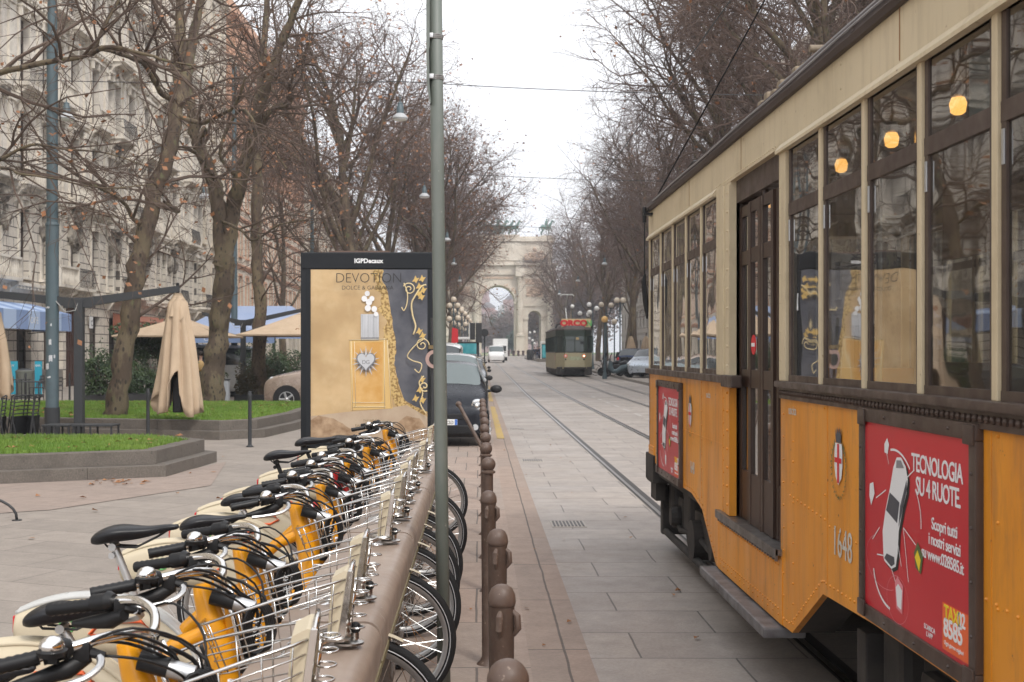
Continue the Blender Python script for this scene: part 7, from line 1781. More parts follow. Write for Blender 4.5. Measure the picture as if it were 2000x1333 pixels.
# ---------------------------------------------------------------- castle far behind
CY = 900.0; CS = F/CY; cg = gz(CY)
CZ = lambda y: EYE+(VY-y)/CS
CXf = lambda x: (x-VX)/CS
castle = empty('castle', (CXf(965), CY, cg), 'distant red brick castle with towers seen through the main archway', 'castle')
mb = MB(); mb.box((CXf(860),CY,cg),(CXf(1120),CY+30,CZ(655)))
for k in range(60): mb.box((CXf(860)+k*1.6, CY-.3, CZ(655)),(CXf(860)+k*1.6+.9, CY+1, CZ(652.5)))
mb.build('curtain_wall', MT['castle'], castle)
mb = MB(); cx = CXf(953); mb.lathe([(7.2,0),(6.6,CZ(640)-cg),(6.6,CZ(622)-cg),(7.4,CZ(619)-cg),(7.4,CZ(608)-cg),(5.2,CZ(606)-cg),(5.2,CZ(602)-cg)], (cx,CY-4,cg), 28); mb.build('round_tower', MT['castle'], castle)
mb = MB(); mb.lathe([(5.6,0),(4.6,CZ(598)-CZ(602)),(.3,CZ(590)-CZ(602))], (cx,CY-4,CZ(602)), 20); mb.build('tower_roof', MT['roofdark'], castle)
mb = MB()
for k in range(20): a = 2*math.pi*k/20; mb.box((cx+7.45*math.cos(a)-.35,CY-4+7.45*math.sin(a)-.35,CZ(617)),(cx+7.45*math.cos(a)+.35,CY-4+7.45*math.sin(a)+.35,CZ(611)))
mb.build('tower_window', MT['roofdark'], castle)
mb = MB(); cx = CXf(949); mb.box((cx-6,CY+120,cg),(cx+6,CY+132,cg+34)); mb.box((cx-4,CY+122,cg+34),(cx+4,CY+130,cg+46)); mb.lathe([(3.4,0),(3.4,5),(1.2,9),(.2,12)],(cx,CY+126,cg+46),12); mb.build('gate_tower', MT['castle'], castle)
mb = MB(); cx = CXf(1000); mb.box((cx-5.4,CY-2,cg),(cx+5.4,CY+9,CZ(596))); mb.box((cx-6.4,CY-3,CZ(596)),(cx+6.4,CY+10,CZ(586))); mb.build('square_tower', MT['castle'], castle)
mb = MB(); mb.prism([(cx-5.6,CZ(586)),(cx+5.6,CZ(586)),(cx+3.0,CZ(579)),(cx-3.0,CZ(579))],'y',CY-2,CY+9); mb.cyl((cx-1,CY+3,CZ(580)),(cx-1,CY+3,CZ(574)),.8,n=8); mb.build('tower_roof', MT['roofdark'], castle)
r_ = empty('office_block', (CXf(985),CY+300,cg), 'pale far off building between the castle towers', 'building'); mb = MB(); z_ = EYE+(VY-601)/(F/(CY+300)); mb.box(((974-VX)/(F/(CY+300)),CY+300,cg),((990-VX)/(F/(CY+300)),CY+330,z_)); mb.box(((978-VX)/(F/(CY+300)),CY+302,z_),((987-VX)/(F/(CY+300)),CY+325,z_+3)); mb.build('wall', MT['plaster'], r_)
mb = MB(); 
for k in range(8): mb.box(((974-VX)/2+.5,CY+299.7,cg+6+k*4),((990-VX)/2-.5,CY+299.9,cg+7.6+k*4))
mb.build('window_band', MT['pane'], r_)
# ================================================================ VEHICLES
PAINT = {}
def paint(nm, c, metal=.0, rough=.28, c2=None):
    if nm not in PAINT: PAINT[nm] = M('car_'+nm, c, rough, metal, coat=.6 if sum(c) > .2 else .08, spec=.5 if sum(c) > .2 else .25, rvar=.05, nscale=3, dirt=tuple(min(1,x*.8+.05) for x in c), dscale=1.5, damt=.3)
    return PAINT[nm]
CG = M('car_glass', (.035,.042,.045), .06, spec=.9)
CG2 = M('car_glass_bright', (.10,.125,.125), .05, spec=1.0)
HEADL = M('headlamp', (.62,.64,.66), .12, .3); TAILL = M('tail_lamp', (.5,.02,.02), .2); PLATE = M('plate_white', (.75,.75,.73), .4)
def car(loc, rz, prof, width, wheels, rw, mat, label, name='parked_car', group='cars parked along the avenue', cat='car', glassmat=None, details=True, mirrors=True, plate='GD 412 LM'):
    """prof: stations from nose (x max) to tail: (x, zbottom, zwaist, zroof, halfwidth, roofhalf). zroof==zwaist on bonnet. local x forward"""
    root = bpy.data.objects.new(name, None); COL.objects.link(root); tag(root, label, cat, group)
    rows = 9; vs = []; fs = []; mi = []
    for x, zb, zw, zr, hw, hr in prof:
        mid = zb+(zw-zb)*.5
        half = [(hw*.80,zb),(hw*.97,zb+.10),(hw,mid),(hw*.985,zw-.06),(hw*.95,zw)]
        cab = zr-zw > .12
        top = [(hr+(hw*.95-hr)*.12, zw+(zr-zw)*.88),(hr*.86, zr-.01 if cab else zr+.005),(hr*.5,zr+.02),(0,zr+.03)] if cab else [(hw*.86,zw+(zr-zw)*.5+.02),(hw*.66,zr+.035),(hw*.34,zr+.05),(0,zr+.055)]
        for y, z in half+top: vs.append((x,-y,z))
        for y, z in (half+top)[:-1][::-1]: vs.append((x,y,z))
    n = 17; S = len(prof)
    cabf = [p[3]-p[2] > .12 for p in prof]
    for i in range(S-1):
        for k in range(n-1):
            fs.append((i*n+k,i*n+k+1,(i+1)*n+k+1,(i+1)*n+k)); kk = min(k, n-2-k)
            g = 0
            if kk == 4 and cabf[i] and cabf[i+1]: g = 1
            if kk >= 5-0 and cabf[i] != cabf[i+1] : g = 1 if kk >= 4 else 0
            mi.append(g)
    for i in (0, S-1): fs.append(tuple(range(i*n,i*n+n)) if i else tuple(reversed(range(n)))); mi.append(0)
    for i in range(S-1): fs.append(((i+1)*n, (i+1)*n+n-1, i*n+n-1, i*n)); mi.append(2)
    me = bpy.data.meshes.new('tmp'); me.from_pydata(vs, [], fs)
    for _ in range(3): me.materials.append(mat)
    me.polygons.foreach_set('material_index', mi)
    bm = bmesh.new(); bm.from_mesh(me); bmesh.ops.recalc_face_normals(bm, faces=bm.faces[:])
    cl = bm.edges.layers.float.get('crease_edge') or bm.edges.layers.float.new('crease_edge')
    for e in bm.edges:
        ms = {f.material_index for f in e.link_faces}
        if len(ms) > 1: e[cl] = .55
    bm.to_mesh(me); bm.free()
    tmp = bpy.data.objects.new('tmp', me); COL.objects.link(tmp); sb = tmp.modifiers.new('s','SUBSURF'); sb.levels = 2
    bpy.context.view_layer.update(); dg = bpy.context.evaluated_depsgraph_get(); ev = bpy.data.meshes.new_from_object(tmp.evaluated_get(dg)); bpy.data.objects.remove(tmp)
    V = [v.co.copy() for v in ev.vertices]; Nn = [v.normal.copy() for v in ev.vertices]
    for idx, nm, m_, off in ((0,'body',mat,0),(2,'underbody',MT['black'],0),(1,'windows',glassmat or CG,.004)):
        used_ = {}; vv=[]; ff=[]
        for p in ev.polygons:
            if p.material_index != idx: continue
            f = []
            for q in p.vertices:
                if q not in used_: used_[q] = len(vv); vv.append(tuple(V[q]+Nn[q]*off))
                f.append(used_[q])
            ff.append(tuple(f))
        if not ff: continue
        m2 = bpy.data.meshes.new(nm); m2.from_pydata(vv,[],ff); m2.materials.append(m_); m2.polygons.foreach_set('use_smooth',[True]*len(ff)); o = bpy.data.objects.new(nm,m2); COL.objects.link(o); o.parent = root
    hwm = max(p[4] for p in prof)
    for wx in wheels:
        for s in (-1,1):
            mb = MB(); yo = s*(hwm-.10); d = s
            mb.lathe([(rw*.62,-.09),(rw*.95,-.10),(rw,-.06),(rw,.06),(rw*.95,.10),(rw*.62,.09)], (wx,yo+0,rw), 28, 'y'); w_ = mb.build('wheel', MT['rubber'], None, True); w_.parent = root
            mb = MB()
            for k in range(5):
                a = 2*math.pi*k/5; mb.tube([(wx+.05*math.cos(a),yo+d*.085,rw+.05*math.sin(a)),(wx+rw*.6*math.cos(a),yo+d*.10,rw+rw*.6*math.sin(a))],[rw*.13,rw*.10],6)
            mb.tube([(wx+rw*.62*math.cos(a),yo+d*.09,rw+rw*.62*math.sin(a)) for a in [2*math.pi*k/24 for k in range(24)]], .018, 6, closed=True); mb.sphere((wx,yo+d*.09,rw),.06,8,5)
            o = mb.build('rim', MT['alu'], w_, True)
            mb = MB(); mb.lathe([(rw+.055,-.01),(rw+.055,.0)], (wx, s*(hwm+.003)+(0 if s>0 else 0.01), rw+.01), 28, 'y'); q = mb.build('wheel_arch', MT['black'], None); q.parent = root
    root.location = loc; root.rotation_euler = (0,0,rz)
    return root
def part(root, name, mat, mb, smooth=False, parent=None): o = mb.build(name, mat, None, smooth); o.parent = parent or root; return o
# --- black two-seater parked nose to camera
Lc = 2.7
smart = car((-.64,22.3+.9,0), R(-90), [(1.33,.25,.55,.55,.62,.5),(1.28,.18,.70,.70,.74,.6),(1.10,.16,.86,.86,.80,.7),(.82,.16,.96,.97,.82,.7),(.62,.16,1.0,1.06,.82,.68),(.05,.16,1.02,1.47,.83,.60),(-.45,.16,1.04,1.53,.83,.60),(-.95,.18,1.04,1.48,.82,.58),(-1.18,.22,1.02,1.08,.80,.56),(-1.32,.28,.8,.8,.72,.5)], 1.66, (.85,-.95), .29, paint('black', (.018,.020,.026), .2), 'small black two seat car parked nose to the camera behind the barrier arm', glassmat=CG2)
for s in (-1,1):
    mb = MB(); mb.sphere((1.14,s*.62,.74),.14,14,9,.75,1.0,.85); h = part(smart,'headlight',HEADL,mb,True); mb = MB(); mb.tube([(1.245,s*(.62+.10*math.cos(a)),.74+.085*math.sin(a)) for a in [2*math.pi*k/20 for k in range(20)]],.012,5,closed=True); part(smart,'headlight_ring',MT['chrome'],mb,True,h); mb = MB(); mb.sphere((1.24,s*.60,.74),.05,10,7); part(smart,'headlight_bulb',MT['chrome'],mb,True,h)
    mb = MB(); mb.sphere((.60,s*.96,1.02),.10,12,8,.7,1.1,.75); mb.tube([(.60,s*.80,.98),(.60,s*.92,1.0)],.025,6); part(smart,'mirror',MT['black'],mb,True)
    mb = MB(); mb.lathe([(.05,0),(.055,.012)],(1.31,s*.58,.36),12,'x'); part(smart,'fog_lamp',HEADL,mb)
mb = MB(); mb.cbox((1.28,-.42,.50),(1.345,.42,.60),.02); mb.cbox((1.27,-.55,.24),(1.35,.55,.40),.03); 
for k in range(4): mb.box((1.34,-.40,.255+k*.035),(1.356,.40,.27+k*.035))
part(smart,'grille',MT['black'],mb)
mb = MB(); mb.lathe([(.055,0),(.06,.012),(.03,.016)],(1.335,0,.56),16,'x'); part(smart,'badge',MT['chrome'],mb)
mb = MB(); mb.cbox((1.352,-.26,.40),(1.366,.26,.505),.004); pl = part(smart,'number_plate',PLATE,mb); mb = MB(); mb.box((1.366,.215,.402),(1.369,.258,.503)); mb.box((1.366,-.258,.402),(1.369,-.215,.503)); part(smart,'plate_band',INK['bluep'],mb,False,pl)
t_ = text('GD 412 LM','plate_lettering',INK['black'],None,(1.369,.195,.42),.085,(0,-1,0) if False else (0,-1,0),(0,0,1)); t_.parent = pl
mb = MB(); mb.tube([(.70,-.55,1.03),(.52,-.05,1.10)],.008,5); mb.tube([(.70,-.05,1.045),(.50,.5,1.12)],.008,5); part(smart,'wiper',MT['black'],mb)
SED = [(2.05,.30,.55,.55,.60,.5),(1.98,.20,.68,.68,.78,.6),(1.6,.18,.84,.84,.86,.7),(1.05,.18,.94,.96,.88,.7),(.85,.18,.97,1.03,.88,.68),(.15,.18,.99,1.44,.88,.62),(-.7,.18,1.0,1.50,.88,.62),(-1.45,.18,1.0,1.42,.87,.60),(-1.85,.2,.98,1.06,.85,.58),(-2.0,.3,.75,.76,.76,.55)]
SUV = [(x, zb, zw*1.10, zr*1.12, hw*1.01, hr*1.03) for x,zb,zw,zr,hw,hr in SED]
VAN = [(2.45,.30,.65,.65,.70,.6),(2.38,.20,.85,.85,.88,.7),(2.05,.20,1.05,1.06,.94,.78),(1.75,.20,1.15,1.22,.95,.80),(1.05,.20,1.2,1.88,.95,.80),(.2,.20,1.2,1.97,.95,.84),(-1.2,.20,1.2,1.98,.95,.85),(-2.3,.22,1.2,1.95,.95,.84),(-2.42,.3,1.1,1.8,.92,.8)]
def front_bits(c, xf, hw, z=.68, grey=True, plz=.38):
    for s in (-1,1):
        mb = MB(); mb.sphere((xf-.18,s*(hw-.17),z),.13,12,8,1.0,1.0,.75); part(c,'headlight',HEADL,mb,True)
        mb = MB(); mb.sphere((xf-1.15,s*(hw+.06),z+.33),.075,10,7,.7,1.1,.8); part(c,'mirror',MT['black'] if grey else MT['dark'],mb,True)
    mb = MB(); mb.cbox((xf-.10,-hw*.55,plz-.12),(xf+.01,hw*.55,plz+.16),.03); part(c,'grille',MT['black'],mb)
    mb = MB(); mb.cbox((xf+.008,-.26,plz-.04),(xf+.02,.26,plz+.07),.003); part(c,'number_plate',PLATE,mb)
c2 = car((-.72,28.9,0), R(-90), SUV, 1.8, (1.3,-1.3), .33, paint('white', (.66,.67,.68)), 'white car parked directly behind the small black one', glassmat=CG2); front_bits(c2,2.02,.9,.78)
c3 = car((-1.35,36.5,0), R(-90), VAN, 1.9, (1.5,-1.5), .33, paint('vanwhite', (.70,.70,.69)), 'white van parked third in the row, its roof showing above the white car', name='parked_van', cat='van'); front_bits(c3,2.4,.95,.8)
c4_ = car((-.55,46.5,gz(46)), R(-90), SED, 1.8, (1.3,-1.3), .32, paint('greyd', (.09,.10,.11), .5), 'dark grey car fourth in the left parking row, mostly hidden'); front_bits(c4_,2.02,.88)
c5 = car((-.50,54,gz(54)), R(-90), SED, 1.8, (1.3,-1.3), .32, paint('ochre', (.42,.30,.12)), 'tan car fifth in the left parking row, only its edge showing'); front_bits(c5,2.02,.88)
for i,(y,nm,c,l) in enumerate(((70,'dk',(.05,.05,.055),'black car sixth in the left parking row, below the traffic light'),(82,'wh2',(.6,.6,.6),'pale car seventh in the left parking row'),(95,'bd',(.10,.03,.03),'dark red car farther back in the left parking row'))):
    q = car((-.55,y,gz(y)), R(-90), SED, 1.8, (1.3,-1.3), .32, paint(nm,c), l); front_bits(q,2.02,.88)
# --- beige rounded car behind the second lawn, facing left
s36 = F/36.3
beige = car(((520-VX)/s36+2.02,36.3,0), R(180), [(2.02,.35,.62,.62,.55,.45),(1.95,.22,.84,.84,.76,.6),(1.7,.20,.98,.98,.86,.7),(1.15,.20,1.06,1.08,.90,.7),(.85,.20,1.08,1.15,.90,.7),(.25,.2,1.08,1.55,.90,.64),(-.7,.2,1.1,1.62,.90,.64),(-1.5,.2,1.1,1.52,.89,.62),(-1.9,.25,1.05,1.1,.85,.58),(-2.05,.35,.8,.8,.76,.55)], 1.8, (1.28,-1.30), .34, paint('beige', (.36,.28,.225), .25), 'rounded beige car facing left behind the second lawn, half hidden by the billboard')
for s in (-1,1):
    mb = MB(); mb.sphere((1.73,s*.70,.87),.12,12,8,.8,.8,1); part(beige,'headlight',HEADL,mb,True); mb = MB(); mb.sphere((1.86,s*.66,.63),.08,10,7,.7,.8,1); part(beige,'fog_lamp',HEADL,mb,True)
s48 = F/48.0
wv = car(((577-VX)/s48-2.5,47.3,0), 0, VAN, 1.9, (1.6,-1.6), .33, paint('vanwhite', (.70,.70,.69)), 'white van seen from the side behind the hedge and the third plane tree', name='parked_van', cat='van', group=None); front_bits(wv,2.4,.95,.85)
# --- van and lorry coming, far away
y_ = 145; v2 = car(((969-VX)/F*y_, y_, gz(y_)), R(-90), VAN, 1.9, (1.5,-1.5), .33, paint('vanwhite2', (.8,.8,.8)), 'white van driving towards the camera in the distance', name='van', cat='van', group=None, glassmat=CG2); front_bits(v2,2.4,.95,.85)
y_ = 163; r_ = empty('box_lorry', ((977-VX)/F*y_, y_, gz(y_)), 'white box lorry standing behind the distant white van', 'lorry')
x_, g_ = (977-VX)/F*y_, gz(y_); mb = MB(); mb.cbox((x_-.95,y_,g_+.6),(x_+1.0,y_+5,g_+2.9),.04); part_ = mb.build('box', MT['white'], r_); mb = MB(); mb.cbox((x_-.9,y_-1.6,g_+.45),(x_+.9,y_-.05,g_+2.1),.1); mb.build('cab', MT['white'], r_); mb = MB(); mb.box((x_-.75,y_-1.63,g_+1.25),(x_+.75,y_-1.605,g_+1.95)); mb.build('windscreen', CG, r_)
for s in (-.8,.8):
    for dy in (-.9,3.6): mb = MB(); mb.lathe([(.25,-.1),(.42,-.1),(.42,.1),(.25,.1)],(x_+s,y_+dy,g_+.42),16,'x'); mb.build('wheel', MT['rubber'], r_)
# --- right side cars
y_ = 77; bc = car(((1240-VX)/F*y_, y_, gz(y_)+.12), R(72), [(p[0]*.9,)+p[1:] for p in SUV], 1.8, (1.15,-1.15), .34, paint('navy', (.03,.045,.09), .4), 'dark blue car parked at an angle on the right pavement, tail lamp showing')
for s in (-1,1): mb = MB(); mb.sphere((-1.68,s*.72,.98),.12,10,7,.6,.9,1.2); part(bc,'tail_light',TAILL,mb,True)
y_ = 72; scx = car(((1268-VX)/F*y_, y_, gz(y_)+.12), R(-112), SUV, 1.8, (1.3,-1.3), .33, paint('silver', (.45,.50,.56), .5, .3), 'silver blue car parked beside the dark blue one, next to the tram tail'); front_bits(scx,2.02,.9,.78)
for i,(px_,y_,nm,c,l) in enumerate(((1290,88,'g1',(.3,.3,.32),'grey car behind the tram tail on the right pavement'),(1240,110,'g2',(.12,.13,.15),'dark car farther along the right pavement'))):
    q = car(((px_-VX)/F*y_, y_, gz(y_)+.12), R(70), SED, 1.8, (1.3,-1.3), .32, paint(nm,c), l)
# bicycle and motorbikes on the right pavement
def simple_bike(x, y, z, rz, label):
    root = empty('bicycle', (0,0,0), label, 'bicycle'); P = []
    for cx in (-.52,.52):
        mb = MB(); mb.tube([(cx+.33*math.cos(a),0,.34+.33*math.sin(a)) for a in [2*math.pi*k/28 for k in range(28)]],.018,6,closed=True)
        for k in range(12): a = 2*math.pi*k/12; mb.tube([(cx,0,.34),(cx+.32*math.cos(a),0,.34+.32*math.sin(a))],.003,3,cap=False)
        part(root,'wheel',MT['rubber'],mb)
    mb = MB(); mb.tube([(.52,0,.34),(.40,0,.85),(.38,0,.98)],.014,6); mb.tube([(.40,0,.82),(-.05,0,.30),(-.52,0,.34)],.015,6); mb.tube([(-.05,0,.30),(-.2,0,.85)],.014,6); mb.tube([(.40,0,.78),(-.17,0,.72),(-.52,0,.34)],.013,6); part(root,'frame',MT['black'],mb)
    mb = MB(); mb.tube([(.30,-.28,1.0),(.38,-.1,1.0),(.38,.1,1.0),(.30,.28,1.0)],.012,6); part(root,'handlebar',MT['dark'],mb); mb = MB(); mb.sphere((-.22,0,.90),.13,10,7,1,.6,.35); part(root,'saddle',MT['saddle'],mb,True)
    root.location = (x,y,z); root.rotation_euler = (0,0,rz); return root
def scooter(x, y, z, rz, label, m_):
    root = empty('motor_scooter', (0,0,0), label, 'scooter', 'scooters on the right pavement')
    for cx in (-.62,.62): mb = MB(); mb.tube([(cx+.20*math.cos(a),0,.26+.20*math.sin(a)) for a in [2*math.pi*k/20 for k in range(20)]],.06,8,closed=True); mb.cyl((cx,-.05,.26),(cx,.05,.26),.13,n=14); part(root,'wheel',MT['rubber'],mb,True)
    mb = MB(); mb.tube([(-.85,0,.70),(-.6,0,.62),(-.3,0,.55),(.0,0,.34),(.25,0,.33),(.42,0,.55),(.42,0,.95)],[.09,.19,.20,.14,.14,.17,.10],10); part(root,'body',m_,mb,True)
    mb = MB(); mb.tube([(-.75,0,.82),(-.45,0,.84),(-.12,0,.78)],[.10,.14,.09],8); part(root,'seat',MT['saddle'],mb,True); mb = MB(); mb.tube([(.40,-.32,1.06),(.44,0,1.0),(.40,.32,1.06)],.02,6); mb.tube([(.44,0,1.0),(.62,0,.3)],.035,6); part(root,'handlebar',MT['dark'],mb)
    mb = MB(); mb.cbox((-1.08,-.2,.86),(-.70,.2,1.16),.05); part(root,'top_box',MT['black'],mb); mb = MB(); mb.prism([(.46,1.0),(.50,1.0),(.34,1.42),(.31,1.42)],'y',-.2,.2); part(root,'windshield',CG,mb); mb = MB(); mb.sphere((.53,0,.86),.08,8,6); part(root,'headlight',HEADL,mb,True)
    root.location = (x,y,z); root.rotation_euler = (0,0,rz)
xx = lambda p, Y: (p-VX)/F*Y
simple_bike(xx(1180,76), 76, gz(76)+.12, R(-12), 'black bicycle standing alone between the green tram and the scooters')
scooter(xx(1193,74),74,gz(74)+.12,R(150),'dark scooter with top box, left of the two beside the dark blue car',MT['dark']); scooter(xx(1206,72),72,gz(72)+.12,R(170),'dark grey scooter right next to the dark blue car',MT['postblue'])
scooter(xx(1215,82),82,gz(82)+.12,R(120),'black scooter behind the dark blue car',MT['black'])

# ================================================================ DISTANT GREEN TRAM
tx, ty = 6.02, 77.0; tg = gz(ty)
gt = empty('tram', (tx, ty, tg), 'green and cream tram with red roof lettering coming along the far track', 'tram')
W2 = 1.15; L2 = 13.0
def outline(k=1.0, nose=.9): return [(tx-W2*k,ty+nose),(tx-.72*k,ty+.12),(tx-.62*k,ty),(tx+.62*k,ty),(tx+.72*k,ty+.12),(tx+W2*k,ty+nose),(tx+W2*k,ty+L2-nose),(tx+.7*k,ty+L2),(tx-.7*k,ty+L2),(tx-W2*k,ty+L2-nose)]
mb = MB(); mb.prism(outline(), 'z', tg+.50, tg+1.52); mb.build('lower_panel', T_['lcream'], gt)
mb = MB(); mb.prism(outline(1.004), 'z', tg+.44, tg+.50); mb.prism(outline(1.01), 'z', tg+1.52, tg+1.58); mb.build('belt_line', MT['dark'], gt)
mb = MB(); mb.prism(outline(), 'z', tg+2.55, tg+2.93)
for x, y in outline(.985): mb.box((x-.05,y-.03,tg+1.58),(x+.05,y+.07,tg+2.55))
for k in range(12): mb.box((tx-W2-.002,ty+1.0+k*.95,tg+1.58),(tx-W2+.04,ty+1.08+k*.95,tg+2.55)); mb.box((tx+W2-.04,ty+1.0+k*.95,tg+1.58),(tx+W2+.002,ty+1.08+k*.95,tg+2.55))
mb.box((tx-.03,ty-.004,tg+1.58),(tx+.03,ty+.03,tg+2.55)); mb.box((tx-.62,ty-.004,tg+2.28),(tx+.62,ty+.03,tg+2.33)); mb.build('upper_panel', T_['green'], gt)
mb = MB(); mb.prism(outline(.975,.95), 'z', tg+1.56, tg+2.56); mb.build('windows', M('tram_far_glass', (.035,.05,.045), .08, spec=.8), gt)
mb = MB(); mb.prism(outline(1.03,.8), 'z', tg+2.93, tg+3.0); 
P = outline(1.0,.9); mb.add([(x,y,tg+3.0) for x,y in P]+[(tx+(x-tx)*.75,ty+L2/2+(y-ty-L2/2)*.96,tg+3.22) for x,y in P],[tuple(range(10,20))]+[(i,(i+1)%10,(i+1)%10+10,i+10) for i in range(10)]); mb.build('roof', T_['roof'], gt)
mb = MB(); mb.cbox((tx-.80,ty+.5,tg+3.12),(tx+1.05,ty+.56,tg+3.66),.01); mb.build('sign_board', M('sign_yellow', (.62,.50,.28), .5), gt)
text('ORCO', 'roof_lettering', INK['red'], gt, (tx-.02,ty+.485,tg+3.22), .50, align='CENTER', extr=.02, bold=.03, sx=1.15); text('N', 'roof_lettering', INK['lgreen'], gt, (tx+.76,ty+.485,tg+3.22), .46, extr=.02, bold=.02)
mb = MB(); mb.tube([(tx-W2,ty+.8,tg+3.05),(tx-W2+.1,ty+.7,tg+3.3),(tx-.85,ty+.6,tg+3.35)],.05,6); mb.build('roof_rail', MT['dark'], gt); mb = MB(); mb.tube([(tx+W2,ty+.8,tg+3.05),(tx+W2,ty+.7,tg+3.35)],.05,6); mb.build('roof_rail', MT['dark'], gt)
text('10', 'route_number', M('route_lit', (.9,.6,.25), .5), gt, (tx+.15,ty-.006,tg+2.34), .2, align='CENTER', bold=.006)
mb = MB(); mb.box((tx+.35,ty-.008,tg+2.05),(tx+.68,ty-.004,tg+2.22)); mb.build('notice', MT['black'], gt)
for s, m_ in ((-.5,HEADL),(.5,emit('tram_headlamp', (1,.7,.45), 2.5))):
    mb = MB(); mb.lathe([(.11,-.02),(.11,0)],(tx+s*1.15-.05*0,ty-.01,tg+1.32),16,'y'); r_ = mb.build('lamp_rim', INK['orange'], gt); mb = MB(); mb.lathe([(.055,-.03),(.055,-.02)],(tx+s*1.15,ty-.01,tg+1.32),12,'y'); mb.build('headlight', m_, r_)
    mb = MB(); mb.lathe([(.05,-.02),(.05,0)],(tx+s*1.15,ty-.01,tg+1.10),12,'y'); mb.build('buffer_stud', MT['black'], gt)
mb = MB(); mb.box((tx-.35,ty-.006,tg+1.05),(tx+.35,ty-.002,tg+1.28)); mb.build('advert_panel', M('adv_pale', (.42,.46,.30), .6, col2=(.3,.3,.2), nscale=8), gt)
mb = MB(); mb.lathe([(.16,0),(.16,.006)],(tx-W2-.006,ty+1.5,tg+1.2),14,'x'); mb.build('side_emblem', INK['pink'], gt)
mb = MB(); mb.cbox((tx-1.1,ty+.2,tg+.12),(tx+1.1,ty+L2-.3,tg+.62),.05); mb.cbox((tx-.7,ty-.22,tg+.50),(tx+.7,ty+.1,tg+.62),.03); mb.cbox((tx-.95,ty+.1,tg+.12),(tx-.55,ty+.5,tg+.5),.04); mb.cbox((tx+.55,ty+.1,tg+.12),(tx+.95,ty+.5,tg+.5),.04); mb.cyl((tx,ty-.3,tg+.42),(tx,ty,tg+.42),.06); mb.build('undergear', T_['under'], gt)
for y in (2.2,4.0,9.0,10.8):
    for s in (-.72,.72): mb = MB(); mb.lathe([(.2,-.06),(.34,-.06),(.34,.05),(.2,.06)],(tx+s,ty+y,tg+.34),18,'x'); mb.build('wheel', T_['under'], gt)
mb = MB(); mb.tube([(tx-.1,ty+5,tg+3.25),(tx-.1,ty+6.8,tg+4.6),(tx-.1,ty+5.2,tg+5.35)],.04,6); mb.tube([(tx-.55,ty+5.2,tg+5.3),(tx-.45,ty+5.2,tg+5.4),(tx+.25,ty+5.2,tg+5.4),(tx+.35,ty+5.2,tg+5.3)],.04,6); mb.build('pantograph', MT['clear'], gt)

# ================================================================ SIGNALS, LAMPS, SHELTERS
y_ = 58; x0 = xx(934,y_); s = F/y_; z0 = gz(y_)
r_ = empty('traffic_light', (x0,y_,z0), 'traffic lights seen from behind above the parked cars, with dark backs', 'traffic light')
mb = MB(); mb.cyl((x0,y_,z0),(x0,y_,EYE+(VY-631)/s),.05,n=10); mb.build('post', MT['charcoal'], r_)
for a,b,c,d in ((918,928,631,664),(929,941,631,670)):
    mb = MB(); mb.cbox((xx(a,y_),y_-.15,EYE+(VY-d)/s),(xx(b,y_),y_+.12,EYE+(VY-c)/s),.03); mb.build('signal_head', MT['dark'], r_)
mb = MB(); mb.box((xx(916.5,y_),y_-.1,EYE+(VY-664)/s),(xx(918,y_),y_+.05,EYE+(VY-632)/s)); mb.build('head_edge', MT['white'], r_)
x1 = xx(946.5,59); r_ = empty('round_sign', (x1,59,z0), 'round traffic sign seen from its dark back, right of the traffic lights', 'sign')
mb = MB(); mb.lathe([(.19,0),(.19,.02)],(x1,59,EYE+(VY-650.5)/(F/59)),20,'y'); mb.build('disc', MT['dark'], r_); mb = MB(); mb.cyl((x1,59.05,gz(59)),(x1,59.05,EYE+(VY-645)/(F/59)),.03,n=8); mb.build('post', MT['charcoal'], r_)
GLB = M('lamp_globe', (.72,.62,.50), .35); GLW = M('lamp_globe_white', (.85,.84,.82), .3); GLO = M('lamp_globe_amber', (.72,.44,.15), .35)
def globes(x, y, h, heads, label, mats=(GLB,), grp='globe lamp posts'):
    g = gz(y); r_ = empty('globe_lamp', (x,y,g), label, 'street lamp', grp)
    mb = MB(); mb.lathe([(.14,0),(.14,.2),(.09,.4),(.06,.8),(.045,1.0)],(x,y,g),10); mb.cyl((x,y,g+1),(x,y,g+h-.1),.045,n=8); mb.build('post', MT['postblue'], r_)
    for k,(dx,dz) in enumerate(heads):
        mb = MB(); mb.tube([(x,y,g+h-.6+dz*.3),(x+dx*.6,y,g+h-.65+dz*.6),(x+dx,y,g+h-.2+dz)],.022,5); mb.lathe([(.09,-.24),(.10,-.18)],(x+dx,y,g+h+dz),8); a = mb.build('arm', MT['postblue'], r_)
        mb = MB(); mb.sphere((x+dx,y,g+h+dz),.20,14,10); mb.build('globe', mats[k%len(mats)], a, 'all')
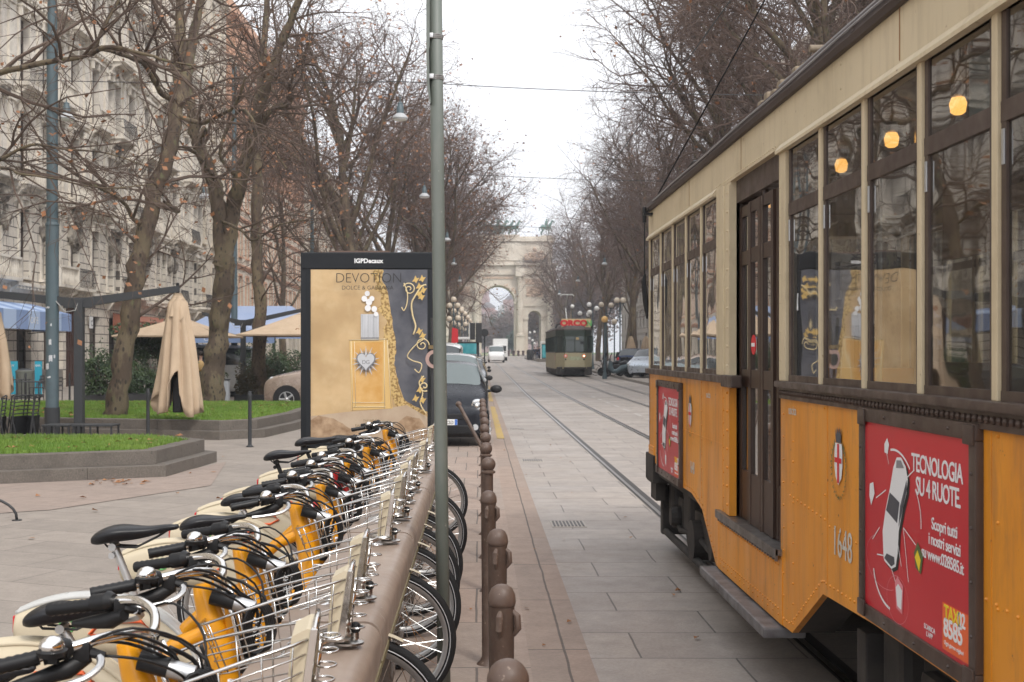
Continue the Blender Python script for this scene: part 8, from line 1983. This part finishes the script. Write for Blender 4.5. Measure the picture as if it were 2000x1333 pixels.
for k,(px_,y_,h,heads,ms) in enumerate(((1211,80,4.9,[(-.2,0),(.2,.0)],(GLB,)),(1184,88,4.9,[(-.35,.0),(.35,-.05)],(GLB,)),(1181,72,3.5,[(0,0)],(GLO,)),(1200,84,3.6,[(0,0)],(GLB,)),(1158,97,5.2,[(-.3,0),(.3,-.3),(-.25,-.6)],(GLW,)),(1141,104,4.6,[(-.35,.1),(.35,0)],(GLW,)),(1118,120,5.8,[(0,0)],(GLW,)),(1235,130,3.6,[(0,0)],(GLW,)),(1039,190,4.0,[(-.3,0),(.4,.1),(-.4,-.9),(.1,-1.2),(.4,-1.7)],(GLW,)))):
    globes(xx(px_,y_),y_,h,heads,['twin globe lamp post tallest at the right of the green tram','twin globe lamp post second along the right pavement','single amber globe lamp just right of the green tram roof','single globe lamp right of the amber one','white globe cluster rising behind the green tram roof','twin white globe lamp behind the ORCO roof sign','single white globe lamp left of the pantograph','tiny single globe lamp far among the right trunks','white globe cluster in front of the side archway'][k],ms)
for k,(px_,y_,h,nn) in enumerate(((889,84,4.7,4),(897,93,4.6,3),(905,102,4.6,4),(911,112,4.5,3),(916,125,4.5,3),(920,140,4.5,2))):
    hd = [(-.28,0),(.28,0),(0,.42),(-.3,-.9),(.3,-.85)][:nn+1]
    globes(xx(px_-3,y_),y_,h,hd,'cream globe lamp cluster, %s in the row right of the green sign pole' % num[k],(GLB,),'globe lamps along the left kerb')
# red banner by the left kerb
x_ = xx(888,75); r_ = empty('red_banner', (x_,75,gz(75)), 'red banner on a post under the left globe lamps', 'banner'); mb = MB(); mb.cyl((x_,75,gz(75)),(x_,75,3.3),.03); mb.build('post', MT['charcoal'], r_); mb = MB(); mb.prism([(x_-.2,2.2),(x_+.22,2.3),(x_+.2,3.1),(x_-.15,3.2)],'y',74.97,75.0); mb.build('cloth', INK['red'], r_)
def shelter(x, y, w_, label, m_):
    g = gz(y); r_ = empty('bus_shelter', (x,y,g), label, 'shelter', 'tram stop shelters')
    mb = MB(); mb.cbox((x-w_/2,y,g+2.35),(x+w_/2,y+1.3,g+2.5),.03); mb.build('roof', MT['white'], r_)
    for a in (-w_/2+.05,w_/2-.05): mb = MB(); mb.cbox((x+a-.05,y+.05,g),(x+a+.05,y+.15,g+2.35),.01); mb.build('post', MT['white'], r_)
    mb = MB(); mb.cbox((x-w_/2+.12,y+.1,g+.4),(x+w_/2-.12,y+.2,g+2.2),.01); mb.build('case', MT['dark'], r_); mb = MB(); mb.box((x-w_/2+.2,y+.09,g+.5),(x+w_/2-.2,y+.097,g+2.1)); mb.build('advert_panel', m_, r_)
TEALP = M('teal_poster', (.02,.28,.33), .35, col2=(.15,.5,.55), nscale=1.2)
shelter(xx(913,76),76,1.5,'tram stop shelter with teal advert on the left behind the white van',TEALP); shelter(xx(1072,150),150,2.0,'tram stop shelter with teal advert on the right behind the waiting people',TEALP)
# bollards by the arch lawn
for k in range(9):
    y_ = 236; x_ = xx(965+k*9.5,y_); g_ = gz(y_); mb = MB(); mb.lathe([(.22,0),(.22,.75),(.28,.8),(.28,1.0),(.1,1.05)],(x_,y_,g_),10)
    tag(mb.build('stone_post', M('post_dark', (.07,.04,.04), .7) if k == 0 else bpy.data.materials['post_dark']), 'dark post, %s from the left in the row before the arch lawn' % num[k], 'post', 'posts before the arch lawn')
x_ = xx(1035,152); mb = MB(); mb.lathe([(.35,0),(.4,.5),(.42,1.1),(.3,1.3)],(x_,152,gz(152)+.2),12); tag(mb.build('litter_bin', MT['dark'], smooth=True), 'dark litter bin at the left end of the far tram stop', 'bin')

# ================================================================ PEOPLE
SK = M('skin', (.42,.25,.18), .6)
def person(x, y, z, h, rz, top, trousers, hair, label, pose=0, group=None, pack=None):
    s = h/1.75; root = empty('person', (x,y,z), label, 'person', group); root.rotation_euler = (0,0,rz)
    st = .06+.10*pose
    J = {'pel':(0,0,.95),'ch':(0,-.01,1.25),'nk':(0,0,1.47),'hd0':(0,.01,1.54),'hd':(0,.02,1.64),'hd2':(0,.015,1.73),
         'hl':(.09,0,.92),'kl':(.10,.04+st,.50),'al':(.10,-.02+st*1.5,.09),'tl':(.10,.13+st*1.5,.04),'hr':(-.09,0,.92),'kr':(-.10,.04-st*.3,.50),'ar':(-.10,-.05-st,.09),'tr':(-.10,.10-st,.04),
         'sl':(.19,0,1.42),'el':(.24,-.04,1.13),'wl':(.22,.08,.92),'fl':(.21,.10,.82),'sr':(-.19,0,1.42),'er':(-.24,-.04,1.13),'wr':(-.22,.08,.92),'fr':(-.21,.10,.82)}
    rad = {'pel':(.15,.12),'ch':(.17,.12),'nk':(.055,.055),'hd0':(.065,.07),'hd':(.08,.10),'hd2':(.06,.07),'hl':(.09,.10),'kl':(.06,.065),'al':(.045,.045),'tl':(.04,.03),'hr':(.09,.10),'kr':(.06,.065),'ar':(.045,.045),'tr':(.04,.03),'sl':(.065,.065),'el':(.045,.045),'wl':(.03,.03),'fl':(.035,.02),'sr':(.065,.065),'er':(.045,.045),'wr':(.03,.03),'fr':(.035,.02)}
    E = [('pel','ch'),('ch','nk'),('nk','hd0'),('hd0','hd'),('hd','hd2'),('pel','hl'),('hl','kl'),('kl','al'),('al','tl'),('pel','hr'),('hr','kr'),('kr','ar'),('ar','tr'),('ch','sl'),('sl','el'),('el','wl'),('wl','fl'),('ch','sr'),('sr','er'),('er','wr'),('wr','fr')]
    def grown(keys, grow_, nm, mat):
        ks = [k for k in J if k in keys]; me = bpy.data.meshes.new(nm); me.from_pydata([tuple(c*s for c in J[k]) for k in ks], [(ks.index(a),ks.index(b)) for a,b in E if a in keys and b in keys], [])
        o = bpy.data.objects.new(nm, me); COL.objects.link(o); sm = o.modifiers.new('k','SKIN'); sb = o.modifiers.new('u','SUBSURF'); sb.levels = sb.render_levels = 1
        for i,k in enumerate(ks): me.skin_vertices[0].data[i].radius = ((rad[k][0]+grow_)*s,(rad[k][1]+grow_)*s)
        me.skin_vertices[0].data[0].use_root = True
        bpy.context.view_layer.update(); ev = bpy.data.meshes.new_from_object(o.evaluated_get(bpy.context.evaluated_depsgraph_get())); bpy.data.objects.remove(o)
        ev.materials.clear(); ev.materials.append(mat); ev.name = nm; ev.polygons.foreach_set('use_smooth',[True]*len(ev.polygons)); ob = bpy.data.objects.new(nm, ev); COL.objects.link(ob); ob.parent = root; return ob
    grown(set(J), 0, 'body', SK); grown({'pel','ch','sl','el','wl','sr','er','wr','hl','hr'}, .018, 'coat', top); grown({'pel','hl','kl','al','hr','kr','ar'}, .012, 'trousers', trousers)
    mb = MB(); mb.sphere((0,-.012*s,1.68*s),.098*s,12,9,1,1.05,1.0); part(root,'hair',hair,mb,True)
    mb = MB()
    for q in (-1,1): mb.sphere((q*.10*s,(.07+(st*1.5 if q>0 else -st))*s,.045*s),.06*s,8,6,.8,1.9,.75)
    part(root,'shoes',MT['black'],mb,True)
    if pack: mb = MB(); mb.sphere((0,-.17*s,1.22*s),.17*s,12,9,.85,.6,1.25); part(root,'backpack',pack,mb,True)
    return root
cols = [(.02,.03,.06),(.03,.03,.035),(.10,.02,.03),(.04,.06,.10),(.015,.015,.02),(.06,.06,.07),(.03,.06,.07),(.12,.10,.09)]
hm = M('hair_dark', (.03,.02,.015), .7); jeans = M('jeans', (.03,.045,.09), .9)
ordp = ['person in dark blue coat at the left end of the far stop queue','person in black coat second in the far stop queue','person in dark red coat in the middle of the far stop queue','person in blue jacket fourth in the far stop queue','person in black standing close to the shelter post','person in grey coat right before the teal advert','person in teal jacket beside the green tram side','tall person in taupe coat behind the others at the far stop']
for k,(px_,y_) in enumerate(((1044,158),(1049,156),(1053,160),(1057,155),(1063,154),(1068,157),(1073,153),(1060,162))):
    person(xx(px_,y_),y_,gz(y_)+.2,1.62+.04*(k%4),R(170+20*(k%3)),M('coat_%d'%k,cols[k],.85),jeans if k%2 else MT['black'],hm,ordp[k],.3*(k%2),'people waiting at the far tram stop')
y_=44; person(xx(392,y_),y_,0,1.72,R(10),M('coat_dark',(.03,.028,.03),.8),MT['black'],hm,'person with dark hair and a tan backpack walking behind the closed umbrella',.4,None,M('tan_pack',(.45,.30,.13),.8))
for k,(px_,y_,c) in enumerate(((1136,66,0),)): pass
# ================================================================ AIR
mb = MB(); mb.box((-260,-45,-1.2),(260,1330,75)); hz = mb.build('haze', None if False else MT['white'])
hm_ = bpy.data.materials.new('haze_air'); hm_.use_nodes = True; t = hm_.node_tree; t.nodes.clear(); o_ = N(t,'ShaderNodeOutputMaterial'); pv = N(t,'ShaderNodeVolumePrincipled'); pv.inputs['Color'].default_value = (.86,.90,.97,1); pv.inputs['Density'].default_value = .0008; pv.inputs['Anisotropy'].default_value = .1
t.links.new(pv.outputs[0], o_.inputs['Volume']); hz.data.materials.clear(); hz.data.materials.append(hm_); tag(hz, 'thin pale haze filling the avenue', 'haze', kind='stuff')
